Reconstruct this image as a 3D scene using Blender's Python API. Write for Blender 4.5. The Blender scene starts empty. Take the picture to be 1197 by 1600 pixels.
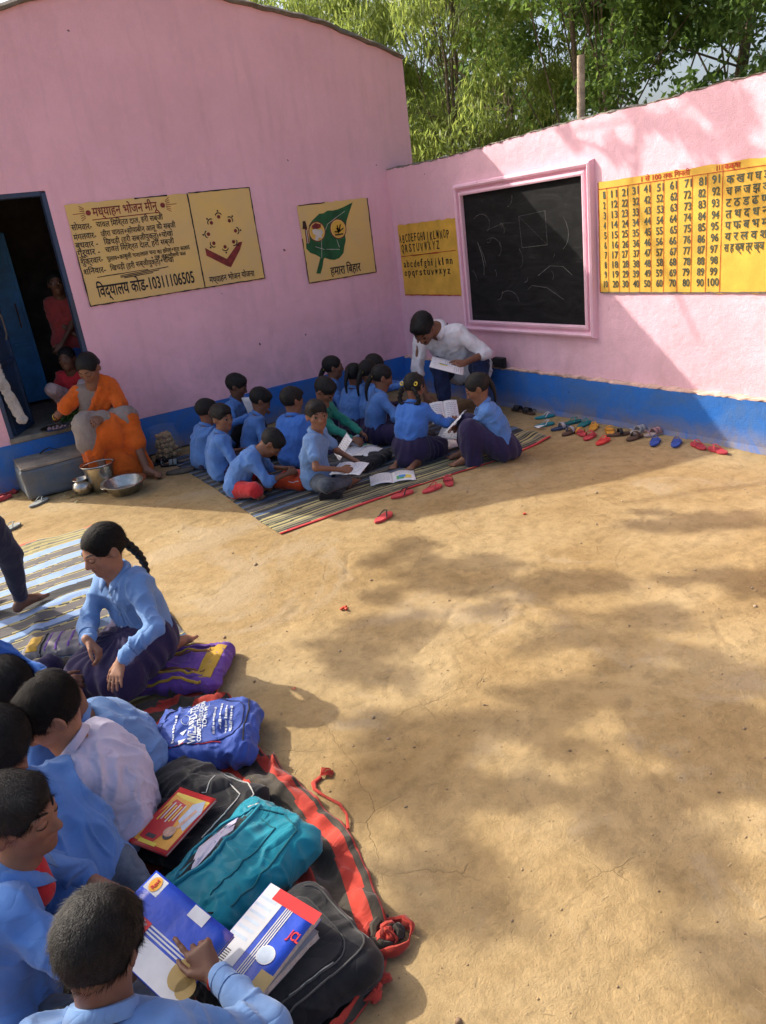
import bpy, bmesh, math, random
import numpy as np
from mathutils import Vector, Matrix
from mathutils.bvhtree import BVHTree
SC = bpy.context.scene
COL = SC.collection
R = math.radians
rng = np.random.default_rng(7)
random.seed(7)

# ------------------------------------------------------------------ camera
cam_d = bpy.data.cameras.new('camera')
cam_d.sensor_fit = 'HORIZONTAL'; cam_d.sensor_width = 36.0
cam_d.lens = 36.0 * 1163.4 / 1197.0
cam_d.clip_start = 0.05; cam_d.clip_end = 1200
cam = bpy.data.objects.new('camera', cam_d); COL.objects.link(cam)
CX = Vector((0.83313701, -0.53855816, -0.12584846)); CU = Vector((0.2940005, 0.23852945, 0.92556329)); CF = Vector((0.4684511, 0.80812055, -0.35706408))
m = Matrix.Identity(4)
for i in range(3):
    m[i][0] = CX[i]; m[i][1] = CU[i]; m[i][2] = -CF[i]
m[0][3], m[1][3], m[2][3] = -4.76928, -7.19121, 1.78
cam.matrix_world = m
SC.camera = cam

# ------------------------------------------------------------------ sky, sun, exposure
SUN = Vector((-0.627, 1.0, 0.95)).normalized()          # direction to the sun
world = bpy.data.worlds.new('World'); SC.world = world; world.use_nodes = True
wn = world.node_tree.nodes; bg = wn['Background']
sky = wn.new('ShaderNodeTexSky'); sky.sky_type = 'NISHITA'; sky.sun_disc = False
sky.sun_elevation = math.asin(SUN.z); sky.sun_rotation = math.atan2(SUN.x, SUN.y)
sky.dust_density = 6.0; sky.air_density = 0.85; sky.ozone_density = 1.0
world.node_tree.links.new(sky.outputs[0], bg.inputs[0]); bg.inputs[1].default_value = 0.15
sd = bpy.data.lights.new('sun', 'SUN'); sd.energy = 3.1; sd.angle = R(0.5); sd.color = (1.0, 0.93, 0.80)
sun = bpy.data.objects.new('sun', sd); COL.objects.link(sun)
sun.rotation_euler = (-SUN).to_track_quat('-Z', 'Y').to_euler(); sun.location = (-8, 8, 12)
SC.view_settings.view_transform = 'Standard'; SC.view_settings.look = 'None'
SC.view_settings.exposure = 0.95; SC.view_settings.gamma = 1.0; SC.view_settings.use_curve_mapping = False
SC.cycles.max_bounces = 6; SC.cycles.diffuse_bounces = 4; SC.cycles.transparent_max_bounces = 6

# ------------------------------------------------------------------ noise
def _h(i, j, k):
    n = (i * 374761393 + j * 668265263 + k * 2147483647 * 31) & 0xFFFFFFFF
    n = ((n ^ (n >> 13)) * 1274126177) & 0xFFFFFFFF
    n = (n ^ (n >> 16)) & 0xFFFFFFFF
    return n.astype(np.float64) / 4294967295.0 * 2 - 1
def noise3(p):
    p = np.asarray(p, float); f = np.floor(p); t = p - f; i = f.astype(np.int64) + 4096
    t = t * t * (3 - 2 * t); r = 0
    for a in (0, 1):
        for b in (0, 1):
            for c in (0, 1):
                w = (t[:, 0] if a else 1 - t[:, 0]) * (t[:, 1] if b else 1 - t[:, 1]) * (t[:, 2] if c else 1 - t[:, 2])
                r = r + w * _h(i[:, 0] + a, i[:, 1] + b, i[:, 2] + c)
    return r
def fbm(p, o=4, g=0.5):
    p = np.asarray(p, float); r = 0; a = 1.0; s = 0
    for k in range(o):
        r = r + a * noise3(p * (2.03 ** k) + k * 17.3); s += a; a *= g
    return r / s
def sstep(a, b, x):
    t = np.clip((x - a) / (b - a), 0, 1); return t * t * (3 - 2 * t)

# ------------------------------------------------------------------ materials
MATS = {}
def mat(name, col, rough=0.7, var=0.12, vs=6.0, bump=0.15, bs=60.0, col2=None, metal=0.0, spec=0.35, bump2=None, sheen=0.0, bd=0.004):
    """plain procedural surface: base colour broken up by two noises, fine relief by bump"""
    if name in MATS: return MATS[name]
    m = bpy.data.materials.new(name); m.use_nodes = True; nt = m.node_tree; N = nt.nodes; L = nt.links
    b = N['Principled BSDF']; b.inputs['Roughness'].default_value = rough; b.inputs['Metallic'].default_value = metal
    b.inputs['Specular IOR Level'].default_value = spec
    if sheen: b.inputs['Sheen Weight'].default_value = sheen
    tc = N.new('ShaderNodeTexCoord')
    n1 = N.new('ShaderNodeTexNoise'); n1.inputs['Scale'].default_value = vs; n1.inputs['Detail'].default_value = 5; n1.inputs['Roughness'].default_value = 0.65
    L.new(tc.outputs['Object'], n1.inputs['Vector'])
    mx = N.new('ShaderNodeMix'); mx.data_type = 'RGBA'
    c = list(col); lo = [max(0, x * (1 - var * 1.6)) for x in c]; hi = [min(1, x * (1 + var * 1.6)) for x in c]
    if col2: lo = list(col2); hi = c
    mx.inputs['A'].default_value = (*lo, 1); mx.inputs['B'].default_value = (*hi, 1)
    mr = N.new('ShaderNodeMapRange'); mr.inputs['From Min'].default_value = 0.3; mr.inputs['From Max'].default_value = 0.7
    L.new(n1.outputs['Fac'], mr.inputs['Value']); L.new(mr.outputs[0], mx.inputs['Factor']); L.new(mx.outputs['Result'], b.inputs['Base Color'])
    if bump:
        n2 = N.new('ShaderNodeTexNoise'); n2.inputs['Scale'].default_value = bs; n2.inputs['Detail'].default_value = 4
        L.new(tc.outputs['Object'], n2.inputs['Vector'])
        bp = N.new('ShaderNodeBump'); bp.inputs['Strength'].default_value = min(1, bump * 2); bp.inputs['Distance'].default_value = bd
        L.new(n2.outputs['Fac'], bp.inputs['Height']); L.new(bp.outputs[0], b.inputs['Normal'])
    MATS[name] = m
    return m
def ramp(N, stops):
    r = N.new('ShaderNodeValToRGB'); e = r.color_ramp.elements
    while len(e) < len(stops): e.new(0.5)
    for k, (p, c) in enumerate(stops):
        e[k].position = p; e[k].color = (*c, 1) if len(c) == 3 else c
    return r

# ------------------------------------------------------------------ objects
def tag(o, label=None, cat=None, group=None, kind=None):
    if label: o['label'] = label
    if cat: o['category'] = cat
    if group: o['group'] = group
    if kind: o['kind'] = kind
    return o
def empty(name, loc=(0, 0, 0), label=None, cat=None, group=None, rz=0):
    o = bpy.data.objects.new(name, None); COL.objects.link(o); o.location = loc; o.rotation_euler = (0, 0, rz); o.empty_display_size = 0.1
    return tag(o, label, cat, group)
def link(name, me, mats, parent=None, loc=None, smooth=True):
    if not isinstance(mats, (list, tuple)): mats = [mats]
    for x in mats: me.materials.append(x)
    if smooth:
        me.polygons.foreach_set('use_smooth', np.ones(len(me.polygons), bool))
    o = bpy.data.objects.new(name, me); COL.objects.link(o)
    if parent is not None: o.parent = parent
    if loc is not None: o.location = loc
    return o
def mesh_np(name, V, F, mi=None):
    """fast mesh from arrays; F is (n,3) or (n,4)"""
    V = np.asarray(V, np.float32); F = np.asarray(F, np.int32); me = bpy.data.meshes.new(name); n, k = F.shape
    me.vertices.add(len(V)); me.vertices.foreach_set('co', V.ravel())
    me.loops.add(n * k); me.loops.foreach_set('vertex_index', F.ravel())
    me.polygons.add(n); me.polygons.foreach_set('loop_start', np.arange(0, n * k, k, dtype=np.int32))
    me.polygons.foreach_set('loop_total', np.full(n, k, np.int32))
    if mi is not None: me.polygons.foreach_set('material_index', np.asarray(mi, np.int32))
    me.update(calc_edges=True); me.validate()
    return me
def copy_tree(o, parent=None):
    c = o.copy(); COL.objects.link(c); c.parent = parent
    for ch in list(o.children): copy_tree(ch, c)
    return c

class MB:
    """collects boxes, tubes, prisms, sheets and builds ONE mesh"""
    def __init__(s): s.v = []; s.f = []; s.mi = []
    def add(s, v, f, mi=0):
        o = len(s.v); s.v += [tuple(x) for x in v]; s.f += [tuple(i + o for i in q) for q in f]; s.mi += [mi] * len(f)
    def box(s, c, d, mi=0, M=None, bev=0.0):
        x, y, z = d[0] / 2, d[1] / 2, d[2] / 2
        b = min(bev, x * .45, y * .45, z * .45)
        if b > 0:
            bm = bmesh.new(); bmesh.ops.create_cube(bm, size=1); bmesh.ops.scale(bm, vec=d, verts=bm.verts)
            bmesh.ops.bevel(bm, geom=bm.edges[:], offset=b, segments=2, affect='EDGES', profile=.5)
            v = [p.co.copy() for p in bm.verts]; f = [[p.index for p in q.verts] for q in bm.faces]; bm.free()
        else:
            v = [Vector((a, bb, cc)) for a in (-x, x) for bb in (-y, y) for cc in (-z, z)]
            f = [(0, 1, 3, 2), (4, 6, 7, 5), (0, 4, 5, 1), (2, 3, 7, 6), (0, 2, 6, 4), (1, 5, 7, 3)]
        if M is not None: v = [M @ p for p in v]
        s.add([p + Vector(c) for p in v], f, mi); return s
    def tube(s, pts, rad, n=8, mi=0, cap=True, flat=1.0):
        pts = [Vector(p) for p in pts]; m = len(pts); rad = rad if isinstance(rad, (list, tuple)) else [rad] * m
        v = []; f = []; up = None
        for i, p in enumerate(pts):
            t = (pts[min(i + 1, m - 1)] - pts[max(i - 1, 0)]).normalized()
            if up is None: up = Vector((0, 0, 1)) if abs(t.z) < .9 else Vector((1, 0, 0))
            a = t.cross(up); a = a.normalized() if a.length > 1e-6 else Vector((1, 0, 0)); b = a.cross(t).normalized(); up = b
            for k in range(n):
                q = 2 * math.pi * k / n; v.append(p + a * (math.cos(q) * rad[i]) + b * (math.sin(q) * rad[i] * flat))
        for i in range(m - 1):
            for k in range(n):
                f.append((i * n + k, i * n + (k + 1) % n, (i + 1) * n + (k + 1) % n, (i + 1) * n + k))
        if cap: f.append(tuple(range(n - 1, -1, -1))); f.append(tuple((m - 1) * n + k for k in range(n)))
        s.add(v, f, mi); return s
    def lathe(s, prof, c=(0, 0, 0), n=28, mi=0, M=None):
        v = []; f = []
        for r, z in prof:
            for k in range(n):
                q = 2 * math.pi * k / n; v.append(Vector((r * math.cos(q), r * math.sin(q), z)))
        for i in range(len(prof) - 1):
            for k in range(n): f.append((i * n + k, i * n + (k + 1) % n, (i + 1) * n + (k + 1) % n, (i + 1) * n + k))
        if M is not None: v = [M @ p for p in v]
        s.add([p + Vector(c) for p in v], f, mi); return s
    def sheet(s, g, mi=0, thick=0.0):
        """g: rows of points"""
        a = len(g); b = len(g[0]); v = [Vector(p) for r in g for p in r]
        f = [(i * b + j, i * b + j + 1, (i + 1) * b + j + 1, (i + 1) * b + j) for i in range(a - 1) for j in range(b - 1)]
        if thick:
            n = len(v); v += [p - Vector((0, 0, thick)) for p in v]; f += [tuple(n + q for q in reversed(x)) for x in f]
            rim = [(i * b, (i + 1) * b) for i in range(a - 1)] + [((i + 1) * b + b - 1, i * b + b - 1) for i in range(a - 1)]
            rim += [(j + 1, j) for j in range(b - 1)] + [((a - 1) * b + j, (a - 1) * b + j + 1) for j in range(b - 1)]
            f += [(p, q, q + n, p + n) for p, q in rim]
        s.add(v, f, mi); return s
    def poly(s, pts, d, mi=0):
        """flat polygon pts extruded by vector d"""
        n = len(pts); p = [Vector(q) for q in pts]; d = Vector(d)
        s.add(p + [q + d for q in p], [tuple(range(n)), tuple(n + k for k in range(n - 1, -1, -1))] + [(k, k + n, (k + 1) % n + n, (k + 1) % n) for k in range(n)], mi); return s
    def build(s, name, mats, parent=None, loc=None, smooth=False, fix=True):
        me = bpy.data.meshes.new(name); me.from_pydata([tuple(p) for p in s.v], [], s.f)
        me.polygons.foreach_set('material_index', s.mi); me.update()
        if fix:
            bm = bmesh.new(); bm.from_mesh(me); bmesh.ops.recalc_face_normals(bm, faces=bm.faces); bm.to_mesh(me); bm.free()
        o = link(name, me, mats, parent, loc, smooth)
        if smooth:
            try: me.set_sharp_from_angle(angle=R(40))
            except Exception: pass
        return o
def text_mesh(body, size, off=0.0, thick=0.001, sx=1.0, align='LEFT', shear=0.0):
    c = bpy.data.curves.new('lettering', 'FONT'); c.body = body; c.size = size; c.offset = off; c.extrude = thick; c.align_x = align; c.shear = shear; c.resolution_u = 3
    o = bpy.data.objects.new('lettering', c); COL.objects.link(o)
    dg = bpy.context.evaluated_depsgraph_get(); ev = o.evaluated_get(dg)
    me = bpy.data.meshes.new_from_object(ev); bpy.data.objects.remove(o); bpy.data.curves.remove(c)
    V = np.zeros(len(me.vertices) * 3, np.float32); me.vertices.foreach_get('co', V); V = V.reshape(-1, 3); V[:, 0] *= sx
    F = [tuple(p.vertices) for p in me.polygons]; bpy.data.meshes.remove(me)
    return V, F
class Print:
    """flat lettering and shapes painted on a plane; local (u right, v up) -> world by origin, U, V, N"""
    def __init__(s, o, U, V, N): s.o = Vector(o); s.U = Vector(U); s.V = Vector(V); s.N = Vector(N); s.mb = MB()
    def P(s, u, v, h=0.0): return s.o + s.U * u + s.V * v + s.N * h
    def text(s, body, u, v, size, width=None, mi=0, off=0.0, rot=0.0, h=0.003, align='LEFT', jit=0.0, hs=1.0):
        V, F = text_mesh(body, size, off, 0.0008, 1.0, 'LEFT')
        if not len(V): return
        w = V[:, 0].max() - V[:, 0].min(); V[:, 0] -= V[:, 0].min()
        if width: V[:, 0] *= width / w; w = width
        V[:, 1] *= hs
        if align == 'CENTER': V[:, 0] -= w / 2
        if jit: V[:, 1] += jit * np.sin(V[:, 0] * 31 + v * 40) + jit * .6 * np.sin(V[:, 0] * 83 + v * 11)
        c, q = math.cos(rot), math.sin(rot)
        s.mb.add([s.P(u + x * c - y * q, v + x * q + y * c, h + z) for x, y, z in V], F, mi)
    def line(s, a, b, w, mi=0, h=0.003, rough=0.0):
        a = np.array(a, float); b = np.array(b, float); d = b - a; L = np.hypot(*d); d /= L; n = np.array([-d[1], d[0]]); m = max(2, int(L / 0.04)) if rough else 2
        top = []; bot = []
        for i in range(m):
            p = a + d * L * i / (m - 1); r1, r2 = (1 + random.uniform(-rough, rough)), (1 + random.uniform(-rough, rough))
            top.append(p + n * w / 2 * r1); bot.append(p - n * w / 2 * r2)
        g = [[s.P(*p, h) for p in top], [s.P(*p, h) for p in bot]]; s.mb.sheet(g, mi)
    def shape(s, pts, mi=0, h=0.003):
        s.mb.add([s.P(*p, h) for p in pts], [tuple(range(len(pts)))], mi)
    def disc(s, u, v, r, mi=0, h=0.003, n=20, ry=None):
        s.shape([(u + r * math.cos(2 * math.pi * k / n), v + (ry or r) * math.sin(2 * math.pi * k / n)) for k in range(n)], mi, h)
    def build(s, name, mats, parent=None): return s.mb.build(name, mats, parent, fix=False)
SHADE_BLOBS = [(-2.77,-3.76,0.0,0.25,0.8),(-2.74,-3.98,0.0,0.3,0.8),(-2.74,-4.22,0.0,0.22,0.8),(-2.47,-4.35,0.0,0.18,0.8),(-2.69,-4.43,0.0,0.2,0.8),(-2.48,-4.61,0.0,0.2,0.8),(-2.8,-4.66,0.0,0.14,0.8),(-3.06,-4.14,0.0,0.14,0.8),(-3.33,-4.42,0.0,0.2,0.8),(-3.22,-4.53,0.0,0.22,0.8),(-3.57,-4.61,0.0,0.22,0.8),(-3.6,-4.43,0.0,0.12,0.8),(-3.45,-4.58,0.0,0.2,0.8),(-3.66,-5.17,0.0,0.2,0.8),(-3.81,-5.29,0.0,0.2,0.8),(-3.7,-5.38,0.0,0.22,0.8),(-3.52,-5.29,0.0,0.18,0.8),(-3.89,-5.71,0.0,0.16,0.8),(-4.01,-5.77,0.0,0.14,0.8),(-3.92,-5.86,0.0,0.14,0.8),(-3.91,-5.78,-0.0,0.12,0.8),(-3.24,-5.29,0.0,0.18,0.8),(-3.2,-5.43,-0.0,0.18,0.8),(-3.37,-5.33,0.0,0.16,0.8),(-3.57,-5.6,0.0,0.12,0.8),(-3.52,-5.71,0.0,0.13,0.8),(-3.29,-5.64,0.0,0.15,0.8),(-2.29,-4.86,0.0,0.2,0.8),(-2.62,-5.1,0.0,0.22,0.8),(-2.46,-5.27,0.0,0.2,0.8),(-2.3,-5.34,0.0,0.2,0.8),(-2.79,-5.04,0.0,0.12,0.8),(-1.29,-4.68,0.0,0.2,0.8),(-1.44,-4.55,-0.0,0.2,0.8),(-1.24,-4.82,0.0,0.18,0.8),(-1.08,-4.85,0.0,0.15,0.8),(-1.78,-5.24,0.0,0.2,0.8),(-1.75,-5.37,0.0,0.2,0.8),(-2.9,-5.51,0.0,0.22,0.8),(-2.84,-5.6,0.0,0.25,0.8),(-2.8,-5.73,0.0,0.25,0.8),(-2.64,-5.82,0.0,0.25,0.8),(-2.53,-5.67,0.0,0.22,0.8),(-2.65,-5.92,0.0,0.25,0.8),(-2.93,-5.92,-0.0,0.2,0.8),(-2.97,-6.07,0.0,0.2,0.8),(-2.85,-6.07,-0.0,0.2,0.8),(-2.96,-5.81,0.0,0.18,0.8),(-3.3,-5.81,0.0,0.14,0.8),(-3.23,-6.02,0.0,0.16,0.8),(-3.35,-6.07,0.0,0.16,0.8),(-3.4,-6.18,0.0,0.15,0.8),(-3.3,-6.2,0.0,0.14,0.8),(-3.37,-6.0,0.0,0.12,0.8),(-3.56,-6.52,0.0,0.16,0.8),(-3.47,-6.48,0.0,0.12,0.8),(-2.43,-4.71,0.0,0.16,0.8),(-2.17,-4.89,0.0,0.1,0.8),(-1.97,-5.11,0.0,0.1,0.8),(-4.81,-4.59,0.45,0.25,1.0),(-4.86,-4.97,0.45,0.25,1.0),(-4.88,-5.32,0.45,0.275,1.0),(-4.94,-5.55,0.45,0.275,1.0),(-4.85,-5.78,0.45,0.25,1.0),(-4.93,-5.86,0.45,0.25,1.0),(-4.85,-5.15,0.45,0.25,1.0),(-4.74,-5.22,0.45,0.1875,1.0),(-4.8,-4.11,0.45,0.25,1.0),(-4.78,-5.68,0.45,0.1875,1.0),(-4.84,-5.58,0.45,0.22499999999999998,1.0),(-4.74,-5.76,0.45,0.15,1.0),(-4.83,-5.91,0.45,0.17500000000000002,1.0),(0.0,-4.01,2.19,0.2,0.55),(0.0,-3.74,2.05,0.16,0.55),(0.0,-3.33,2.22,0.14,0.55),(0.0,-3.04,2.07,0.14,0.55),(0.0,-4.17,1.91,0.2,0.55),(0.0,-3.94,1.74,0.12,0.55),(0.0,-4.17,1.56,0.12,0.55),(0.0,-2.67,2.21,0.12,0.55)]
# ------------------------------------------------------------------ large surfaces
def pink_wall_mat(name, base, grime, low_dirt=0.5):
    m = bpy.data.materials.new(name); m.use_nodes = True; N = m.node_tree.nodes; L = m.node_tree.links
    b = N['Principled BSDF']; b.inputs['Roughness'].default_value = 0.78; b.inputs['Specular IOR Level'].default_value = 0.25
    g = N.new('ShaderNodeNewGeometry')
    def nz(s, d=5, r=.6, dist=0.0, vec=None):
        n = N.new('ShaderNodeTexNoise'); n.inputs['Scale'].default_value = s; n.inputs['Detail'].default_value = d; n.inputs['Roughness'].default_value = r; n.inputs['Distortion'].default_value = dist
        L.new(vec or g.outputs['Position'], n.inputs['Vector']); return n
    n1 = nz(1.1, 6, .62); n2 = nz(9, 6, .7); n3 = nz(2.6, 7, .75, .8)
    mp = N.new('ShaderNodeMapping'); mp.inputs['Scale'].default_value = (6, 6, .8); L.new(g.outputs['Position'], mp.inputs['Vector'])
    n4 = nz(1.5, 5, .6, 0, mp.outputs[0])                 # rain streaks, run down
    def mix(fac, a, bb, t='MIX'):
        x = N.new('ShaderNodeMix'); x.data_type = 'RGBA'; x.blend_type = t
        if isinstance(fac, float): x.inputs['Factor'].default_value = fac
        else: L.new(fac, x.inputs['Factor'])
        for s_, v in (('A', a), ('B', bb)):
            if isinstance(v, tuple): x.inputs[s_].default_value = (*v, 1)
            else: L.new(v, x.inputs[s_])
        return x.outputs['Result']
    def rng_(src, a, bb, c=0.0, d=1.0):
        r = N.new('ShaderNodeMapRange'); r.inputs['From Min'].default_value = a; r.inputs['From Max'].default_value = bb; r.inputs['To Min'].default_value = c; r.inputs['To Max'].default_value = d
        L.new(src, r.inputs['Value']); return r.outputs[0]
    c = mix(rng_(n1.outputs['Fac'], .3, .7), tuple(x * .90 for x in base), tuple(min(1, x * 1.07) for x in base))
    c = mix(rng_(n2.outputs['Fac'], .45, .8, 0, .35), c, tuple(min(1, x * 1.12 + .02) for x in base))
    c = mix(rng_(n4.outputs['Fac'], .5, .75, 0, .22), c, grime)
    sp = N.new('ShaderNodeSeparateXYZ'); L.new(g.outputs['Position'], sp.inputs[0])
    low = rng_(sp.outputs['Z'], 0.3, 1.15, 1, 0)
    mm = N.new('ShaderNodeMath'); mm.operation = 'MULTIPLY'; L.new(low, mm.inputs[0]); L.new(rng_(n3.outputs['Fac'], .42, .62, 0, low_dirt * 1.5), mm.inputs[1])
    c = mix(mm.outputs[0], c, grime)
    v = N.new('ShaderNodeTexVoronoi'); v.inputs['Scale'].default_value = 3.1; L.new(g.outputs['Position'], v.inputs['Vector'])
    n5 = nz(38, 3); sub = N.new('ShaderNodeMath'); sub.operation = 'ADD'; L.new(v.outputs['Distance'], sub.inputs[0]); L.new(rng_(n5.outputs['Fac'], .3, .7, -.03, .03), sub.inputs[1])
    c = mix(rng_(sub.outputs[0], .028, .036, 1, 0), c, tuple(x * .33 for x in grime))      # chips and nail holes
    foot = rng_(sp.outputs['Z'], .0, .16, 1, 0); fm = N.new('ShaderNodeMath'); fm.operation = 'MULTIPLY'; L.new(foot, fm.inputs[0]); L.new(rng_(n3.outputs['Fac'], .35, .6, .1, .8), fm.inputs[1])
    c = mix(fm.outputs[0], c, (.30, .22, .13))           # mud splashed on the foot of the wall
    pt = nz(2.1, 8, .8, 1.5); c = mix(rng_(pt.outputs['Fac'], .62, .66, 0, .28), c, tuple(min(1, x * 1.05 + .06) for x in base))     # lighter repainted or flaked patches
    L.new(c, b.inputs['Base Color'])
    n6 = nz(85, 6, .75); n7 = nz(6, 4, .5)
    ad = N.new('ShaderNodeMath'); ad.operation = 'MULTIPLY_ADD'; L.new(n7.outputs['Fac'], ad.inputs[0]); ad.inputs[1].default_value = 3.0; L.new(n6.outputs['Fac'], ad.inputs[2])
    bp = N.new('ShaderNodeBump'); bp.inputs['Strength'].default_value = 0.75; bp.inputs['Distance'].default_value = 0.006
    L.new(ad.outputs[0], bp.inputs['Height']); L.new(bp.outputs[0], b.inputs['Normal'])
    return m
PINK = pink_wall_mat('pink_limewash', (0.90, 0.515, 0.60), (0.54, 0.31, 0.33), .35)
PINKB = pink_wall_mat('pink_limewash_boundary', (0.87, 0.54, 0.63), (0.60, 0.36, 0.37), .3)
BLUE = pink_wall_mat('blue_limewash', (0.028, 0.165, 0.56), (0.10, 0.17, 0.30), .35)
CEM = mat('old_cement', (0.24, 0.20, 0.16), .9, .25, 9, .5, 70, col2=(.11, .095, .08), bd=.01)
CEM2 = mat('dusty_cement', (0.34, 0.29, 0.22), .9, .2, 7, .4, 60, col2=(.17, .15, .13), bd=.01)
DUST = mat('peach_dusty_ledge', (0.62, 0.42, 0.34), .9, .2, 12, .4, 80)
STEPB = mat('worn_blue_grey_step', (0.07, 0.12, 0.18), .85, .3, 5, .4, 60, col2=(.17, .16, .14))
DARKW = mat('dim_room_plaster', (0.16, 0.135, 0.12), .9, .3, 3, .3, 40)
YEL = mat('yellow_sign_paint', (0.80, 0.54, 0.16), .6, .12, 2.2, .15, 60, col2=(.70, .49, .22))
YEL2 = mat('bright_yellow_sign_paint', (0.70, 0.42, 0.06), .6, .14, 4, .15, 60)
INKB = mat('black_sign_paint', (0.018, 0.014, 0.016), .55, .3, 20, .0)
INKM = mat('maroon_sign_paint', (0.20, 0.022, 0.02), .55, .3, 20, .0)
INKR = mat('red_sign_paint', (0.45, 0.04, 0.02), .55, .2, 20, .0)
INKG = mat('grey_green_number_paint', (0.07, 0.085, 0.06), .6, .35, 25, .0)
LEAFG = mat('green_sign_paint', (0.015, 0.10, 0.035), .6, .2, 9, .0)
WHITEP = mat('white_sign_paint', (0.62, 0.58, 0.52), .6, .1, 9, .0)

# ------------------------------------------------------------------ ground (one sheet out to the horizon, fine near the camera)
def axis(lo, hi, st, far):
    a = list(np.arange(lo, hi + 1e-6, st)); s = st; x = hi
    while x < far: s *= 1.35; x += s; a.append(x)
    s = st; x = lo; b = []
    while x > -far: s *= 1.35; x -= s; b.append(x)
    return np.array(b[::-1] + a)
gx = axis(-4.9, 0.0, .0135, 420); gy = axis(-7.0, -1.2, .0165, 420)
GX, GY = np.meshgrid(gx, gy, indexing='ij'); P2 = np.stack([GX.ravel(), GY.ravel(), np.zeros(GX.size)], 1)
def crust(P):
    """old mud plaster: soft swells, a few worn-off layers with ragged lips"""
    h = .014 * fbm(P * [.9, .9, 0] + 3, 3) + .004 * fbm(P * [4, 4, 0], 3)
    q = P + .10 * np.stack([noise3(P * 5.1 + 9), noise3(P * 5.1 + 29), 0 * P[:, 0]], 1) + .03 * np.stack([noise3(P * 19 + 9), noise3(P * 19 + 29), 0 * P[:, 0]], 1)
    a = fbm(q * [.85, .85, 0] + 31, 2); b_ = fbm(q * [1.7, 1.7, 0] + 57, 2)
    h += .0025 * sstep(.10, .108, a) + .004 * sstep(.12, .128, b_) * sstep(-.1, .1, a) - .005 * sstep(.28, .288, -b_)
    h += sstep(-4.6, -6.0, P[:, 1]) * .004 * np.abs(fbm(P * [9, 9, 0] + 5, 3))
    rub = np.maximum(sstep(-5.2, -6.2, P[:, 1]) * sstep(-3.4, -2.2, P[:, 0]), .25 * sstep(.0, .12, a))
    h += rub * .005 * fbm(P * [26, 26, 0], 3)
    for (sx, sy, r1) in ((-2.02, -5.27, .085), (-1.72, -4.62, .05), (-1.55, -3.82, .10)):      # shallow worn patches
        d = np.hypot((P[:, 0] - sx) / 1.0, (P[:, 1] - sy) / .8) + .012 * noise3(P * 30); h -= .004 * (1 - sstep(r1 * .9, r1, d))
    fl = np.maximum(sstep(-3.2, -3.0, P[:, 0]) * sstep(-3.1, -2.9, P[:, 1]), sstep(-3.95, -4.15, P[:, 0])); h = h * (1 - .75 * fl)
    return h
far = np.maximum(np.abs(GX.ravel() + 2.4), np.abs(GY.ravel() + 4)) > 8
H2 = crust(P2) * np.where(far, 3.0, 1.0)
# cracks in the crust
CR = [[(-3.18, -4.93), (-3.15, -4.86), (-3.02, -4.86), (-2.86, -4.83), (-2.72, -4.84), (-2.62, -4.72), (-2.56, -4.66), (-2.55, -4.60)],
      [(-3.12, -3.83), (-3.03, -3.70), (-2.98, -3.60), (-2.88, -3.52)], [(-3.55, -4.94), (-3.5, -4.83), (-3.38, -4.74), (-3.1, -4.68), (-2.9, -4.52), (-2.7, -4.47)],
      [(-1.9, -4.95), (-1.75, -4.9), (-1.62, -4.95), (-1.4, -4.9)], [(-2.52, -4.6), (-2.4, -4.68), (-2.25, -4.62), (-2.1, -4.66)],
      [(-2.6, -5.9), (-2.5, -6.05), (-2.52, -6.2), (-2.65, -6.3)], [(-2.3, -5.6), (-2.2, -5.45), (-2.1, -5.5)]]
for line in CR:
    pts = [np.array(line[0])]
    for a_, b_ in zip(line[:-1], line[1:]):
        for k in range(1, 6): pts.append(np.array(a_) + (np.array(b_) - a_) * k / 5 + rng.normal(0, .008, 2))
    best = np.full(len(P2), 9.0); side = np.zeros(len(P2))
    box = (P2[:, 0] > min(p[0] for p in pts) - .2) & (P2[:, 0] < max(p[0] for p in pts) + .2) & (P2[:, 1] > min(p[1] for p in pts) - .2) & (P2[:, 1] < max(p[1] for p in pts) + .2)
    Q = P2[box][:, :2]; bb = np.full(len(Q), 9.0); sg = np.zeros(len(Q))
    for a_, b_ in zip(pts[:-1], pts[1:]):
        d = b_ - a_; t = np.clip(((Q - a_) @ d) / (d @ d + 1e-9), 0, 1); e = Q - a_ - t[:, None] * d; r = np.hypot(e[:, 0], e[:, 1]); u = r < bb
        bb[u] = r[u]; sg[u] = np.sign(d[0] * e[u, 1] - d[1] * e[u, 0])
    dh = -.007 * np.exp(-(bb / .008) ** 2) + np.where(sg > 0, .0022 * np.exp(-bb / .05), 0)
    H2[box] += dh
P2[:, 2] = H2 - .012
nx, ny = GX.shape; idx = np.arange(nx * ny).reshape(nx, ny)
Fq = np.stack([idx[:-1, :-1], idx[1:, :-1], idx[1:, 1:], idx[:-1, 1:]], -1).reshape(-1, 4)
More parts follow.
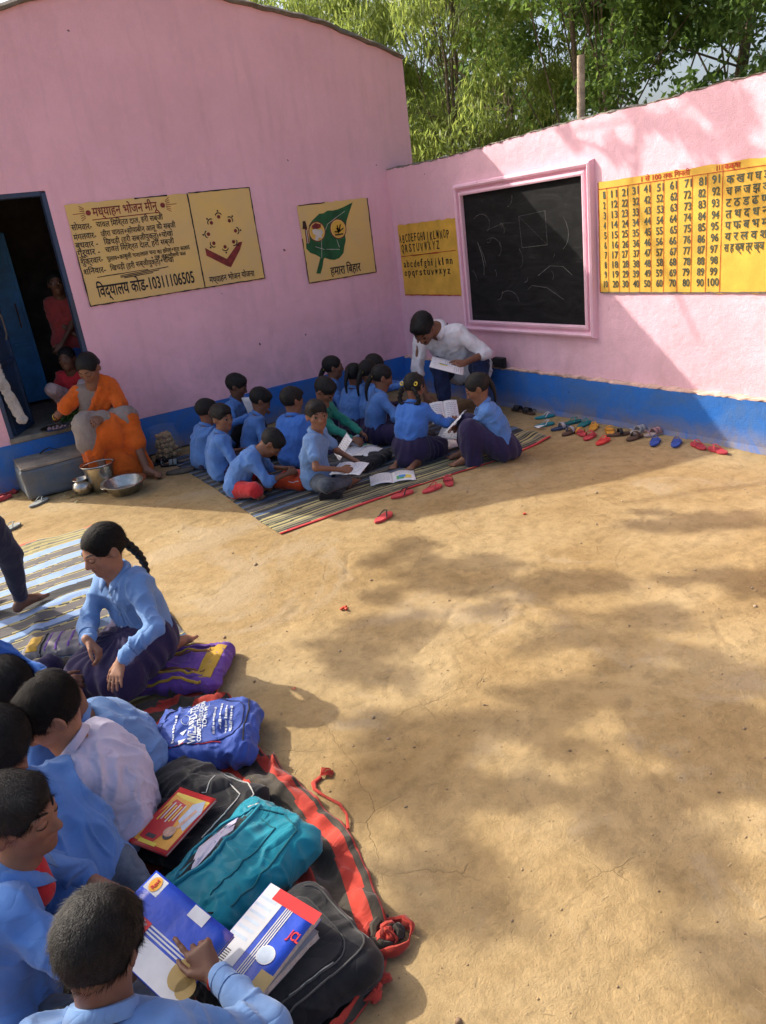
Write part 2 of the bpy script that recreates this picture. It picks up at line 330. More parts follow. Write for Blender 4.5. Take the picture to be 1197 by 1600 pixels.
def ground_mat():
    m = bpy.data.materials.new('dry_mud_ground'); m.use_nodes = True; N = m.node_tree.nodes; L = m.node_tree.links
    b = N['Principled BSDF']; b.inputs['Roughness'].default_value = .93; b.inputs['Specular IOR Level'].default_value = .15
    g = N.new('ShaderNodeNewGeometry')
    def nz(s, d=6, r=.65, dist=0.0):
        n = N.new('ShaderNodeTexNoise'); n.inputs['Scale'].default_value = s; n.inputs['Detail'].default_value = d; n.inputs['Roughness'].default_value = r; n.inputs['Distortion'].default_value = dist
        L.new(g.outputs['Position'], n.inputs['Vector']); return n
    a = ramp(N, [(.30, (.285, .190, .085)), (.50, (.345, .243, .118)), (.68, (.40, .297, .158))]); L.new(nz(1.4, 7, .6, .4).outputs['Fac'], a.inputs[0])
    a2 = ramp(N, [(.35, (.52, .50, .47)), (.55, (.98, .97, .96)), (.75, (1.12, 1.12, 1.12))]); L.new(nz(11, 8, .78).outputs['Fac'], a2.inputs[0])
    mx = N.new('ShaderNodeMix'); mx.data_type = 'RGBA'; mx.blend_type = 'MULTIPLY'; mx.inputs['Factor'].default_value = .55
    L.new(a.outputs[0], mx.inputs['A']); L.new(a2.outputs[0], mx.inputs['B'])
    # grey worn cement patches
    pm = ramp(N, [(.56, (0, 0, 0)), (.64, (1, 1, 1))]); L.new(nz(.9, 7, .7, 1.2).outputs['Fac'], pm.inputs[0])
    mx2 = N.new('ShaderNodeMix'); mx2.data_type = 'RGBA'; mx2.inputs['B'].default_value = (.36, .28, .18, 1)
    sc = N.new('ShaderNodeMath'); sc.operation = 'MULTIPLY'; sc.inputs[1].default_value = .55; L.new(pm.outputs[0], sc.inputs[0]); L.new(sc.outputs[0], mx2.inputs['Factor'])
    L.new(mx.outputs['Result'], mx2.inputs['A'])
    sp = ramp(N, [(.66, (0, 0, 0)), (.72, (1, 1, 1))]); L.new(nz(140, 2, .5).outputs['Fac'], sp.inputs[0])
    mx3 = N.new('ShaderNodeMix'); mx3.data_type = 'RGBA'; mx3.inputs['B'].default_value = (.19, .12, .06, 1)
    s2 = N.new('ShaderNodeMath'); s2.operation = 'MULTIPLY'; s2.inputs[1].default_value = .4; L.new(sp.outputs[0], s2.inputs[0]); L.new(s2.outputs[0], mx3.inputs['Factor']); L.new(mx2.outputs['Result'], mx3.inputs['A'])
    # hairline cracks in patches
    v = N.new('ShaderNodeTexVoronoi'); v.feature = 'DISTANCE_TO_EDGE'; v.inputs['Scale'].default_value = 3.2
    vd = N.new('ShaderNodeMix'); vd.data_type = 'VECTOR'; vd.inputs['Factor'].default_value = .12; L.new(g.outputs['Position'], vd.inputs['A']); L.new(nz(3, 5).outputs['Color'], vd.inputs['B']); L.new(vd.outputs['Result'], v.inputs['Vector'])
    vr = ramp(N, [(.0, (1, 1, 1)), (.006, (0, 0, 0))]); L.new(v.outputs['Distance'], vr.inputs[0])
    cm = ramp(N, [(.52, (0, 0, 0)), (.60, (1, 1, 1))]); L.new(nz(1.7, 3).outputs['Fac'], cm.inputs[0])
    cx = N.new('ShaderNodeMath'); cx.operation = 'MULTIPLY'; L.new(vr.outputs[0], cx.inputs[0]); L.new(cm.outputs[0], cx.inputs[1])
    mx4 = N.new('ShaderNodeMix'); mx4.data_type = 'RGBA'; mx4.inputs['B'].default_value = (.17, .105, .05, 1)
    s3 = N.new('ShaderNodeMath'); s3.operation = 'MULTIPLY'; s3.inputs[1].default_value = .28; L.new(cx.outputs[0], s3.inputs[0]); L.new(s3.outputs[0], mx4.inputs['Factor']); L.new(mx3.outputs['Result'], mx4.inputs['A'])
    L.new(mx4.outputs['Result'], b.inputs['Base Color'])
    h1 = nz(26, 9, .68, .3); h2 = nz(190, 3, .6); ad = N.new('ShaderNodeMath'); ad.operation = 'MULTIPLY_ADD'; ad.inputs[1].default_value = .25; L.new(h2.outputs['Fac'], ad.inputs[0]); L.new(h1.outputs['Fac'], ad.inputs[2])
    a3 = N.new('ShaderNodeMath'); a3.operation = 'SUBTRACT'; L.new(ad.outputs[0], a3.inputs[0]); L.new(s3.outputs[0], a3.inputs[1])
    bp = N.new('ShaderNodeBump'); bp.inputs['Strength'].default_value = .8; bp.inputs['Distance'].default_value = .011; L.new(a3.outputs[0], bp.inputs['Height']); L.new(bp.outputs[0], b.inputs['Normal'])
    return m
GM = ground_mat()
tag(link('ground', mesh_np('ground', P2, Fq), GM), kind='structure')
# loose grit and small clods
def scatter_lumps(name, n, region, rad, m, seed):
    r = np.random.default_rng(seed); V = []; F = []
    base = np.array([[1, 0, 0], [-1, 0, 0], [0, 1, 0], [0, -1, 0], [0, 0, .8], [0, 0, -.5]]); tri = np.array([[0, 2, 4], [2, 1, 4], [1, 3, 4], [3, 0, 4], [2, 0, 5], [1, 2, 5], [3, 1, 5], [0, 3, 5]])
    c = region(r, n); s = rad * np.exp(r.normal(0, .45, n)); z = crust(np.column_stack([c, np.zeros(n)])) - .012
    for k in range(n):
        a = r.uniform(0, 6.28); M_ = np.array([[math.cos(a), -math.sin(a), 0], [math.sin(a), math.cos(a), 0], [0, 0, 1]])
        V.append((base * r.uniform(.6, 1.3, (6, 1))) @ M_.T * s[k] + [c[k, 0], c[k, 1], z[k] + s[k] * .2]); F.append(tri + 6 * k)
    return tag(link(name, mesh_np(name, np.concatenate(V), np.concatenate(F)), m, smooth=False), 'loose earth crumbs and grit on the dry mud ground', name.replace('_', ' '), kind='stuff')
GRIT = mat('earth_crumbs', (.40, .29, .17), .95, .35, 3, 0, col2=(.22, .14, .08))
scatter_lumps('grit', 3800, lambda r, n: np.column_stack([r.uniform(-4.3, -.2, n), -7 + 5.0 * r.uniform(0, 1, n) ** 1.6]), 0.0024, GRIT, 3)

def straw(n, seed):
    r = np.random.default_rng(seed); c = np.column_stack([r.uniform(-4.2, -.1, n), r.uniform(-6.8, -2.4, n)]); z = crust(np.column_stack([c, np.zeros(n)])) - .010; a = r.uniform(0, 6.28, n); L_ = r.uniform(.004, .016, n); w = r.uniform(.0006, .0016, n)
    d = np.column_stack([np.cos(a), np.sin(a), r.uniform(-.1, .1, n)]); s_ = np.column_stack([-np.sin(a), np.cos(a), 0 * a]); P = np.column_stack([c, z])
    V = np.stack([P - d * L_[:, None] - s_ * w[:, None], P + d * L_[:, None] - s_ * w[:, None], P + d * L_[:, None] + s_ * w[:, None], P - d * L_[:, None] + s_ * w[:, None]], 1).reshape(-1, 3); return V, np.arange(len(V)).reshape(-1, 4)
V, F = straw(420, 4); tag(link('straw_litter', mesh_np('straw_litter', V, F), mat('straw_bits', (.50, .38, .20), .8, .3, 9, 0, col2=(.14, .09, .05)), smooth=False), 'short bits of straw and twig scattered over the mud ground', 'straw', kind='stuff')
scatter_lumps('pebbles', 110, lambda r, n: np.column_stack([r.uniform(-4.2, -.2, n), -6.9 + 4.5 * r.uniform(0, 1, n)]), .0055, mat('pale_pebbles', (.46, .36, .24), .9, .35, 3, 0, col2=(.24, .16, .10)), 9)

# ------------------------------------------------------------------ house with gable wall
house = empty('school_house', (-2.1, 0, 0), 'pink single-storey school house with low gable, blue dado and an open doorway at the left', 'building')
HX = -house.location
def rake(x):   # low bowed roof line
    return float(np.interp(x, (-4.8, -3.4, -3.09, -2.3, -1.51, -.56, .14, .35, .6), (3.10, 3.715, 3.79, 3.92, 3.82, 3.655, 3.43, 3.34, 3.25)))
xs = np.linspace(-4.56, .345, 50)
def grid_wall(mb, x0, x1, z0, z1f, n, mz, y=0.0, wob=.004, flip=False):
    g = []
    for i in range(n + 1):
        x = x0 + (x1 - x0) * i / n; row = []
        zt = z1f(x) if callable(z1f) else z1f
        for j in range(mz + 1):
            z = z0 + (zt - z0) * j / mz; row.append((x, y + wob * math.sin(x * 2.1 + z * 1.3) * math.sin(z * 2.7 - x) - (wob if wob else 0), z))
        g.append(row)
    mb.sheet(g); return g
rag = lambda x: .012 * math.sin(x * 23) + .008 * math.sin(x * 61 + 1) + .006 * math.sin(x * 131)
mb = MB()
top = lambda x: rake(x) - .015 + rag(x) * .6
for x0, x1, z0, z1 in ((-4.56, -4.25, .36, top), (-4.25, -3.42, 2.40, top), (-3.42, .0, .36, top)):
    grid_wall(mb, x0, x1, z0, z1, max(2, int((x1 - x0) / .08)), 26)
grid_wall(mb, 0, .345, 2.2, top, 5, 12)
# body behind the face, reveals of the doorway
mb.poly([(-4.56, .0, .36), (-4.25, .0, .36), (-4.25, .0, 3.2), (-4.56, .0, 3.2)], (0, .25, 0))
mb.box((-3.835, .125, 2.83), (.83, .24, .86)); mb.box((-1.71, .127, 1.8), (3.42, .246, 2.88)); mb.box((.1725, .127, 2.76), (.345, .246, 1.1))
mb.build('gable_wall', PINK, house, HX)
g = []
for j, z in enumerate((0, .12, .24, .355)):      # dado, slightly proud and bowed
    g.append([(x, -.012 - .006 * math.sin(x * 3), z) for x in np.linspace(-3.42, 0, 60)])
d = MB(); d.sheet(g); d.sheet([[(x, -.012 - .006 * math.sin(x * 3), .355 + .004 * math.sin(x * 7)), (x, .0, .362 + .004 * math.sin(x * 7))] for x in np.linspace(-3.42, 0, 60)])
d.box((-4.405, .1, .2), (.31, .22, .40)); d.box((-3.835, .12, .20), (.83, .26, .398))
d.build('dado', BLUE, house, HX, fix=True)
m_ = MB(); m_.box((-3.835, .145, .425), (.84, .33, .05), bev=.01); m_.build('door_sill', CEM2, house, HX)
m_ = MB()
g = []
for x in xs:
    z = rake(x) + rag(x) * .5; g.append([(x, -.035 + rag(x * 1.3) * .8, z - .022), (x, -.045 + rag(x * 2) * .8, z + .0), (x, .0, z + .03), (x, .28, z + .03)])
m_.sheet(g); m_.sheet([[(p[0][0], -.035 + rag(p[0][0] * 1.3) * .8, p[0][2]), (p[0][0], .05, p[0][2] + .0)] for p in g])
m_.build('roof_rim', CEM, house, HX)
m_ = MB(); m_.sheet([[(x, .2, rake(x) + .01), (x, 6.2, rake(x) + .01)] for x in np.linspace(-4.75, .5, 24)], thick=.07); m_.build('roof', CEM2, house, HX)
m_ = MB()      # side walls; the left one has a small window that lets the sun in
m_.box((.225, 3.2, 1.65), (.24, 5.9, 3.3)); m_.box((-4.44, .83, 1.65), (.24, 1.15, 3.3)); m_.box((-4.44, 4.05, 1.65), (.24, 4.6, 3.3)); m_.box((-4.44, 1.575, .79), (.24, .34, 1.58)); m_.box((-4.44, 1.575, 2.57), (.24, .34, 1.45))
m_.box((-2.1, 6.05, 1.65), (4.5, .2, 3.3)); m_.build('side_wall', PINK, house, HX)
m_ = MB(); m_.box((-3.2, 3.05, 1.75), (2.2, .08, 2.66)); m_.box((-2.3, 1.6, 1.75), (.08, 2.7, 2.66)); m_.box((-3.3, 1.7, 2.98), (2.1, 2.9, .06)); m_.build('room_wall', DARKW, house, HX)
m_ = MB(); m_.box((-3.3, 1.75, .40), (2.1, 2.9, .04)); m_.build('room_floor', CEM2, house, HX)
DOORB = mat('blue_painted_iron', (.018, .055, .14), .5, .35, 4, .15, 30, col2=(.03, .04, .06), spec=.5)
DOORL = mat('bright_blue_painted_iron', (.03, .26, .62), .45, .25, 3, .1, 30, spec=.5)
fr = MB()
for x in (-4.235, -3.435): fr.box((x, .05, 1.42), (.045, .10, 1.94), bev=.006)
fr.box((-3.835, .05, 2.385), (.755, .10, .045), bev=.006)
fr.build('door_frame', DOORB, house, HX)
def door_leaf(hx, hy, ang, w, m, y0=.45, h=1.90):
    M = Matrix.Translation((hx, hy, 0)) @ Matrix.Rotation(ang, 4, 'Z')
    lf = MB()
    def b(c, d_, mi=0): lf.box(M @ Vector(c), d_, mi, M=Matrix.Rotation(ang, 4, 'Z'), bev=.003)
    b((w / 2, 0, y0 + h / 2), (w, .006, h))
    for x in (.02, w - .02): b((x, -.012, y0 + h / 2), (.035, .03, h))
    for z in (.02, .62, 1.24, h - .02): b((w / 2, -.014, y0 + z), (w - .075, .028, .035))
    o = lf.build('door_leaf', m, house, HX)
    bt = MB(); bt.tube([M @ Vector((w - .09, -.03, y0 + .8)), M @ Vector((w - .09, -.05, y0 + .85)), M @ Vector((w - .09, -.05, y0 + 1.0)), M @ Vector((w - .09, -.03, y0 + 1.05))], .008, 6)
    bt.build('handle', CEM, o)
    return o
door_leaf(-4.205, .08, R(62), .46, DOORB)
door_leaf(-4.2, 1.9, R(-4), .62, DOORL, .45, 1.75)
st = empty('door_steps', (-3.75, -.25, 0), 'worn blue-grey masonry step below the open doorway', 'steps')
def rough_block(name, c, d, m, parent, amp, bev):
    m_ = MB(); m_.box(c, d, bev=bev); o = m_.build(name, m, parent); bm = bmesh.new(); bm.from_mesh(o.data); bmesh.ops.subdivide_edges(bm, edges=bm.edges[:], cuts=9, use_grid_fill=True); bm.to_mesh(o.data); bm.free()
    me = o.data; V = np.zeros(len(me.vertices) * 3, np.float32); me.vertices.foreach_get('co', V); V = V.reshape(-1, 3).astype(float); V += amp * np.stack([fbm(V * 9 + k * 7, 3) for k in range(3)], 1); me.vertices.foreach_set('co', V.astype(np.float32).ravel()); me.update(); return o
rough_block('step', (-.09, .0, .13), (.90, .49, .26), STEPB, st, .012, .03); rough_block('tread', (-.09, .0, .267), (.88, .465, .02), CEM2, st, .010, .008)

# ------------------------------------------------------------------ boundary wall
bw = empty('boundary_wall', (0, -3.5, 0), 'pink courtyard wall with a broad blue base and a rough broken top', 'wall')
BX = -bw.location
def btop(y): return 2.31 + .018 * math.sin(y * 1.7) + (.035 if y < -3.4 else 0) * min(1, (-3.4 - y) * 2) + rag(y * 1.1) * .35
ys = np.linspace(-.001, -8.5, 150); g = []
for y in ys: g.append([(-.004 * (1 + math.sin(y * 2 + z * 3)), y, z) for z in np.concatenate([np.linspace(.35, 2.2, 26), [btop(y)]])])
m_ = MB(); m_.sheet(g); m_.box((.13, -4.25, 1.14), (.24, 8.5, 2.28)); m_.build('wall_face', PINKB, bw, BX)
m_ = MB(); m_.sheet([[(-.004 * (1 + math.sin(y * 2 + 6.9)), y, btop(y)), (-.008 + rag(y * 2) * .4, y, btop(y) + .006), (.05, y, btop(y) + .012 + rag(y * 3) * .5), (.2, y, btop(y) + .012 + rag(y * 4) * .5), (.27, y, btop(y) - .01)] for y in np.linspace(0, -8.5, 420)])
m_.build('rough_top', CEM2, bw, BX)
m_ = MB(); g = []
for y in ys: g.append([(-.05 - .006 * math.sin(y * 2.3 + z * 9) - (.02 if z < .02 else 0), y, z) for z in (-.03, .03, .1, .2, .3, .345)])
m_.sheet(g); m_.build('dado', BLUE, bw, BX)
m_ = MB(); m_.sheet([[(-.05 - .006 * math.sin(y * 2.3 + 3.1) + rag(y * 2) * .3, y, .345 + rag(y) * .3), (-.048, y, .358 + rag(y) * .3), (-.0, y, .366 + rag(y * 1.5) * .4)] for y in np.linspace(0, -8.5, 300)])
m_.build('ledge', DUST, bw, BX)

# chalkboard with moulded frame
cb = empty('chalkboard', (-.01, -2.01, 1.37), 'large black chalkboard with faint chalk scribbles in a moulded pink frame', 'chalkboard')
CBX = -cb.location
FRM = pink_wall_mat('pink_frame_paint', (0.87, 0.54, 0.65), (0.6, 0.37, 0.4), .2)
fr = MB()
prof = [(-.005, .0), (-.045, .0), (-.05, .012), (-.045, .03), (-.02, .036), (-.018, .052), (-.052, .060), (-.06, .075), (-.052, .092), (-.03, .1), (-.004, .104)]
y0, y1, z0, z1 = -1.255, -2.755, .795, 1.94; g = []
for px, off in prof:
    g.append([(px, y0 + off, z0 - off), (px, y0 + off, z1 + off), (px, y1 - off, z1 + off), (px, y1 - off, z0 - off), (px, y0 + off, z0 - off)])
fr.sheet(g); fr.build('frame', FRM, cb, CBX)
def board_mat():
    m = bpy.data.materials.new('chalky_blackboard'); m.use_nodes = True; N = m.node_tree.nodes; L = m.node_tree.links; b = N['Principled BSDF']; b.inputs['Roughness'].default_value = .8; b.inputs['Specular IOR Level'].default_value = .2
    g_ = N.new('ShaderNodeNewGeometry'); n = N.new('ShaderNodeTexNoise'); n.inputs['Scale'].default_value = 2.6; n.inputs['Detail'].default_value = 8; n.inputs['Roughness'].default_value = .7; n.inputs['Distortion'].default_value = 1.6
    mp = N.new('ShaderNodeMapping'); mp.inputs['Rotation'].default_value = (R(35), 0, 0); mp.inputs['Scale'].default_value = (1, 1, 3.2); L.new(g_.outputs['Position'], mp.inputs['Vector']); L.new(mp.outputs[0], n.inputs['Vector'])
    r = ramp(N, [(.40, (.006, .0065, .007)), (.62, (.015, .0155, .016)), (.80, (.06, .06, .06))]); L.new(n.outputs['Fac'], r.inputs[0]); L.new(r.outputs[0], b.inputs['Base Color']); return m
m_ = MB(); m_.sheet([[(-.012, y, z) for z in np.linspace(z0 - .01, z1 + .01, 6)] for y in np.linspace(y0 + .01, y1 - .01, 6)]); m_.build('writing_surface', board_mat(), cb, CBX)
CHALK = mat('chalk_dust', (.17, .17, .165), .9, .4, 50, 0)
pr = Print((-.0135, 0, 0), (0, -1, 0), (0, 0, 1), (-1, 0, 0))
r_ = random.Random(4)
def scr(pts, w=.004):
    for a, b in zip(pts[:-1], pts[1:]): pr.line(a, b, w * r_.uniform(.5, 1.2), 0, .001)
for a in range(16):
    u, v, L_, q = r_.uniform(1.35, 2.6), r_.uniform(.9, 1.8), r_.uniform(.03, .25), r_.uniform(-.6, 2.2); cur = [(u + L_ * t * math.cos(q + t), v + L_ * t * math.sin(q + t)) for t in np.linspace(0, 1, 7)]
    cur = [p for p in cur if 1.3 < p[0] < 2.7 and .85 < p[1] < 1.9]
    if len(cur) > 1: scr(cur, .0025)
scr([(1.42, 1.52), (1.47, 1.40), (1.49, 1.30), (1.48, 1.22)], .006); scr([(1.45, 1.48), (1.5, 1.38), (1.52, 1.3)], .003)
scr([(2.0, 1.70), (2.32, 1.72), (2.33, 1.45), (2.02, 1.44), (2.0, 1.70)], .0022); scr([(2.0, 1.70), (2.33, 1.45)], .002); scr([(2.2, 1.2), (2.35, 1.28), (2.5, 1.27), (2.6, 1.2)], .003)
scr([(1.6, 1.62), (1.8, 1.66), (1.95, 1.65)], .002); scr([(2.06, 1.08), (2.12, 1.12), (2.3, 1.10), (2.5, 1.0)], .0028)
o = pr.build('chalk_marks', CHALK, cb); o.location = CBX; o['kind'] = 'stuff'

# ------------------------------------------------------------------ painted signs
def sign(name, label, o, U, N_, rect, panelmat, border=None, bm_=None):
    e = empty(name, (Vector(o) + Vector(U) * (rect[0] + rect[2]) / 2 + Vector((0, 0, (rect[1] + rect[3]) / 2))), label, 'painted sign')
    p = Print(o, U, (0, 0, 1), N_)
    q = MB(); g = []
    u0, v0, u1, v1 = rect; n = 24
    for i in range(n + 1):
        u = u0 + (u1 - u0) * i / n; g.append([p.P(u + rag(u * 3 + v * 5) * .25, v + (rag(u * 2) * .3 if j in (0, 8) else 0), .009) for j, v in enumerate(np.linspace(v0, v1, 9))])
    q.sheet(g); q.build('panel', panelmat, e, -e.location)
    return e, p
def fin(e, p, mats): o = p.build('lettering', mats, e); o.location = -e.location
H_ = .0115
# midday meal menu
e, p = sign('menu_sign', 'wide yellow school-meal menu lettered in Hindi, right of the doorway', (0, -.004, 0), (1, 0, 0), (0, -1, 0), (-3.30, 1.435, -1.59, 2.275), YEL)
INKS = [INKB, INKM, INKR]
p.text('मध्याहन भोजन मीनू', -3.086, 2.162, .105, .585, 1, .0012, h=H_)
p.line((-3.10, 2.135), (-2.50, 2.14), .007, 1, H_, .3)
for cx, s in ((-3.12, -1), (-2.46, 1)):
    p.disc(cx, 2.195, .022, 1, H_, 12)
    for k in range(-3, 4): p.line((cx + s * .03, 2.195 + k * .012), (cx + s * (.07 if k else .13), 2.195 + k * .02), .005, 1, H_)
days = [('सोमवार-', -3.29, 2.068, .17, 'चावल िमिश्रत दाल, हरी सब्जी', -3.08, .60), ('मंगलवार-', -3.292, 1.99, .19, 'जीरा चावल+सोयाबीन आलू की सब्जी', -3.06, .68),
        ('बुधवार -', -3.294, 1.922, .19, 'खिचड़ी (हरी सब्जीयुक्त)+चोखा', -3.05, .63), ('गुरूवार -', -3.294, 1.858, .19, 'चावल िमिश्रत दाल, हरी सब्जी', -3.055, .63),
        ('शुक्रवार-', -3.285, 1.788, .19, 'पुलाव+काबुली चना/लाल चना का छोला+हरा सलाद', -3.06, .77), ('शनिवार-', -3.282, 1.702, .19, 'खिचड़ी (हरी सब्जीयुक्त)+चोखा', -3.05, .585)]
for i, (a, u, v, w, b_, u2, w2) in enumerate(days):
    a = a.replace('शनिवार', 'शिनवार'); b_ = b_.replace('खिचड़ी', 'िखचड़ी')
    p.text(a, u, v, .070, w, 0, .0007, h=H_, jit=.002); p.text(b_, u2, v + .003, .052 if i == 4 else .066, w2, 0, .0006, h=H_, jit=.002, rot=.008)
p.text('+ एक अंडा/मौसमी फल', -2.67, 1.752, .045, .33, 0, .0006, h=H_)
for a, b_ in (((-3.18, 1.668), (-2.72, 1.674)), ((-2.98, 1.652), (-2.53, 1.672)), ((-2.98, 1.64), (-2.62, 1.655)), ((-2.95, 1.63), (-2.68, 1.64))): p.line(a, b_, .007, 0, H_, .35)
p.text('िवद्यालय कोड-10311106505', -3.21, 1.50, .135, .90, 0, .0022, h=H_, hs=1.1)
p.line((-2.222, 1.437), (-2.21, 2.272), .012, 0, H_, .3)
for a, b_ in (((-3.3, 1.437), (-1.59, 1.437)), ((-3.3, 1.435), (-3.3, 1.9)), ((-1.592, 1.435), (-1.592, 2.275)), ((-2.2, 2.273), (-1.6, 2.273)), ((-2.7, 2.272), (-2.4, 2.272))): p.line(a, b_, .009, 0, H_, .6)
p.text('मध्याहन भोजन योजना', -2.165, 1.475, .078, .47, 0, .001, h=H_, jit=.002)
p.shape([(-2.145, 1.79), (-2.11, 1.765), (-1.95, 1.665), (-1.80, 1.80), (-1.76, 1.80), (-1.80, 1.73), (-1.925, 1.585), (-1.96, 1.60), (-2.145, 1.72)], 1, H_)
for k, (u, v) in enumerate([(-1.952, 2.045), (-1.853, 2.0), (-1.81, 1.905), (-1.85, 1.81), (-1.946, 1.775), (-2.05, 1.82), (-2.085, 1.905), (-2.035, 2.0)]):
    c = Vector((-1.95, 1.905)); d_ = (Vector((u, v)) - c).normalized(); p.disc(u, v, .017, 1, H_ + .001, 12); a0 = math.atan2(d_.y, d_.x)
    arc = [(u + .030 * math.cos(a0 + t), v + .030 * math.sin(a0 + t)) for t in np.linspace(-1.3, 1.3, 9)] + [(u + .040 * math.cos(a0 + t), v + .040 * math.sin(a0 + t)) for t in np.linspace(1.0, -1.0, 7)]
    p.shape(arc, 0, H_); p.disc(u + d_.x * .052, v + d_.y * .052, .009, 0, H_, 8)
fin(e, p, INKS)
# peepal leaf emblem sign
e, p = sign('leaf_sign', 'square yellow sign with a green peepal leaf and Hindi caption', (0, -.004, 0), (1, 0, 0), (0, -1, 0), (-1.115, 1.315, -.285, 2.065), YEL)
leaf = [(-0.470, 2.035), (-0.535, 1.93), (-0.575, 1.86), (-0.59, 1.80), (-0.615, 1.75), (-.612, 1.683), (-0.64, 1.62), (-.66, 1.56), (-0.72, 1.515), (-.78, 1.505), (-0.83, 1.515), (-0.89, 1.54), (-.905, 1.53), (-0.93, 1.46), (-0.965, 1.392), (-1.015, 1.401), (-0.985, 1.46), (-.94, 1.55), (-0.985, 1.58), (-1.05, 1.61), (-1.085, 1.655), (-1.08, 1.70), (-1.035, 1.71), (-1.03, 1.80), (-1.015, 1.87), (-.97, 1.91), (-0.93, 1.935), (-.88, 1.965), (-0.83, 1.965), (-.78, 1.985), (-.72, 1.98), (-0.66, 1.985), (-.59, 2.0)]
p.shape(leaf[::-1], 3, H_)
for (u, v, r) in ((-.935, 1.80, .098), (-.685, 1.80, .098)): p.disc(u, v, r, 1, H_ + .001, 28); p.disc(u, v, r * .9, 4, H_ + .002, 28); p.disc(u, v, r * .8, 2, H_ + .003, 28, r * .82)
p.shape([(-.99, 1.86), (-.94, 1.885), (-.88, 1.865), (-.885, 1.835), (-.93, 1.825), (-.98, 1.83)], 1, H_ + .004)
st_ = [(-.99, 1.82), (-.95, 1.83), (-.92, 1.815), (-.88, 1.82), (-.865, 1.78), (-.89, 1.765), (-.885, 1.735), (-.925, 1.74), (-.95, 1.71), (-.975, 1.73), (-.955, 1.765), (-.985, 1.785)]; p.shape(st_, 5, H_ + .004)
for k in range(14):
    a = k * .9; rr = .02 + .045 * ((k * 37) % 10) / 10; p.line((-.685, 1.77), (-.685 + rr * math.cos(a), 1.80 + rr * math.sin(a)), .012, 0, H_ + .005)
p.line((-.735, 1.745), (-.635, 1.745), .014, 0, H_ + .005)
p.shape([(-1.075, 1.70), (-1.04, 1.70), (-1.045, 1.84), (-1.07, 1.84)], 1, H_ + .001); p.shape([(-1.095, 1.84), (-1.04, 1.84), (-1.045, 1.885), (-1.05, 1.915), (-1.08, 1.915), (-1.085, 1.885)], 6, H_ + .002); p.line((-1.058, 1.70), (-1.058, 1.83), .009, 5, H_ + .003)
for a, b_ in (((-.925, 1.54), (-.90, 1.70)), ((-.90, 1.70), (-.80, 1.86)), ((-.80, 1.86), (-.58, 1.96)), ((-.88, 1.62), (-.98, 1.66)), ((-.86, 1.62), (-.70, 1.60)), ((-.72, 1.70), (-.70, 1.62))): p.line(a, b_, .004, 5, H_ + .0006, .5)
p.text('हमारा िबहार', -.845, 1.355, .125, .37, 0, .0015, h=H_)
for a, b_ in (((-1.115, 1.317), (-.285, 1.317)), ((-.288, 1.317), (-.288, 2.06)), ((-1.113, 1.317), (-1.113, 1.75)), ((-1.1, 2.063), (-.8, 2.063))): p.line(a, b_, .009, 6, H_, .6)
fin(e, p, [INKB, INKM, YEL2, LEAFG, YEL, WHITEP, mat('dark_brown_sign_paint', (.045, .018, .012), .6, .2, 9, 0)])
# alphabet sign on the boundary wall
BO, BU, BN = (-.006, 0, 0), (0, -1, 0), (-1, 0, 0)
e, p = sign('alphabet_sign', 'small yellow sign with the English alphabet, left of the chalkboard', BO, BU, BN, (.115, 1.03, 1.115, 1.755), YEL2)
for s, u, v, w, z in (('ABCDEFGHIJKLMNOP', .13, 1.575, .89, .115), ('QRSTUVWXYZ', .15, 1.475, .70, .115), ('abcdefghijklmn', .16, 1.325, .88, .105), ('opqrstuvwxyz', .16, 1.235, .83, .105)):
    n = len(s)
    for k, ch in enumerate(s): p.text(ch, u + w * k / n, v + r_.uniform(-.006, .006) + .008 * k / n, z, min(w / n * .62, .05 if ch not in 'IJijl' else .018), 0, .0006, h=H_, rot=r_.uniform(-.06, .06))
p.line((.12, 1.435), (1.09, 1.46), .006, 1, H_, .3); p.line((.3, 1.443), (.8, 1.446), .005, 1, H_, .3); p.line((.35, 1.432), (.78, 1.458), .004, 1, H_, .3)
p.line((.12, 1.034), (1.10, 1.034), .009, 1, H_, .6)
fin(e, p, [INKB, INKR])
# number chart
e, p = sign('number_chart', 'long yellow chart of numbers 1 to 100 and Hindi letters, right of the chalkboard', BO, BU, BN, (2.895, 1.055, 5.0, 1.872), YEL2)
cols = [2.935, 3.025, 3.122, 3.222, 3.325, 3.432, 3.545, 3.658, 3.77, 3.872]
for c_ in range(10):
    for k in range(10):
        s = str(c_ * 10 + k + 1); w = .021 * len(s) if c_ == 0 else (.056 if len(s) == 2 else .085)
        u = cols[c_] + (.012 if c_ == 0 and len(s) == 1 else 0) + (-.01 if len(s) == 3 else 0) + r_.uniform(-.003, .003); p.text(s, u, 1.752 - .0725 * k + .0005 * c_, .072, w if c_ else .02 * len(s), 0, .0012, h=H_, rot=r_.uniform(-.03, .05))
for u in (2.985, 3.09, 3.183, 3.281, 3.386, 3.496, 3.609, 3.725, 3.841, 3.951): p.line((u, 1.06), (u - .004, 1.822), .0045, 1, H_, .2)
p.line((2.9, 1.822), (4.98, 1.825), .0045, 1, H_, .2)
p.text('1 से 100 तक िगनती', 3.30, 1.833, .048, .40, 1, .0004, h=H_); p.text('।।। कक्षा', 3.90, 1.833, .05, .17, 1, .0005, h=H_)
p.line((3.951, 1.822), (3.951, 1.868), .004, 1, H_)
for k, row in enumerate(('क ख ग घ ङ', 'च छ ज झ ञ', 'ट ठ ड ढ ण', 'त थ द ध न', 'प फ ब भ म', 'य र ल व श', 'स ह क्ष त्र ज्ञ')):
    p.text(row, 3.975, 1.745 - .0700 * k, .075, .30 if k < 6 else .28, 0, .0012, h=H_, rot=.01)
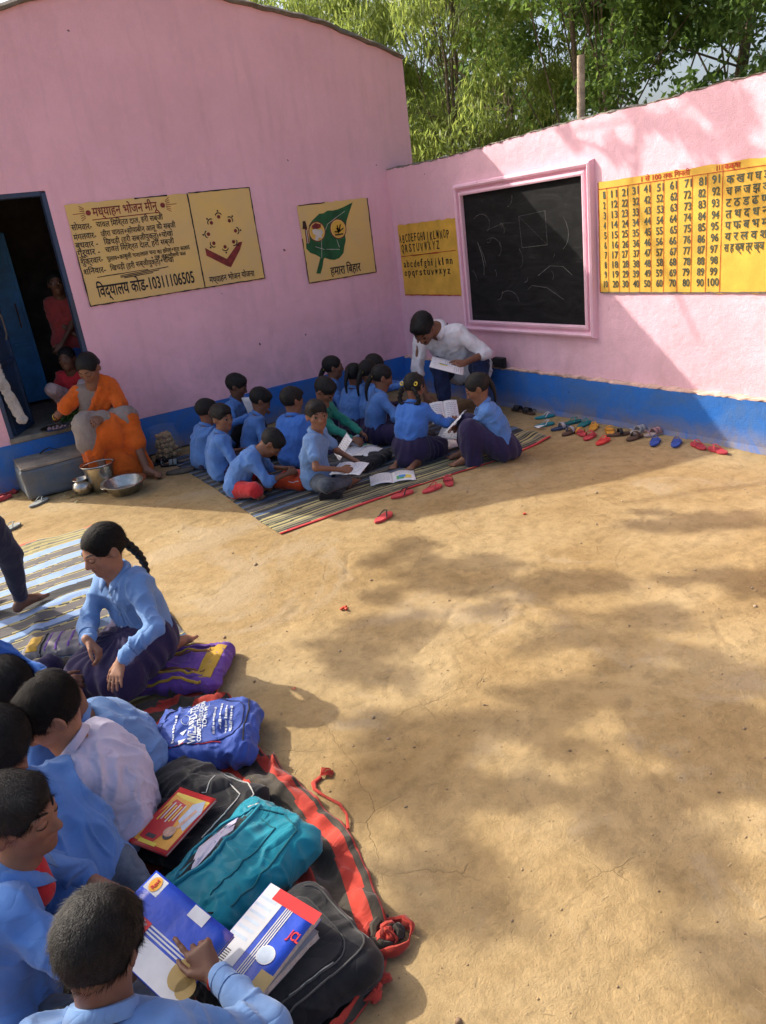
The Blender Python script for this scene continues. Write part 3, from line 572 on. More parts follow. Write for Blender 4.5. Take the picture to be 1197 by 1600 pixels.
p.line((2.9, 1.06), (4.98, 1.06), .009, 2, H_, .5); p.line((2.897, 1.06), (2.897, 1.87), .006, 1, H_, .5)
fin(e, p, [INKG, INKR, CEM])

# ------------------------------------------------------------------ post behind the wall
ps = MB(); ps.tube([(0, 0, 0), (.01, 0, 1.0), (0, .01, 2.2), (.015, 0, 2.84)], [.036, .035, .033, .031], 10)
tag(ps.build('wooden_post', mat('weathered_pale_wood', (.34, .27, .20), .85, .3, 20, .5, 90), loc=(.42, -2.34, 0), smooth=True), 'weathered pale post standing up behind the pink wall', 'post')
# ------------------------------------------------------------------ trees
def leaf_mat(name, c1, c2, tr=.45):
    m = bpy.data.materials.new(name); m.use_nodes = True; N = m.node_tree.nodes; L = m.node_tree.links
    b = N['Principled BSDF']; b.inputs['Roughness'].default_value = .5; b.inputs['Specular IOR Level'].default_value = .4
    g = N.new('ShaderNodeNewGeometry'); mx = N.new('ShaderNodeMix'); mx.data_type = 'RGBA'; mx.inputs['A'].default_value = (*c1, 1); mx.inputs['B'].default_value = (*c2, 1)
    L.new(g.outputs['Random Per Island'], mx.inputs['Factor']); L.new(mx.outputs['Result'], b.inputs['Base Color'])
    t = N.new('ShaderNodeBsdfTranslucent'); hs = N.new('ShaderNodeHueSaturation'); hs.inputs['Value'].default_value = 1.9; hs.inputs['Hue'].default_value = .488; L.new(mx.outputs['Result'], hs.inputs['Color']); L.new(hs.outputs[0], t.inputs[0])
    ms = N.new('ShaderNodeMixShader'); ms.inputs[0].default_value = tr; L.new(b.outputs[0], ms.inputs[1]); L.new(t.outputs[0], ms.inputs[2]); L.new(ms.outputs[0], N['Material Output'].inputs[0])
    return m
BARK = mat('grey_brown_bark', (.17, .13, .09), .9, .35, 12, .6, 40, bd=.02)
def leaves(C, n, size, r, droop=.5, w=.28, spread=None):
    """n narrow leaves about each centre in C (k,4: x,y,z,radius)"""
    C = np.asarray(C, float); k = len(C); c = np.repeat(C, n, 0); q = r.normal(0, 1, (k * n, 3)); q /= np.linalg.norm(q, axis=1)[:, None]; q *= (r.uniform(0, 1, (k * n, 1)) ** .5) * c[:, 3:4]
    q[:, 2] *= .75; P = c[:, :3] + q
    d = r.normal(0, 1, (k * n, 3)); d[:, 2] -= droop * 2; d /= np.linalg.norm(d, axis=1)[:, None]
    s = np.cross(d, r.normal(0, 1, (k * n, 3))); s /= np.linalg.norm(s, axis=1)[:, None]
    L_ = size * r.uniform(.6, 1.35, (k * n, 1)); a = P; m_ = P + d * L_ * .45; e_ = P + d * L_ + np.cross(d, s) * L_ * .1
    V = np.stack([a, m_ + s * L_ * w * .5, e_, m_ - s * L_ * w * .5], 1).reshape(-1, 3)
    return V, np.arange(len(V)).reshape(-1, 4)
def tree(name, label, base, h, lean, crown, r, nl, size, lm, droop=.5, w=.28, stems=1, tr=.09, group=None, ncl=60, cl=.42, limbs=14):
    """crown: (cx, cy, cz, rx, ry, rz) in world; twigs lead to leaf clumps"""
    e = empty(name, base, label, 'tree', group); base = np.array(base, float); cc = np.array(crown[:3]); cr = np.array(crown[3:])
    q = r.normal(0, 1, (ncl, 3)); q /= np.linalg.norm(q, axis=1)[:, None]; q *= r.uniform(.1, 1, (ncl, 1)) ** .45; C = cc + q * cr
    C = C + r.normal(0, .12, C.shape); rad = cl * r.uniform(.55, 1.4, (ncl, 1))
    V, F = leaves(np.hstack([C, rad]), nl, size, r, droop, w)
    link('crown', mesh_np('crown', V - base, F), lm, e, smooth=False)
    mb = MB()
    for s_ in range(stems):
        o = base + [r.uniform(-.35, .35) * (stems > 1), r.uniform(-.35, .35) * (stems > 1), 0]; t = cc + q[s_] * cr * .35 + [0, 0, cr[2] * .3]
        pts = [o + (t - o) * u + r.normal(0, .05, 3) * (u > 0) * h * .12 + np.array([0, 0, 0]) for u in np.linspace(0, 1, 8)]
        mb.tube([p - base for p in pts], [tr * (1 - .78 * u) for u in np.linspace(0, 1, 8)], 8)
        for j in range(limbs):
            k = r.integers(0, ncl); i = r.integers(2, 7); a = pts[i]; b_ = C[k]; md = (a + b_) / 2 + [0, 0, .12 * h * r.uniform(-.3, .6)]
            mb.tube([a - base, md - base + r.normal(0, .04, 3), b_ - base], [tr * .25 * (1 - .08 * i), tr * .14, tr * .05], 5, cap=False)
    mb.build('trunk', BARK, e, smooth=True)
    return e, C
r = np.random.default_rng(11)
LM1 = leaf_mat('yellow_green_leaves', (.12, .18, .04), (.25, .31, .075), .5)
LM2 = leaf_mat('mid_green_leaves', (.065, .13, .03), (.15, .24, .05), .45)
LM3 = leaf_mat('dark_green_leaves', (.045, .10, .025), (.11, .19, .04), .38)
G_ = 'trees beyond the boundary wall'
tl = [
 ('willowy_tree', 'slender yellow-green tree with hanging narrow leaves just right of the house gable', (2.2, 4.4, 0), 6.5, (2.0, 4.2, 4.0, 1.7, 1.9, 2.6), LM1, 330, .125, .9, .17, 3, .045, 96),
 ('willowy_tree', 'tall light green tree with drooping narrow leaves left of the wooden post', (2.6, 2.0, 0), 6.5, (2.6, 2.0, 4.3, 1.6, 1.7, 2.7), LM1, 330, .125, .9, .17, 3, .045, 96),
 ('leafy_tree', 'bright green broad-leaved tree directly behind the wooden post', (3.2, -.4, 0), 7.0, (3.0, -.3, 4.8, 1.8, 1.5, 2.1), LM2, 380, .085, .3, .42, 2, .06, 84),
 ('leafy_tree', 'darker tree with sky showing through its crown right of the wooden post', (3.8, -2.4, 0), 7.0, (3.6, -2.3, 4.4, 1.5, 1.2, 1.7), LM3, 330, .085, .3, .42, 1, .06, 72),
 ('leafy_tree', 'yellowish green tree at the far right edge above the number chart', (2.2, -4.4, 0), 6.5, (2.2, -3.9, 4.5, 1.5, 1.2, 1.6), LM1, 330, .08, .3, .4, 1, .06, 66),
 ('dark_tree', 'dense dark green tree low behind the wall beyond the wooden post', (6.5, .6, 0), 8.0, (6.0, -.4, 4.2, 2.2, 4.2, 3.4), LM3, 380, .15, .3, .4, 2, .1, 80),
 ('dark_tree', 'broad shadowed tree at the back behind the drooping light green trees', (6.5, 5.0, 0), 9.0, (6.0, 5.2, 4.4, 2.2, 3.2, 3.6), LM3, 260, .16, .3, .4, 2, .1, 84)]
for nm, lb, base, h, cr, lm, nl, sz, dr, w, stn, trk, ncl in tl:
    tree(nm, lb, base, h, 0, cr, r, nl, sz, lm, dr, w, stn, trk, G_, ncl, .44)
# undergrowth hiding the far ground behind the wall
V, F = leaves(np.column_stack([r.uniform(3, 9, 130), r.uniform(-6, 11, 130), r.uniform(.4, 2.8, 130), r.uniform(.5, .9, 130)]), 150, .16, r, .2, .4)
tag(link('undergrowth', mesh_np('undergrowth', V, F), LM3, smooth=False), 'dark leafy undergrowth filling the gap under the trees beyond the wall', 'undergrowth', kind='stuff')

# the tree beside the house whose branches shade the courtyard
SV = np.array(SUN); S_ = SV / SV[2]
blobs = SHADE_BLOBS if 'SHADE_BLOBS' in globals() else []
def shade_tree(label, b0, blobs, zt, fork, tips, extra, sd):
    r = np.random.default_rng(sd); C = []
    for gx_, gy_, gz_, rr, dens in blobs:
        for k in range(4):          # each spray of leaves is a few ragged tufts
            t = zt + .25 * math.sin(gx_ * 5 + gy_ * 3) + r.uniform(-.12, .12) - gz_; jx, jy = r.normal(0, rr * .34, 2); C.append((gx_ + jx + S_[0] * t, gy_ + jy + S_[1] * t, gz_ + t, rr * r.uniform(.24, .46), dens))
    C = np.array(C); b0 = np.array(b0, float); VV = []; FF = []; off = 0
    st = empty('shade_tree', b0, label, 'tree', 'trees that shade the courtyard')
    for c in C:
        n = int(520 * c[4] * (c[3] / .2) ** 2)
        V, F = leaves([c[:4]], n, .085, r, .1, .36); VV.append(V); FF.append(F + off); off += len(V)
    V, F = leaves(extra(r), 130, .13, r, .1, .45); VV.append(V); FF.append(F + off)
    link('crown', mesh_np('crown', np.concatenate(VV) - b0, np.concatenate(FF)), LM2, st, smooth=False)
    mb = MB(); fork = np.array(fork, float); mb.tube([(0, 0, 0), (fork - b0) * [.4, .6, .5], fork - b0], [.12, .10, .085], 12); mains = []
    for tip in tips:
        pts = [fork + (np.array(tip) - fork) * u + np.array([0, 0, .6 * math.sin(u * 3.1)]) + r.normal(0, .08, 3) for u in np.linspace(0, 1, 10)]
        mb.tube([p - b0 for p in pts], [.06 * (1 - .8 * u) for u in np.linspace(0, 1, 10)], 8); mains += pts[4:]
    nodes = list(mains)
    for c in sorted(C.tolist(), key=lambda c: np.linalg.norm(np.array(c[:3]) - fork)):
        p = np.array(c[:3]); A_ = np.array(nodes); k = np.argmin(np.linalg.norm(A_ - p, axis=1)); a = A_[k]; md = (a + p) / 2 + r.normal(0, .06, 3)
        mb.tube([a - b0, md - b0, p - b0], [.012, .009, .005], 5, cap=False); nodes.append(p)
    mb.build('trunk', BARK, st, smooth=True)
near = [b for b in blobs if b[0] < -4.2 and b[1] < -3.5]; rest = [b for b in blobs if b not in near]
shade_tree('tree just behind the boundary wall whose long limbs shade the courtyard', (2.3, -4.1, 0), rest, 4.9, (2.0, -3.7, 4.4),
           [(-3.0, .9, 5.1), (-4.2, .2, 5.0), (-4.8, 1.3, 5.1), (-6.0, -.2, 5.0), (-3.9, -.6, 5.2), (-6.2, -1.0, 5.0)], lambda r: np.column_stack([r.uniform(1.2, 4, 50), r.uniform(-6, -2.6, 50), r.uniform(5.4, 7.4, 50), r.uniform(.4, .7, 50)]), 5)
shade_tree('tree at the left of the house that shades the seated children', (-11.0, 1.6, 0), near, 4.9, (-10.6, 1.2, 3.6), [(-8.2, -.2, 4.9), (-8.0, .4, 5.0), (-8.4, -1.2, 4.9)], lambda r: np.column_stack([r.uniform(-14, -11, 50), r.uniform(0, 5, 50), r.uniform(5, 8.5, 50), r.uniform(.4, .7, 50)]), 6)
# ------------------------------------------------------------------ signed-distance bodies: one continuous smooth mesh
class SDF:
    def __init__(s, vox): s.h = vox; s.P = []; s.planes = []
    def cone(s, a, b, ra, rb, k=.02, op=1): s.P.append(('c', np.array(a, float), np.array(b, float), ra, rb, k, op)); return s
    def ell(s, c, r, M=None, k=.02, op=1): s.P.append(('e', np.array(c, float), np.array(r, float), np.eye(3) if M is None else np.array(M, float), 0, k, op)); return s
    def cut(s, n, c): s.planes.append((np.array(n, float), c)); return s          # removes n.p > c
    def mesh(s):
        h = s.h; lo = np.full(3, 9e9); hi = -lo
        for q in s.P:
            if q[6] < 0: continue
            if q[0] == 'c': r = max(q[3], q[4]); lo = np.minimum(lo, np.minimum(q[1], q[2]) - r); hi = np.maximum(hi, np.maximum(q[1], q[2]) + r)
            else: r = q[2].max(); lo = np.minimum(lo, q[1] - r); hi = np.maximum(hi, q[1] + r)
        lo -= 3 * h; hi += 3 * h; n = np.ceil((hi - lo) / h).astype(int) + 1
        ax = [lo[i] + h * np.arange(n[i]) for i in range(3)]; D = np.full(n, .5, np.float32)
        for q in s.P:
            k = q[5]; m = k + 2.5 * h
            if q[0] == 'c': r = max(q[3], q[4]) + m; a = np.minimum(q[1], q[2]) - r; b = np.maximum(q[1], q[2]) + r
            else: r = q[2].max() + m; a = q[1] - r; b = q[1] + r
            i0 = np.clip(((a - lo) / h).astype(int), 0, n - 1); i1 = np.clip(((b - lo) / h).astype(int) + 2, 1, n)
            if np.any(i1 <= i0): continue
            X = ax[0][i0[0]:i1[0]][:, None, None]; Y = ax[1][i0[1]:i1[1]][None, :, None]; Z = ax[2][i0[2]:i1[2]][None, None, :]
            if q[0] == 'c':
                ba = q[2] - q[1]; L2 = ba @ ba + 1e-12; x, y, z = X - q[1][0], Y - q[1][1], Z - q[1][2]
                t = np.clip((x * ba[0] + y * ba[1] + z * ba[2]) / L2, 0, 1)
                d = np.sqrt((x - t * ba[0]) ** 2 + (y - t * ba[1]) ** 2 + (z - t * ba[2]) ** 2) - (q[3] + t * (q[4] - q[3]))
            else:
                M_ = q[3]; x, y, z = X - q[1][0], Y - q[1][1], Z - q[1][2]; r = q[2]
                u = (M_[0, 0] * x + M_[0, 1] * y + M_[0, 2] * z); v = (M_[1, 0] * x + M_[1, 1] * y + M_[1, 2] * z); w = (M_[2, 0] * x + M_[2, 1] * y + M_[2, 2] * z)
                k0 = np.sqrt((u / r[0]) ** 2 + (v / r[1]) ** 2 + (w / r[2]) ** 2) + 1e-6; k1 = np.sqrt((u / r[0] ** 2) ** 2 + (v / r[1] ** 2) ** 2 + (w / r[2] ** 2) ** 2) + 1e-6
                d = k0 * (k0 - 1) / k1
            sl = (slice(i0[0], i1[0]), slice(i0[1], i1[1]), slice(i0[2], i1[2])); o = D[sl]
            if q[6] > 0:
                e = np.maximum(k - np.abs(o - d), 0); D[sl] = np.minimum(o, d) - e * e / (4 * k + 1e-9)
            else:
                e = np.maximum(k - np.abs(o + d), 0); D[sl] = np.maximum(o, -d) + e * e / (4 * k + 1e-9)
        for nn, c in s.planes:
            L_ = np.linalg.norm(nn); pl = (nn[0] * ax[0][:, None, None] + nn[1] * ax[1][None, :, None] + nn[2] * ax[2][None, None, :] - c) / L_; D = np.maximum(D, pl)
        return surfnet(D, lo, h)
def surfnet(D, lo, h):
    D[0] = D[-1] = .1; D[:, 0] = D[:, -1] = .1; D[:, :, 0] = D[:, :, -1] = .1
    S = D < 0; c = S[:-1, :-1, :-1].astype(np.int8)
    for i, j, k in ((1, 0, 0), (0, 1, 0), (0, 0, 1), (1, 1, 0), (1, 0, 1), (0, 1, 1), (1, 1, 1)):
        c = c + S[i:D.shape[0] - 1 + i, j:D.shape[1] - 1 + j, k:D.shape[2] - 1 + k]
    A = np.argwhere((c > 0) & (c < 8)); cid = np.full(c.shape, -1, np.int32); cid[A[:, 0], A[:, 1], A[:, 2]] = np.arange(len(A))
    cor = [(i, j, k) for i in (0, 1) for j in (0, 1) for k in (0, 1)]; val = np.stack([D[A[:, 0] + i, A[:, 1] + j, A[:, 2] + k] for i, j, k in cor], 1)
    acc = np.zeros((len(A), 3)); cnt = np.zeros(len(A))
    for a in range(8):
        for b in range(a + 1, 8):
            if sum(abs(np.array(cor[a]) - cor[b])) != 1: continue
            m = (val[:, a] < 0) != (val[:, b] < 0); t = val[m, a] / (val[m, a] - val[m, b]); acc[m] += np.array(cor[a]) + t[:, None] * (np.array(cor[b]) - np.array(cor[a])); cnt[m] += 1
    V = lo + h * (A + acc / cnt[:, None]); F = []
    for ax_ in range(3):
        sl0 = [slice(None)] * 3; sl1 = [slice(None)] * 3; sl0[ax_] = slice(0, -1); sl1[ax_] = slice(1, None)
        X_ = S[tuple(sl0)] != S[tuple(sl1)]; E_ = np.argwhere(X_); u, v = (ax_ + 1) % 3, (ax_ + 2) % 3
        E_ = E_[(E_[:, u] > 0) & (E_[:, v] > 0) & (E_[:, u] < cid.shape[u]) & (E_[:, v] < cid.shape[v])]
        ins = S[E_[:, 0], E_[:, 1], E_[:, 2]]; q = []
        for du, dv in ((-1, -1), (0, -1), (0, 0), (-1, 0)):
            e = E_.copy(); e[:, u] += du; e[:, v] += dv; q.append(cid[e[:, 0], e[:, 1], e[:, 2]])
        q = np.stack(q, 1); q[~ins] = q[~ins][:, ::-1]; F.append(q)
    return V, np.concatenate(F)
def vnormals(me):
    n = np.zeros(len(me.vertices) * 3, np.float32); me.vertices.foreach_get('normal', n); return n.reshape(-1, 3).astype(float)
def displace(me, fn):
    V = np.zeros(len(me.vertices) * 3, np.float32); me.vertices.foreach_get('co', V); V = V.reshape(-1, 3).astype(float)
    V += vnormals(me) * fn(V)[:, None]; me.vertices.foreach_set('co', V.astype(np.float32).ravel()); me.update()
def folds(amp, f=9.0, seed=0.0, crumple=.4):
    def fn(V):
        q = V * f + seed; w = np.stack([noise3(q * .6 + 5), noise3(q * .6 + 15), noise3(q * .6 + 25)], 1); a = noise3(q * [1, 1, .55] + 1.3 * w)
        b = noise3(q * [2.1, 2.1, 1.4] + 1.2 * w + 40); c = noise3(q * [1.5, 1.5, .8] + 2.2 * w + 70)
        return amp * ((1 - 2.4 * np.abs(a) ** .8) * .8 - .2 + crumple * (1 - 2.4 * np.abs(b) ** .8) + .7 * np.exp(-(c / .09) ** 2) * sstep(-.2, .3, b))
    return fn
def bvh_of(me): return BVHTree.FromPolygons([v.co for v in me.vertices], [tuple(p.vertices) for p in me.polygons])
def cloth_mat(name, col, var=.06, rough=.85, bump=.10, col2=None, creases=1.0):
    new = name not in MATS; m = mat(name, col, rough, var + .04, 5, bump, 420, sheen=.15, spec=.12, bd=.0012, col2=col2)
    if new:      # creases: ridged, distorted noise under the weave
        N = m.node_tree.nodes; L = m.node_tree.links; b = N['Principled BSDF']; tc = N.new('ShaderNodeTexCoord'); prev = b.inputs['Normal'].links[0].from_node
        n = N.new('ShaderNodeTexNoise'); n.inputs['Scale'].default_value = 7; n.inputs['Detail'].default_value = 1.5; n.inputs['Roughness'].default_value = .45; n.inputs['Distortion'].default_value = 1.6; L.new(tc.outputs['Object'], n.inputs['Vector'])
        s_ = N.new('ShaderNodeMath'); s_.operation = 'SUBTRACT'; s_.inputs[1].default_value = .5; L.new(n.outputs['Fac'], s_.inputs[0]); ab = N.new('ShaderNodeMath'); ab.operation = 'ABSOLUTE'; L.new(s_.outputs[0], ab.inputs[0]); pw = N.new('ShaderNodeMath'); pw.operation = 'POWER'; pw.inputs[1].default_value = .6; L.new(ab.outputs[0], pw.inputs[0])
        bp = N.new('ShaderNodeBump'); bp.inputs['Strength'].default_value = .9; bp.inputs['Distance'].default_value = .0065 * creases; L.new(pw.outputs[0], bp.inputs['Height']); L.new(prev.outputs[0], bp.inputs['Normal']); L.new(bp.outputs[0], b.inputs['Normal'])
    return m

def skin_mat(name, col):
    m = mat(name, col, .52, .10, 14, .12, 160, spec=.4, bd=.001); b = m.node_tree.nodes['Principled BSDF']; b.inputs['Subsurface Weight'].default_value = .12; b.inputs['Subsurface Radius'].default_value = (.012, .005, .003); b.inputs['Subsurface Scale'].default_value = 1.0; return m
SK = [skin_mat('brown_skin', (.22, .098, .056)), skin_mat('dark_brown_skin', (.135, .062, .037)), skin_mat('warm_skin', (.30, .14, .08))]
LIP = mat('lips', (.21, .085, .06), .45, .1, 20, 0); HAIR = mat('black_hair', (.009, .0075, .007), .58, .4, 60, .5, 260, spec=.3, bd=.003)
HAIRB = mat('sunlit_brown_black_hair', (.0065, .0045, .0035), .6, .4, 60, .5, 260, spec=.16, bd=.003)
EYEW = mat('eye_white', (.62, .57, .52), .25, .05, 30, 0, spec=.6); IRIS = mat('dark_iris', (.012, .007, .005), .12, .1, 30, 0, spec=.8); LASH = mat('black_lashes', (.008, .006, .005), .7, .1, 30, 0)
SEAM = cloth_mat('dark_blue_seam', (.05, .11, .28)); SHIRT = cloth_mat('school_shirt_blue', (.095, .21, .50)); SHIRT2 = cloth_mat('deep_school_shirt_blue', (.06, .17, .52)); SHIRT3 = cloth_mat('faded_school_shirt_blue', (.155, .27, .50)); WSH = cloth_mat('pale_lilac_shirt', (.52, .49, .62)); WHITE = cloth_mat('white_shirt', (.80, .76, .78))
NAVY = cloth_mat('navy_uniform_cloth', (.030, .022, .065)); BLACKC = cloth_mat('black_cloth', (.014, .014, .018)); GREENC = cloth_mat('green_cloth', (.03, .22, .16)); REDC = cloth_mat('red_cloth', (.42, .025, .03)); JEANS = cloth_mat('grey_denim', (.07, .085, .11), .5); CAMO = cloth_mat('camouflage_cloth', (.11, .115, .07), .0, col2=(.02, .022, .02)); DENIM = cloth_mat('dark_blue_denim', (.022, .032, .085), .3)
BTN = mat('pale_button', (.5, .5, .5), .4, .05, 5, 0)
PRN = cloth_mat('printed_grey_denim', (.16, .20, .26), .0, col2=(.025, .032, .055))
nrm = lambda v: v / (np.linalg.norm(v) + 1e-9)
def two_bone(a, t, l1, l2, pole):
    d = t - a; L = np.linalg.norm(d)
    if L > (l1 + l2) * .985: t = a + d / L * (l1 + l2) * .985; d = t - a; L = np.linalg.norm(d)
    u = d / L; c = (l1 * l1 + L * L - l2 * l2) / (2 * L); hh = math.sqrt(max(l1 * l1 - c * c, 1e-6)); p = pole - u * (pole @ u); p = nrm(p); return a + u * c + p * hh, t
def hand(S, W, d, across, pn, s, r0, curl=.35, spread=.10, thumb=1, k=.006, poses=None):
    """W wrist, d pointing direction, across towards the thumb, pn palm normal"""
    d = nrm(d); across = nrm(across - d * (across @ d)); pn = nrm(np.cross(d, across)) * (1 if np.cross(d, across) @ pn > 0 else -1)
    kn = [W + d * .066 * s + across * o * s + pn * -.002 for o in (.025, .009, -.008, -.024)]; ln = (.060, .068, .062, .048)
    S.cone(W - d * .012, W + d * .016 * s, .019 * s, .018 * s, .012)
    for q in kn: S.cone(W + d * .008 * s + (q - W) * .12, q, .013 * s, .0105 * s, .008)
    S.ell(W + d * .036 * s, (.030 * s, .038 * s, .013 * s), np.stack([across, d, pn]), .008)
    for i, q in enumerate(kn):
        cu = curl if poses is None else poses[i]; sp = (1.5 - i) * spread; dd = nrm(d + across * sp); p = q; a = 0; r = r0 * (1.0 if i < 3 else .9)
        for j, f in enumerate((.45, .32, .26)):
            a += cu * (1.0, 1.15, .8)[j]; e = p + (dd * math.cos(a) + pn * math.sin(a)) * ln[i] * f * s; S.cone(p, e, r * (1 - .08 * j), r * (1 - .08 * (j + 1)), .003 if j else k); p = e
    p = W + d * .018 * s + across * .018 * s; a = nrm(across * .8 + d * .75 + pn * .25) if thumb else nrm(across * .4 + d + pn * .3)
    e = p + a * .034 * s; S.cone(p, e, .014 * s, r0 * 1.12, .008); e2 = e + nrm(a * .55 + d * .75 + pn * .3) * .028 * s; S.cone(e, e2, r0 * 1.12, r0, .003); e3 = e2 + nrm(d * 1.0 + a * .2 + pn * .35) * .020 * s; S.cone(e2, e3, r0, r0 * .85, .003)
def foot(S, A, d, s, k=.012, toes=True):
    d = nrm(d * [1, 1, 0] + [0, 0, 0]); sd = np.array([d[1], -d[0], 0]); z = np.array([0, 0, 1.])
    A = A.copy(); heel = A - d * .03 * s - z * .028 * s; ball = A + d * .10 * s - z * .032 * s
    S.cone(A, heel, .030 * s, .027 * s, k).cone(A + d * .02 * s, ball, .026 * s, .021 * s, k).cone(ball + sd * .022 * s, ball - sd * .022 * s, .017 * s, .015 * s, k).cone(heel, ball, .022 * s, .018 * s, k)
    for i, o in enumerate((.027, .013, .001, -.011, -.022)): S.cone(ball + sd * o * s, ball + sd * o * 1.1 * s + d * (.040 - .005 * i) * s - z * .003, (.0105, .008, .0075, .007, .0065)[i] * s + (.002 if S.h > .008 else 0), (.010, .007, .0068, .0062, .006)[i] * s + (.002 if S.h > .008 else 0), .004)

def person(label, hip, head, hd, base_z=0.0, s=1.0, yaw=0.0, pitch=0.0, roll=0.0, legs='cross', top=None, sleeve='long', bottom=None, bot='trousers', wr=None, wl=None, pole=(None, None), vox=.010, skin=0,
           hair='short', group=None, cname='shirt', hs=1.14, bulge=.06, eyes='open', hdirs=(None, None), curl=.45, adult=False, legpts=None, detail=False, hz=.10, shw=.88, coll=True, hcurl=(None, None), fingerpose=(None, None), facing_extra=None, hairmat=None, twist=0.0, over=None, girth=.92, fold=.0125, neckdir=None):
    top = top or SHIRT; bottom = bottom or NAVY; hairmat = hairmat or HAIR
    hx = np.array([hip[0], hip[1], base_z]); root = empty('person', tuple(hx), label, 'person', group)
    a = R(hd); F_ = np.array([math.cos(a), math.sin(a), 0]); Rt = np.array([math.sin(a), -math.cos(a), 0]); Z = np.array([0, 0, 1.])
    L = lambda p: hx * 0 + Rt * p[0] + F_ * p[1] + Z * p[2]              # local right, forward, up
    Wd = lambda p: np.array(p, float) - hx
    Hc = Z * hz * s; Hd = Wd(head); spd = nrm(Hd - Hc)
    up = nrm(spd * .65 + Z * .35); Nb = Hd - up * .135 * s * hs + F_ * -.012 * s
    if neckdir is not None: up = nrm(np.array(neckdir, float)); Nb = Hd - up * .135 * s * hs
    mid = (Hc + Nb) / 2 - F_ * bulge * s
    sp = lambda t: Hc * (1 - t) ** 2 + mid * 2 * t * (1 - t) + Nb * t * t
    tw = R(twist); Rs = Rt * math.cos(tw) + F_ * math.sin(tw); Rs = nrm(Rs); chf = nrm(np.cross(Nb - sp(.7), Rs)); chf = chf if chf @ F_ > 0 else -chf
    sdir = nrm(Nb - sp(.75)); Sc = Nb - sdir * .035 * s; wd = .128 * s * shw
    sh = [Sc + Rs * wd - sdir * .012 * s, Sc - Rs * wd - sdir * .012 * s]
    # ---- legs
    HJ = [Hc + Rt * .075 * s, Hc - Rt * .075 * s]
    if legpts is not None: kn = [Wd(q) for q in legpts[:2]]; an = [Wd(q) for q in legpts[2:4]]; ft = [L((.2, 1, 0)), L((-.2, 1, 0))] if len(legpts) < 5 else [np.array(q, float) for q in legpts[4:6]]
    elif legs == 'cross': kn = [L((.25 * s, .19 * s, .115 * s)), L((-.25 * s, .19 * s, .115 * s))]; an = [L((-.04 * s, .27 * s, .05 * s)), L((.06 * s, .20 * s, .05 * s))]; ft = [L((-1, .1, 0)), L((1, .2, 0))]
    elif legs == 'kneel': kn = [L((.10 * s, .29 * s, .07 * s)), L((-.12 * s, .27 * s, .07 * s))]; an = [L((.09 * s, -.08 * s, .04 * s)), L((-.09 * s, -.08 * s, .04 * s))]; ft = [L((0, -1, 0)), L((0, -1, 0))]
    elif legs == 'squat': kn = [L((.15 * s, .27 * s, .33 * s)), L((-.15 * s, .27 * s, .33 * s))]; an = [L((.11 * s, .09 * s, .06 * s)), L((-.11 * s, .09 * s, .06 * s))]; ft = [L((.2, 1, 0)), L((-.2, 1, 0))]
    elif legs == 'kneesup': kn = [L((.10 * s, .27 * s, .32 * s)), L((-.10 * s, .27 * s, .32 * s))]; an = [L((.10 * s, .34 * s, .05 * s)), L((-.10 * s, .34 * s, .05 * s))]; ft = [L((.1, 1, 0)), L((-.1, 1, 0))]
    elif legs == 'side': kn = [L((.24 * s, .20 * s, .09 * s)), L((-.02 * s, .32 * s, .08 * s))]; an = [L((.02 * s, .28 * s, .05 * s)), L((.26 * s, .12 * s, .05 * s))]; ft = [L((-1, .3, 0)), L((1, -.3, 0))]
    # ---- arms
    ua, fa = .235 * s, .205 * s
    wt = [Wd(wr) if wr is not None else L((.09 * s, .24 * s, .22 * s)), Wd(wl) if wl is not None else L((-.09 * s, .24 * s, .22 * s))]
    ar = []
    for i in (0, 1):
        p = pole[i]; p = Rt * (1 if i == 0 else -1) * .9 - Z * .8 - F_ * .35 if p is None else np.array(p, float)
        el, w = two_bone(sh[i], wt[i], ua, fa, p); ar.append((sh[i], el, w))
    # ---- head frame
    ya, pi_, ro = R(hd + yaw), R(pitch), R(roll)
    hf = np.array([math.cos(ya) * math.cos(pi_), math.sin(ya) * math.cos(pi_), math.sin(pi_)]); hr = np.array([math.sin(ya), -math.cos(ya), 0]); hu = np.cross(hr, hf)
    hr, hu = hr * math.cos(ro) + hu * math.sin(ro), -hr * math.sin(ro) + hu * math.cos(ro); HM = np.stack([hr, hf, hu]); q = s * hs
    hp = lambda x, y, z: Hd + (hr * x + hf * y + hu * z) * q
    B = SDF(vox); small = vox > .007
    def E(c, r, k=.015, op=1): B.ell(hp(*c), np.array(r) * q, HM, k * q, op)
    E((0, -.014, .020), (.071, .090, .080)); E((0, .022, -.026), (.054, .062, .072), .03)
    B.cone(hp(-.024, .024, -.070), hp(0, .050, -.086), .024 * q, .018 * q, .03).cone(hp(.024, .024, -.070), hp(0, .050, -.086), .024 * q, .018 * q, .03)
    E((0, .068, .013), (.048, .017, .012), .012); E((.034, .050, -.022), (.022, .024, .020), .02); E((-.034, .050, -.022), (.022, .024, .020), .02)
    for sx in (-1, 1): E((sx * .031, .092, -.001), (.014, .012, .009), .012, -1)
    B.cone(hp(0, .078, .004), hp(0, .096, -.030), .008 * q, .0115 * q, .010 * q); E((.011, .086, -.034), (.008, .009, .007), .006); E((-.011, .086, -.034), (.008, .009, .007), .006)
    E((0, .060, -.058), (.030, .022, .020), .015); E((0, .0785, -.0535), (.019, .0075, .0042), .005); E((0, .0770, -.0625), (.016, .0075, .0048), .005); E((0, .066, -.086), (.016, .012, .011), .014)
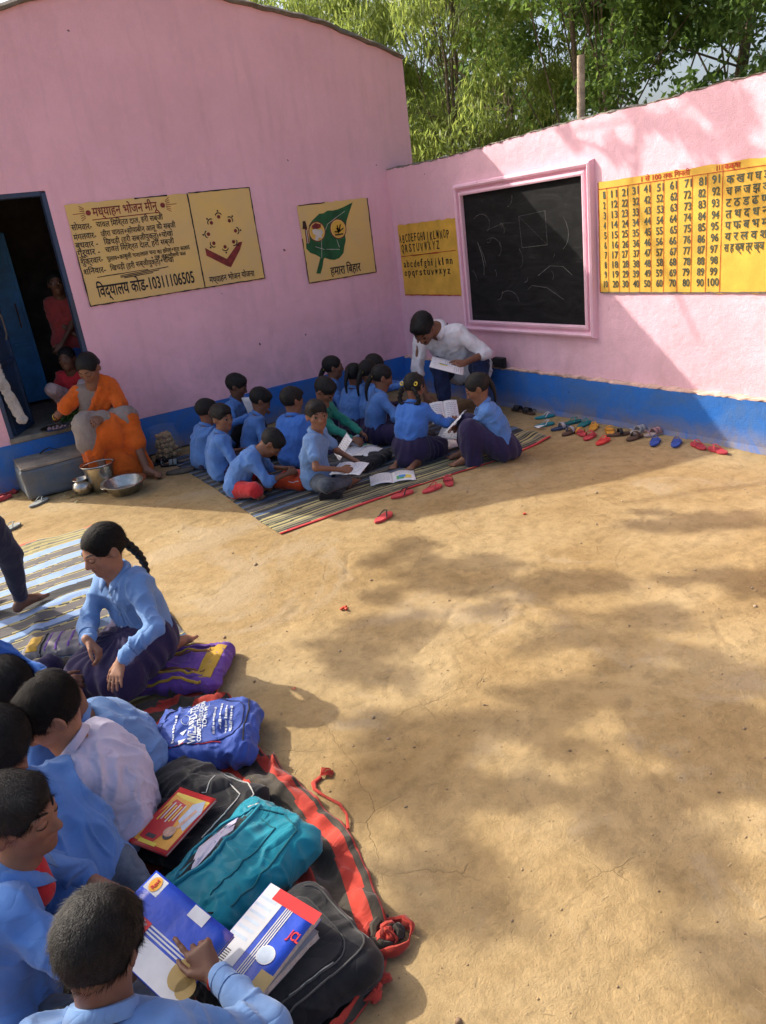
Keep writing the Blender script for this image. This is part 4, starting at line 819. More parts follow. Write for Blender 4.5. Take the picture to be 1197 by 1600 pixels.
    for sx in (-1, 1):
        c, ss = math.cos(.35 * sx), math.sin(.35 * sx); M_ = np.stack([hr * c + hf * ss, hf * c - hr * ss, hu]); B.ell(hp(sx * .076, -.010, -.010), np.array((.008, .019, .031)) * q, M_, .006)
        B.ell(hp(sx * .084, -.006, -.008), np.array((.006, .010, .018)) * q, M_, .005, -1)
    nk = .040 * s * (1.15 if adult else 1); B.cone(hp(0, -.022, -.050), Nb + up * .01, nk, nk * 1.1, .03).cone(Nb, sp(.85), nk * 1.1, .06 * s, .04)
    # torso (slimmer than the clothes)
    def torso(S, g, k=.05, t0=0.0):
        gg = girth
        S.cone(sp(.0) + Rs * .065 * s, sp(.0) - Rs * .065 * s, (.085 * gg + g) * s, (.085 * gg + g) * s, k)
        for t, w, r in ((.25, .045, .082 * gg), (.5, .050, .080 * gg), (.75, .062, .080)): S.cone(sp(t - .2) + Rs * w * s, sp(t) + Rs * w * s, (r + g) * s, (r + g) * s, k).cone(sp(t - .2) - Rs * w * s, sp(t) - Rs * w * s, (r + g) * s, (r + g) * s, k)
        S.cone(Sc + Rs * (wd - .03 * s) - sdir * .035 * s, Sc - Rs * (wd - .03 * s) - sdir * .035 * s, (.052 + g) * s, (.052 + g) * s, k)
    torso(B, -.012)
    fr = max(.0078 * s, .78 * vox)
    for i, (S0, El, W) in enumerate(ar):
        cov = .82 if sleeve == 'long' else 1; B.cone(S0, El, (.034 if sleeve == 'short' else .028) * s, .028 * cov * s, .02).cone(El, W, .027 * cov * s, .019 * s, .015)
        d = nrm(W - El) if hdirs[i] is None else nrm(np.array(hdirs[i][0], float)); ac = (Rt * (-1 if i == 0 else 1) * .7 + Z * .7) if hdirs[i] is None else np.array(hdirs[i][1], float)
        pn = np.cross(d, ac); pn = pn if (pn @ Z < 0) else -pn
        if hdirs[i] is not None and len(hdirs[i]) > 2: pn = np.array(hdirs[i][2], float)
        hand(B, W, d, ac, pn, s, fr, curl if hcurl[i] is None else hcurl[i], poses=fingerpose[i])
    for i in (0, 1):
        B.cone(HJ[i], kn[i], .070 * s, .046 * s, .03).cone(kn[i], an[i], .044 * s, .027 * s, .02); foot(B, an[i], ft[i], s)
    V, Fc = B.mesh(); cen = V[Fc].mean(1) - Hd; lx = cen @ hr / q; ly = cen @ hf / q; lz = cen @ hu / q
    mi = ((np.abs(lx) < .0215) & (ly > .066) & (lz > -.0685 + np.abs(lx) * .25) & (lz < -.0485 - np.abs(lx) * .22)).astype(int)
    bm_ = mesh_np('body', V, Fc, mi); body = link('body', bm_, [SK[skin], LIP], root); bv = bvh_of(bm_)
    # ---- face details
    def facepos(x, z):
        o = hp(x, .2, z); hit = bv.ray_cast(Vector(o), Vector(-hf)); return (np.array(hit[0]), np.array(hit[1])) if hit[0] is not None else (hp(x, .07, z), hf)
    for sx in (-1, 1):
        p, _ = facepos(sx * .031, -.002); mb = MB(); nn = nrm(hf * .9 + hr * sx * .35); ax_ = nrm(np.cross(hu, nn))
        def patch(c, w, hgt, dep, mi_, n=10):
            g = []
            for i in range(5):
                r_ = i / 4; g.append([c + ax_ * w * r_ * math.cos(t) + hu * hgt * r_ * math.sin(t) + nn * dep * (1 - r_ * r_) for t in np.linspace(0, 2 * math.pi, n + 1)])
            mb.sheet(g, mi_)
        if eyes == 'open':
            sw_ = .72 if small else 1; patch(p + nn * .0008 * q, .0155 * q * sw_, .0075 * q * sw_, .006 * q, 0, 14); gz = nrm(hf) ; patch(p + nn * .0052 * q + hr * .0 * q, (.0085 if small else .0066) * q, .0064 * q, .0018 * q, 1)
            up_ = [p + ax_ * .017 * q * t + hu * (.0082 * (1 - t * t) - .0005) * q + nn * (.0052 - .003 * t * t) * q for t in np.linspace(-1, 1, 9)]; mb.tube(up_, [.0010 * q + .0012 * q * (1 - abs(t)) for t in np.linspace(-1, 1, 9)], 5, 2)
            cr = None if small else [p + ax_ * .017 * q * t + hu * (.0125 * (1 - .8 * t * t)) * q + nn * (.003 - .002 * t * t) * q for t in np.linspace(-1, 1, 9)]; cr and mb.tube(cr, .0009 * q, 4, 3)
        else:
            patch(p + nn * .0006 * q, .017 * q, .010 * q, .0062 * q, 3, 14); lo_ = [p + ax_ * .0165 * q * t - hu * (.0070 * (1 - t * t) - .0) * q + nn * (.0056 - .004 * t * t) * q for t in np.linspace(-1, 1, 9)]; mb.tube(lo_, [.0011 * q + .0012 * q * (1 - abs(t)) for t in np.linspace(-1, 1, 9)], 5, 2)
        mb.build('eye', [EYEW, IRIS, LASH, SK[skin]], root, smooth=True)
        mb = MB(); pts = []
        for t in np.linspace(0, 1, 7):
            pp, _ = facepos(sx * (.013 + .034 * t), .0195 + .006 * math.sin(t * 2.6)); pts.append(pp + hf * .0006)
        mb.tube(pts, [.0022 * q, .0032 * q, .0034 * q, .0032 * q, .0027 * q, .002 * q, .001 * q], 6, flat=.9); mb.build('eyebrow', HAIR, root, smooth=True)
    # ---- hair
    hv = min(vox, .008) if small else vox
    Hs = SDF(hv)
    def HE(c, r, k=.01, op=1): Hs.ell(hp(*c), np.array(r) * q, HM, k * q, op)
    if hair in ('short', 'thick', 'crop'):
        g = {'short': .010, 'thick': .017, 'crop': .006}[hair]
        HE((0, -.018, .026), (.071 + g, .090 + g, .080 + g)); HE((0, .030, .068), (.055 + g * .5, .042, .026 + g * .6), .02)
        if hair != 'crop': HE((.03, .055, .066), (.03, .022, .02), .015)
        nn = -hu * 1.0 + hf * .72; Hs.cut(nn, (Hd @ nn) + .032 * q)
        HE((0, .085, -.018), (.056, .05, .055), .006, -1)
        for sx in (-1, 1): HE((sx * .078, .012, -.022), (.020, .032, .030), .008, -1)
    else:
        HE((0, -.018, .024), (.079, .098, .088)); nn = -hu * 1.0 + hf * .62; Hs.cut(nn, (Hd @ nn) + .040 * q); HE((0, .088, -.012), (.062, .05, .066), .006, -1)
        for sx in (-1, 1): HE((sx * .080, .015, -.020), (.018, .026, .028), .006, -1)
    V, Fc = Hs.mesh(); hm = mesh_np('hair', V, Fc); cy = (lambda V: .0014 * q * noise3(V * 40) + .0006 * q * noise3(V * 160)) if hair in ('short', 'thick', 'crop') else (lambda V: .0012 * noise3(np.stack([(V - Hd) @ hr * 260, (V - Hd) @ hf * 20, (V - Hd) @ hu * 60], 1)))
    displace(hm, cy); ho = link('hair', hm, hairmat, root)
    if detail or hair in ('short', 'thick'):
        nb = 15000 if detail else 700; me = hm; VV = np.zeros(len(me.vertices) * 3, np.float32); me.vertices.foreach_get('co', VV); VV = VV.reshape(-1, 3).astype(float); NN = vnormals(me); r_ = np.random.default_rng(int(abs(hip[0] * 1000)) + 3)
        ix = r_.integers(0, len(VV), nb); P = VV[ix]; N_ = NN[ix]; wh = hp(.015, -.055, .1); fl = P - wh; fl = fl / (np.linalg.norm(fl, axis=1)[:, None] + 1e-6) - hu * .25 + (0 if hair in ('short', 'thick', 'crop') else 0)
        if hair not in ('short', 'thick', 'crop'): fl = -hf * 1.0 - hu * .35 + 0 * P + r_.normal(0, .1, P.shape)
        T = fl - N_ * np.sum(fl * N_, 1)[:, None]; T /= np.linalg.norm(T, axis=1)[:, None] + 1e-6; T = T + r_.normal(0, .13, T.shape) + N_ * r_.uniform(.03, .17, (nb, 1)) * (1 if hair in ('short', 'thick', 'crop') else .25)
        ll = q * r_.uniform(.014, .032, (nb, 1)) * (1.25 if hair == 'thick' else 1); sdv = np.cross(T, N_); sdv /= np.linalg.norm(sdv, axis=1)[:, None] + 1e-6; w = q * (.0006 if detail else .0022)
        P = P - N_ * .001; V2 = np.stack([P - sdv * w, P + sdv * w, P + T * ll * .6 + sdv * w * .5 - N_ * ll * .05, P + T * ll - N_ * ll * .10], 1).reshape(-1, 3); F2 = np.arange(len(V2)).reshape(-1, 4)
        st_ = link('strands', mesh_np('strands', V2, F2), hairmat, ho, smooth=False); st_['kind'] = 'stuff'
    def ropes(name, pts, rad, lump=.0, m=HAIR):
        S = SDF(max(hv * .7, .004)); pts = [np.array(p) for p in pts]; n = len(pts)
        for i in range(n - 1):
            r0 = rad[0] + (rad[1] - rad[0]) * i / (n - 1); r1 = rad[0] + (rad[1] - rad[0]) * (i + 1) / (n - 1); o = Rt * lump * r0 * (1 if i % 2 else -1); o2 = Rt * lump * r1 * (-1 if i % 2 else 1); S.cone(pts[i] + o, pts[i + 1] + o2, r0, r1, .004)
        V, Fc = S.mesh(); me = mesh_np(name, V, Fc); displace(me, lambda V: .0012 * noise3(V * 180)); return link(name, me, m, root)
    if hair == 'braid':
        t = np.linspace(0, 1, 17); c0 = hp(0, -.096, -.03); drop = facing_extra if facing_extra is not None else (-F_ * .10 - Z * .26); drop = np.array(drop, float)
        ropes('braid', [c0 + drop * u - hf * .03 * math.sin(u * 3.1) * q for u in t], (.021 * s, .010 * s), .45); e_ = c0 + drop; ropes('braid_end', [e_, e_ + drop * .15, e_ + drop * .24], (.012 * s, .003))
    elif hair in ('pony', 'ponylow'):
        c0 = hp(0, -.098, .04 if hair == 'pony' else -.02); t = np.linspace(0, 1, 7); dr = -Z * .24 * s - F_ * .05; ropes('ponytail', [c0 - hf * .035 * math.sin(u * 2.6) * q + dr * u for u in t], (.030 * s, .010 * s)); bnd = MB(); M_ = np.stack([hr, hf, hu])
        bnd.tube([c0 + (hr * math.cos(u) + hu * math.sin(u)) * .026 * s for u in np.linspace(0, 2 * math.pi, 13)], .006 * s, 6, cap=False); bnd.build('hair_band', mat('hair_band_yellow', (.6, .42, .03), .5), root, smooth=True)
    elif hair == 'loops':
        for sx in (-1, 1):
            c0 = hp(sx * .055, -.075, -.035); t = np.linspace(0, 1, 11); ropes('braid', [c0 + Rt * sx * .035 * math.sin(u * 3.1) - Z * .12 * math.sin(u * 1.6) - F_ * .01 for u in t], (.020 * s, .014 * s), .4)
            bnd = MB(); bnd.tube([hp(sx * .066, -.085, .0) + (hr * math.cos(u) + hu * math.sin(u)) * .015 * s for u in np.linspace(0, 2 * math.pi, 11)], .006 * s, 6, cap=False); bnd.build('hair_band', mat('hair_band_yellow', (.6, .42, .03), .5), root, smooth=True)
    elif hair == 'bun': ropes('bun', [hp(-.01, -.10, -.03), hp(.01, -.12, -.02), hp(0, -.11, -.0)], (.034 * s, .03 * s))
    # ---- shirt
    cv = vox * (1.0 if vox < .008 else 1.05)
    S = SDF(cv); torso(S, .010, .05); S.cone(Nb - sdir * .02, Nb + up * .0, .052 * s, .040 * s, .03)
    hm_ = (.092 if bot == 'skirt' else .112) * s * girth; S.cone(sp(.06) + Rs * .07 * s, sp(.06) - Rs * .07 * s, hm_, hm_, .03)
    for i, (S0, El, W) in enumerate(ar):
        S.cone(Sc + (S0 - Sc) * .6, S0, .056 * s, .053 * s, .03)
        if sleeve == 'long': m_ = El + (W - El) * .86; S.cone(S0, El, .052 * s, .041 * s, .02).cone(El, El + (W - El) * .55, .042 * s, .034 * s, .015).cone(El + (W - El) * .5, m_, .033 * s, .029 * s, .01).cone(El + (W - El) * .80, m_ + nrm(W - El) * .006, .0305 * s, .0295 * s, .002)
        elif sleeve == 'roll': m_ = El + (W - El) * .15; S.cone(S0, El, .052 * s, .043 * s, .02).cone(El, m_, .044 * s, .042 * s, .01)
        elif sleeve == 'short': S.cone(S0, S0 + (El - S0) * .62, .055 * s, .052 * s, .02)
    S.cut(up, (Nb + up * .018 * s) @ up)
    V, Fc = S.mesh(); sm = mesh_np(cname, V, Fc); displace(sm, folds(fold * s, 8.5, hip[0] * 7 + hip[1] * 3)); so = link(cname, sm, top, root)
    sb = bvh_of(sm)
    if coll:
        c = MB(); g = [[], [], [], []]; n = 17
        for i in range(n):
            t = -math.pi * .92 + 2 * math.pi * .92 * i / (n - 1); d = -chf * math.cos(t) + Rs * math.sin(t); fr_ = (abs(t) / (math.pi * .92)) ** 4
            b0 = Nb + d * .050 * s - chf * .004 * s
            g[0].append(b0 + up * .004 * s - up * fr_ * .02 * s); g[1].append(b0 + up * .030 * s - d * .003 * s - up * fr_ * .028 * s); g[2].append(b0 + d * .012 * s + up * .028 * s - up * fr_ * .03 * s); g[3].append(b0 + d * (.028 + .018 * fr_) * s + up * (.000 - .028 * fr_) * s)
        c.sheet(g); co = c.build('collar', top, root, smooth=True, fix=False); md = co.modifiers.new('t', 'SOLIDIFY'); md.thickness = .003
    def onchest(c):
        o = c + chf * .3; h_ = sb.ray_cast(Vector(o), Vector(-chf)); e = c + chf * .088 * s
        return np.array(h_[0]) if h_[0] is not None and abs((np.array(h_[0]) - e) @ chf) < .032 * s else None
    def strip(name, u, t0, t1, w, m, n=14, parent=None, off=.0022):
        g = [[], [], []]
        for i in range(n):
            t = t0 + (t1 - t0) * i / (n - 1); c = sp(t)
            for j, x in enumerate((-w, 0, w)):
                h_ = onchest(c + Rs * (u + x)); g[j].append(h_ + chf * off if h_ is not None else (g[j][-1] if g[j] else c + chf * .05))
        mb = MB(); mb.sheet(g); return mb.build(name, m, parent or so, smooth=True, fix=False), g
    if detail or not small:
        pl, g = strip('placket', 0, .30, .97, .011 * s, top)
        mb = MB()
        for i in (2, 5, 8, 11): mb.lathe([(.0, .003), (.0045, .003), (.0055, .001), (.0055, -.001)], (0, 0, 0), 8); 
        for i in (2, 5, 8, 11):
            b = MB(); M_ = Matrix(np.column_stack([Rs, np.cross(chf, Rs), chf]).tolist()).to_4x4(); b.lathe([(.0001, .003), (.0045 * s, .003), (.0055 * s, .001), (.0055 * s, -.002)], tuple(g[1][i]), 8, M=M_); b.build('button', BTN, so)
        pk = []; 
        for i in range(5):
            row = []
            for j in range(5):
                h_ = onchest(sp(.66 + .16 * i / 4) - Rs * (.030 + .050 * j / 4) * s); ok_ = h_ is not None; row.append(h_ + chf * .0022 if ok_ else (row[-1] if row else sp(.7)))
            pk.append(row)
        mb = MB(); mb.sheet(pk); mb.build('pocket', top, so, smooth=True, fix=False)
    if vox < .007:      # cuff seams
        for i, (S0, El, W) in enumerate(ar):
            if sleeve == 'long':
                dd = nrm(W - El); a1 = nrm(np.cross(dd, [0, 0, 1.])); b1 = np.cross(a1, dd)
                for f_ in (.68, .86):
                    c = El + (W - El) * f_; ring = []
                    for t in np.linspace(0, 2 * math.pi, 19):
                        o_ = a1 * math.cos(t) + b1 * math.sin(t); h_ = sb.ray_cast(Vector(c + o_ * .12), Vector(-o_)); ring.append(np.array(h_[0]) + o_ * .0006 if h_[0] is not None and (np.array(h_[0]) - c) @ o_ < .05 * s else c + o_ * .031 * s)
                    mb = MB(); mb.tube(ring, .0016, 5, cap=False); mb.build('cuff_seam', SEAM if f_ < .8 else top, so, smooth=True)
    # ---- bottoms
    if bot:
        S = SDF(cv)
        if bot == 'skirt': S.cone(Hc + Rt * .06 * s, Hc - Rt * .06 * s, .112 * s * girth, .112 * s * girth, .03).cone(sp(.10) + Rs * .05 * s, sp(.10) - Rs * .05 * s, .104 * s * girth + .008, .104 * s * girth + .008, .02)
        else: S.cone(Hc + Rt * .06 * s - Z * .012 * s, Hc - Rt * .06 * s - Z * .012 * s, .090 * s * girth, .090 * s * girth, .03)
        if bot in ('trousers', 'shorts'):
            for i in (0, 1):
                S.cone(HJ[i], kn[i], .086 * s, .062 * s, .03)
                if bot == 'trousers': S.cone(kn[i], an[i] + (kn[i] - an[i]) * .12, .062 * s, .046 * s, .02)
                else: S.cone(kn[i], kn[i] + (an[i] - kn[i]) * .12, .063 * s, .062 * s, .02)
            amp = folds(.007 * s, 9, 3.3)
        else:      # skirt: drapes over both legs to the ground
            kc = (kn[0] + kn[1]) / 2; gz = min(0, an[0][2] - .06)
            if gz < -.1: S.cone(kc * [1, 1, 0] + Z * (gz + .12), kn[0] * [1, 1, 0] + Z * (gz + .05), .14 * s, .11 * s, .06); S.cone(kc * [1, 1, 0] + Z * (gz + .12), kn[1] * [1, 1, 0] + Z * (gz + .05), .14 * s, .11 * s, .06); S.cone(Hc, kc - Z * .1, .13 * s, .14 * s, .06)
            for i in (0, 1):
                S.cone(HJ[i], kn[i], .100 * s, .075 * s, .05); g_ = kn[i] * [1, 1, 0] + Z * (.03 + gz); S.cone(kn[i] - Z * .01, g_, .075 * s, .085 * s, .04); S.cone(kn[i] * [1, 1, .8], (an[i] * .45 + kn[i] * .55) * [1, 1, .8] + Z * .01, .075 * s, .072 * s, .05)
            S.cone(Hc, kc * [1, 1, .8] + Z * .01, .11 * s, .10 * s, .06); S.cone(Hc - F_ * .03 * s, (Hc - F_ * .08 * s) * [1, 1, 0] + Z * .05, .10 * s, .10 * s, .05)
            S.cone(Hc + Rt * .10 * s - Z * .03, kn[0] + Rt * .0 - Z * .0, .07 * s, .07 * s, .05); S.cone(Hc - Rt * .10 * s - Z * .03, kn[1], .07 * s, .07 * s, .05)
            def amp(V, f0=folds(.005 * s, 7, 1.1)):
                an_ = np.arctan2(V[:, 1] - Hc[1] - F_[1] * .12, V[:, 0] - Hc[0] - F_[0] * .12); lowm = 1 - sstep(.02, .30, V[:, 2]); return f0(V) + .0055 * s * np.sin(an_ * 17 + 5 * noise3(V * 5)) * (.35 + .65 * lowm)
        S.cut((0, 0, -1), -.004 - min(0, an[0][2] - .06 * s))
        V, Fc = S.mesh(); bmm = mesh_np({'trousers': 'trousers', 'shorts': 'shorts', 'skirt': 'skirt'}[bot], V, Fc); displace(bmm, amp); link(bmm.name.split('.')[0], bmm, bottom, root)
    return dict(root=root, sp=sp, Nb=Nb, F=F_, R=Rt, ar=ar, kn=kn, an=an, Hd=Hd, hp=hp, hx=hx, up=up, Hc=Hc, chf=chf, Rs=Rs, so=so, sb=sb, hf=hf, hr=hr, hu=hu, s=s)
# ------------------------------------------------------------------ the people
GB = 'children seated on the striped mat by the wall'; GF = 'children seated on the red and black blanket'
NAVYT = cloth_mat('dark_blue_trousers', (.022, .022, .045)); ORANGE = cloth_mat('orange_sari', (.62, .115, .015), .12); GREYP = cloth_mat('grey_printed_sari', (.30, .25, .22), .25, col2=(.20, .15, .13)); GOLD = mat('gold_bangle', (.7, .45, .1), .3, .1, 10, 0, metal=1.0); STEELT = mat('thread_red', (.5, .03, .02), .7)
P_ = {}
def K(key, label, **k):
    if k.get('group') == GB: k.setdefault('s', .87); k.setdefault('hs', 1.12)
    elif k.get('group') == GF: k.setdefault('s', .93); k.setdefault('hs', 1.06)
    P_[key] = person(label, **k); return P_[key]
K('K1', 'boy in blue shirt beside the potato sack, back to the camera', hip=(-2.90, -1.02), head=(-2.79, -1.04, .50), hd=8, hair='crop', group=GB, pitch=-15)
K('K2', 'boy in blue shirt at the left of the mat turning his head toward the camera', hip=(-2.92, -1.46), head=(-2.83, -1.51, .52), hd=-10, yaw=-58, pitch=-8, group=GB, sleeve='roll', vox=.009)
K('K3', 'boy leaning on the wall behind a raised sheet of paper', hip=(-2.44, -.62), head=(-2.38, -.77, .60), hd=-55, yaw=20, pitch=-25, legs='kneesup', group=GB, wr=(-2.42, -1.02, .36), wl=(-2.24, -.98, .36), skin=1, bottom=BLACKC)
K('K4', 'boy in blue shirt reading, sitting sideways in front of the blue dado', hip=(-2.47, -1.08), head=(-2.33, -1.14, .50), hd=-18, pitch=-35, group=GB)
K('K5', 'boy in red shorts bent low over his work at the front of the mat', hip=(-2.98, -1.97), head=(-2.71, -2.14, .38), hd=-32, pitch=-62, group=GB, bot='shorts', bottom=REDC, bulge=.10, neckdir=(.72, -.3, .35), wr=(-2.66, -2.22, .14), wl=(-2.60, -2.10, .14), hair='crop', vox=.0085)
K('K6', 'boy in bright blue shirt with his back turned, middle of the mat', hip=(-2.37, -1.74), head=(-2.29, -1.71, .56), hd=32, yaw=-28, pitch=-15, group=GB, top=SHIRT2)
K('K7', 'boy in grey jeans looking at the camera with a book on his lap', hip=(-2.49, -2.36), head=(-2.46, -2.46, .58), hd=-50, yaw=-52, pitch=-2, group=GB, sleeve='short', bottom=JEANS, vox=.0075, wr=(-2.44, -2.66, .20), wl=(-2.22, -2.50, .17), top=SHIRT3)
K('K8', 'boy in green shirt and dark trousers reading with his head down', hip=(-2.03, -1.52), head=(-1.96, -1.66, .56), hd=-55, pitch=-45, group=GB, top=GREENC, bottom=BLACKC, wr=(-1.90, -1.92, .16), wl=(-1.76, -1.84, .16))
K('K9', 'girl with short tied hair sitting upright against the dado, seen in profile', hip=(-1.46, -.78), head=(-1.41, -.83, .58), hd=-25, pitch=-6, group=GB, hair='ponylow', bot='skirt')
K('K10', 'girl with a ponytail seen from behind, left of the pair near the corner', hip=(-1.49, -1.22), head=(-1.39, -1.19, .53), hd=18, hair='pony', group=GB, bot='skirt', pitch=-20)
K('K11', 'girl with loose dark hair seen from behind beside the ponytailed girl', hip=(-1.38, -1.38), head=(-1.32, -1.33, .56), hd=12, hair='ponylow', group=GB, bot='skirt', pitch=-20)
K('K12', 'child leaning in from behind with sleeves stretched toward the man', hip=(-1.12, -1.10), head=(-1.17, -1.20, .57), hd=-50, pitch=-30, group=GB, hair='ponylow', wr=(-.98, -1.52, .40), wl=(-.90, -1.36, .40))
K('K13', 'girl looking down, left of the girl with yellow hair bands', hip=(-1.52, -1.66), head=(-1.41, -1.70, .56), hd=-22, pitch=-25, group=GB, hair='ponylow', bot='skirt', vox=.009, wr=(-1.28, -1.92, .20), wl=(-1.22, -1.70, .22))
K('K14', 'girl with yellow hair bands squatting with her back to the camera', hip=(-1.68, -2.44), head=(-1.56, -2.40, .58), hd=22, pitch=-30, group=GB, hair='loops', bot='skirt', hz=.15, legs='kneel', wr=(-1.28, -2.50, .26), wl=(-1.34, -2.28, .26), vox=.008, top=SHIRT2)
K('K15', 'girl with a ponytail and drawn-up knees at the right end of the mat', hip=(-1.17, -2.92), head=(-1.29, -2.83, .56), hd=148, yaw=-4, pitch=-28, group=GB, hair='pony', bot='skirt', legs='kneesup', wr=(-1.42, -2.70, .26), wl=(-1.33, -2.62, .22), vox=.008)
# teacher
K('T', 'man in a white shirt and blue jeans crouching in the corner and reading from papers', hip=(-.24, -1.40), head=(-.80, -1.51, .86), hd=-150, yaw=0, pitch=-48, s=1.38, hs=.93, shw=1.05, girth=1.05, neckdir=(-.92, -.2, .22), top=WHITE, bottom=DENIM, adult=True, legs='x', legpts=[(-.58, -1.40, .46), (-.36, -1.74, .47), (-.62, -1.50, .07), (-.48, -1.88, .07), (-.7, -.7, 0), (-.5, -.8, 0)], hz=.26, bulge=.06, wr=(-.80, -1.44, .24), wl=(-.60, -1.82, .53), hair='short', skin=0, vox=.009, sleeve='roll', fold=.007, cname='shirt')
# woman on the step
W_ = K('W', 'woman in an orange and grey sari sitting on the step and cutting vegetables', hip=(-3.49, -.26), head=(-3.53, -.42, .965), hd=-112, yaw=-20, pitch=-32, base_z=.27, fold=.005, s=1.12, hs=1.04, shw=.95, girth=1.12, top=GREYP, bottom=ORANGE, adult=True, legs='x', hz=.11, sleeve='short', bot='skirt', hair='bun', coll=False, vox=.009, eyes='closed',
  legpts=[(-3.70, -.58, .52), (-3.36, -.60, .50), (-3.66, -.72, .06), (-3.34, -.78, .06), (-.3, -1, 0), (.5, -.8, 0)], wr=(-3.84, -.05, .56), wl=(-3.56, -.66, .56), pole=((-.8, .2, -.6), (.9, .1, -.5)), cname='blouse')
def sari():
    S = SDF(.010); s = 1.12; w = W_; sp, Rs, ch, F_, Nb = w['sp'], w['Rs'], w['chf'], w['F'], w['Nb']
    sh = Nb - Rs * .10 * s; path = [sh + Rs * 0 - ch * .03 + w['up'] * .015, sh + ch * .06 - w['up'] * .03, sp(.72) - Rs * .035 + ch * .105, sp(.5) + Rs * .03 + ch * .115, sp(.3) + Rs * .09 + ch * .10, sp(.12) + Rs * .12 + ch * .04]
    for a, b in zip(path[:-1], path[1:]):
        for o in (-.035, 0, .035): S.cone(a + Rs * o * 1.3 + w['up'] * o * .9, b + Rs * o * 1.3 + w['up'] * o * .9, .030, .030, .02)
    bk = [path[0], sh - ch * .09 - w['up'] * .06 - Rs * .03, sp(.6) - Rs * .14 - ch * .06, sp(.3) - Rs * .19 - ch * .03, sp(.0) - Rs * .20 - ch * .01 - np.array([0, 0, .08])]
    for a, b in zip(bk[:-1], bk[1:]): S.cone(a, b, .035, .040, .03)
    V, F = S.mesh(); me = mesh_np('sari_end', V, F); displace(me, folds(.005, 14, 2.2)); link('sari_end', me, ORANGE, w['root'])
    for i in (0, 1):
        S0, El, Wp = w['ar'][i]; S = SDF(.009); S.cone(S0 + (sp(.8) - S0) * .25, S0, .070, .068, .02).cone(S0, S0 + (El - S0) * .66, .069, .066, .01); V, F = S.mesh(); me = mesh_np('sleeve', V, F); displace(me, folds(.006, 14, 5.2)); link('sleeve', me, ORANGE, w['root'])
    S = SDF(.010)      # grey printed part over belly and lap
    S.cone(sp(.2) + Rs * .06, sp(.2) - Rs * .06, .168, .168, .04); kc = [w['kn'][0], w['kn'][1]]
    for q, x in zip(kc, (.06, -.06)): S.cone(w['Hc'] + Rs * x + np.array([0, 0, .04]), q * .95 + w['Hc'] * .05 + np.array([0, 0, .015]), .150, .112, .05)
    S.cone(kc[0] + np.array([0, 0, .0]), kc[0] * [1, 1, .45] + np.array([-.01, -.02, .0]), .108, .112, .04); S.cone(kc[0] * .6 + kc[1] * .4, kc[0] * .4 + kc[1] * .6 - np.array([0, 0, .10]), .11, .10, .04)
    V, F = S.mesh(); me = mesh_np('sari_pleats', V, F); displace(me, folds(.005, 11, 6.2)); link('sari_pleats', me, GREYP, w['root'])
    for i in (0, 1):
        S0, El, Wp = w['ar'][i]; d = nrm(Wp - El); a = nrm(np.cross(d, [0, 0, 1])); b = np.cross(a, d)
        for k in range(2):
            c = Wp - d * (.03 + .012 * k); mb = MB(); mb.tube([c + (a * math.cos(t) + b * math.sin(t)) * .029 for t in np.linspace(0, 2 * math.pi, 17)], .0035, 6, cap=False); mb.build('bangle', GOLD, w['root'], smooth=True)
sari()
# people in the dim room
K('I1', 'person standing in the dark room just inside the doorway', hip=(-3.42, .66), head=(-3.42, .60, 1.66), hd=-105, base_z=.43, s=1.02, hs=1.0, hz=.66, legs='x', legpts=[(-3.34, .64, .80), (-3.50, .64, .80), (-3.34, .68, .50), (-3.50, .68, .50)], top=cloth_mat('maroon_cloth', (.30, .05, .05)), bottom=cloth_mat('blue_drape', (.05, .10, .30)), hair='bun', coll=False, skin=1, wr=(-3.34, .48, 1.12), wl=(-3.54, .48, 1.12), bulge=.02, vox=.010, adult=True, sleeve='short')
K('I2', 'person in a red top squatting in the dark doorway room', hip=(-3.50, .42), head=(-3.56, .32, 1.00), hd=-120, base_z=.43, s=.98, hs=1.0, legs='squat', hz=.16, top=cloth_mat('crimson_cloth', (.50, .03, .04)), bottom=cloth_mat('pale_flowered_cloth', (.55, .46, .44), .0, col2=(.3, .14, .14)), hair='bun', coll=False, skin=1, vox=.010, adult=True, sleeve='short')
# standing pupil cut off by the left edge
K('S', 'child in dark trousers walking past on the left mat, barefoot', hip=(-4.79, -3.00), head=(-5.12, -3.10, 1.16), hd=60, hz=.66, s=1.05, legs='x', legpts=[(-4.635, -2.90, .38), (-4.85, -2.72, .37), (-4.65, -2.80, .07), (-4.88, -2.55, .07), (.55, .3, 0), (.5, .4, 0)], wr=(-4.95, -3.3, .60), wl=(-5.05, -2.80, .68), bottom=NAVYT, hair='short', vox=.009, skin=1)
# front-left group
F1 = K('F1', 'girl with a long plait kneeling upright in the sun, head turned left', hip=(-4.26, -4.02), head=(-4.33, -4.06, .665), hd=-152, yaw=-12, pitch=-14, base_z=.09, hs=1.06, s=.92, legs='kneel', hz=.12, bot='skirt', hair='braid', eyes='closed', vox=.0052, detail=True, top=SHIRT3, hairmat=HAIRB, skin=2,
  wr=(-4.50, -4.17, .34), wl=(-4.42, -4.33, .28), hdirs=(((.35, -.5, -.75), (-.4, -.8, .3), (.4, .2, -.8)), ((-.55, -.55, -.6), (-.6, .7, 0), (0, 0, -1))), hcurl=(.55, .16), pole=((-.2, .8, -.6), (.5, -.8, -.5)), facing_extra=(.055, -.005, -.22), group=GF)
K('F2', 'pupil in bright blue shirt cut off by the left edge, reaching forward', hip=(-4.92, -3.92), head=(-4.93, -4.00, .56), hd=-30, pitch=-30, wr=(-4.62, -4.20, .20), wl=(-4.66, -4.02, .16), vox=.0065, top=SHIRT2, group=GF, detail=False, hair='thick')
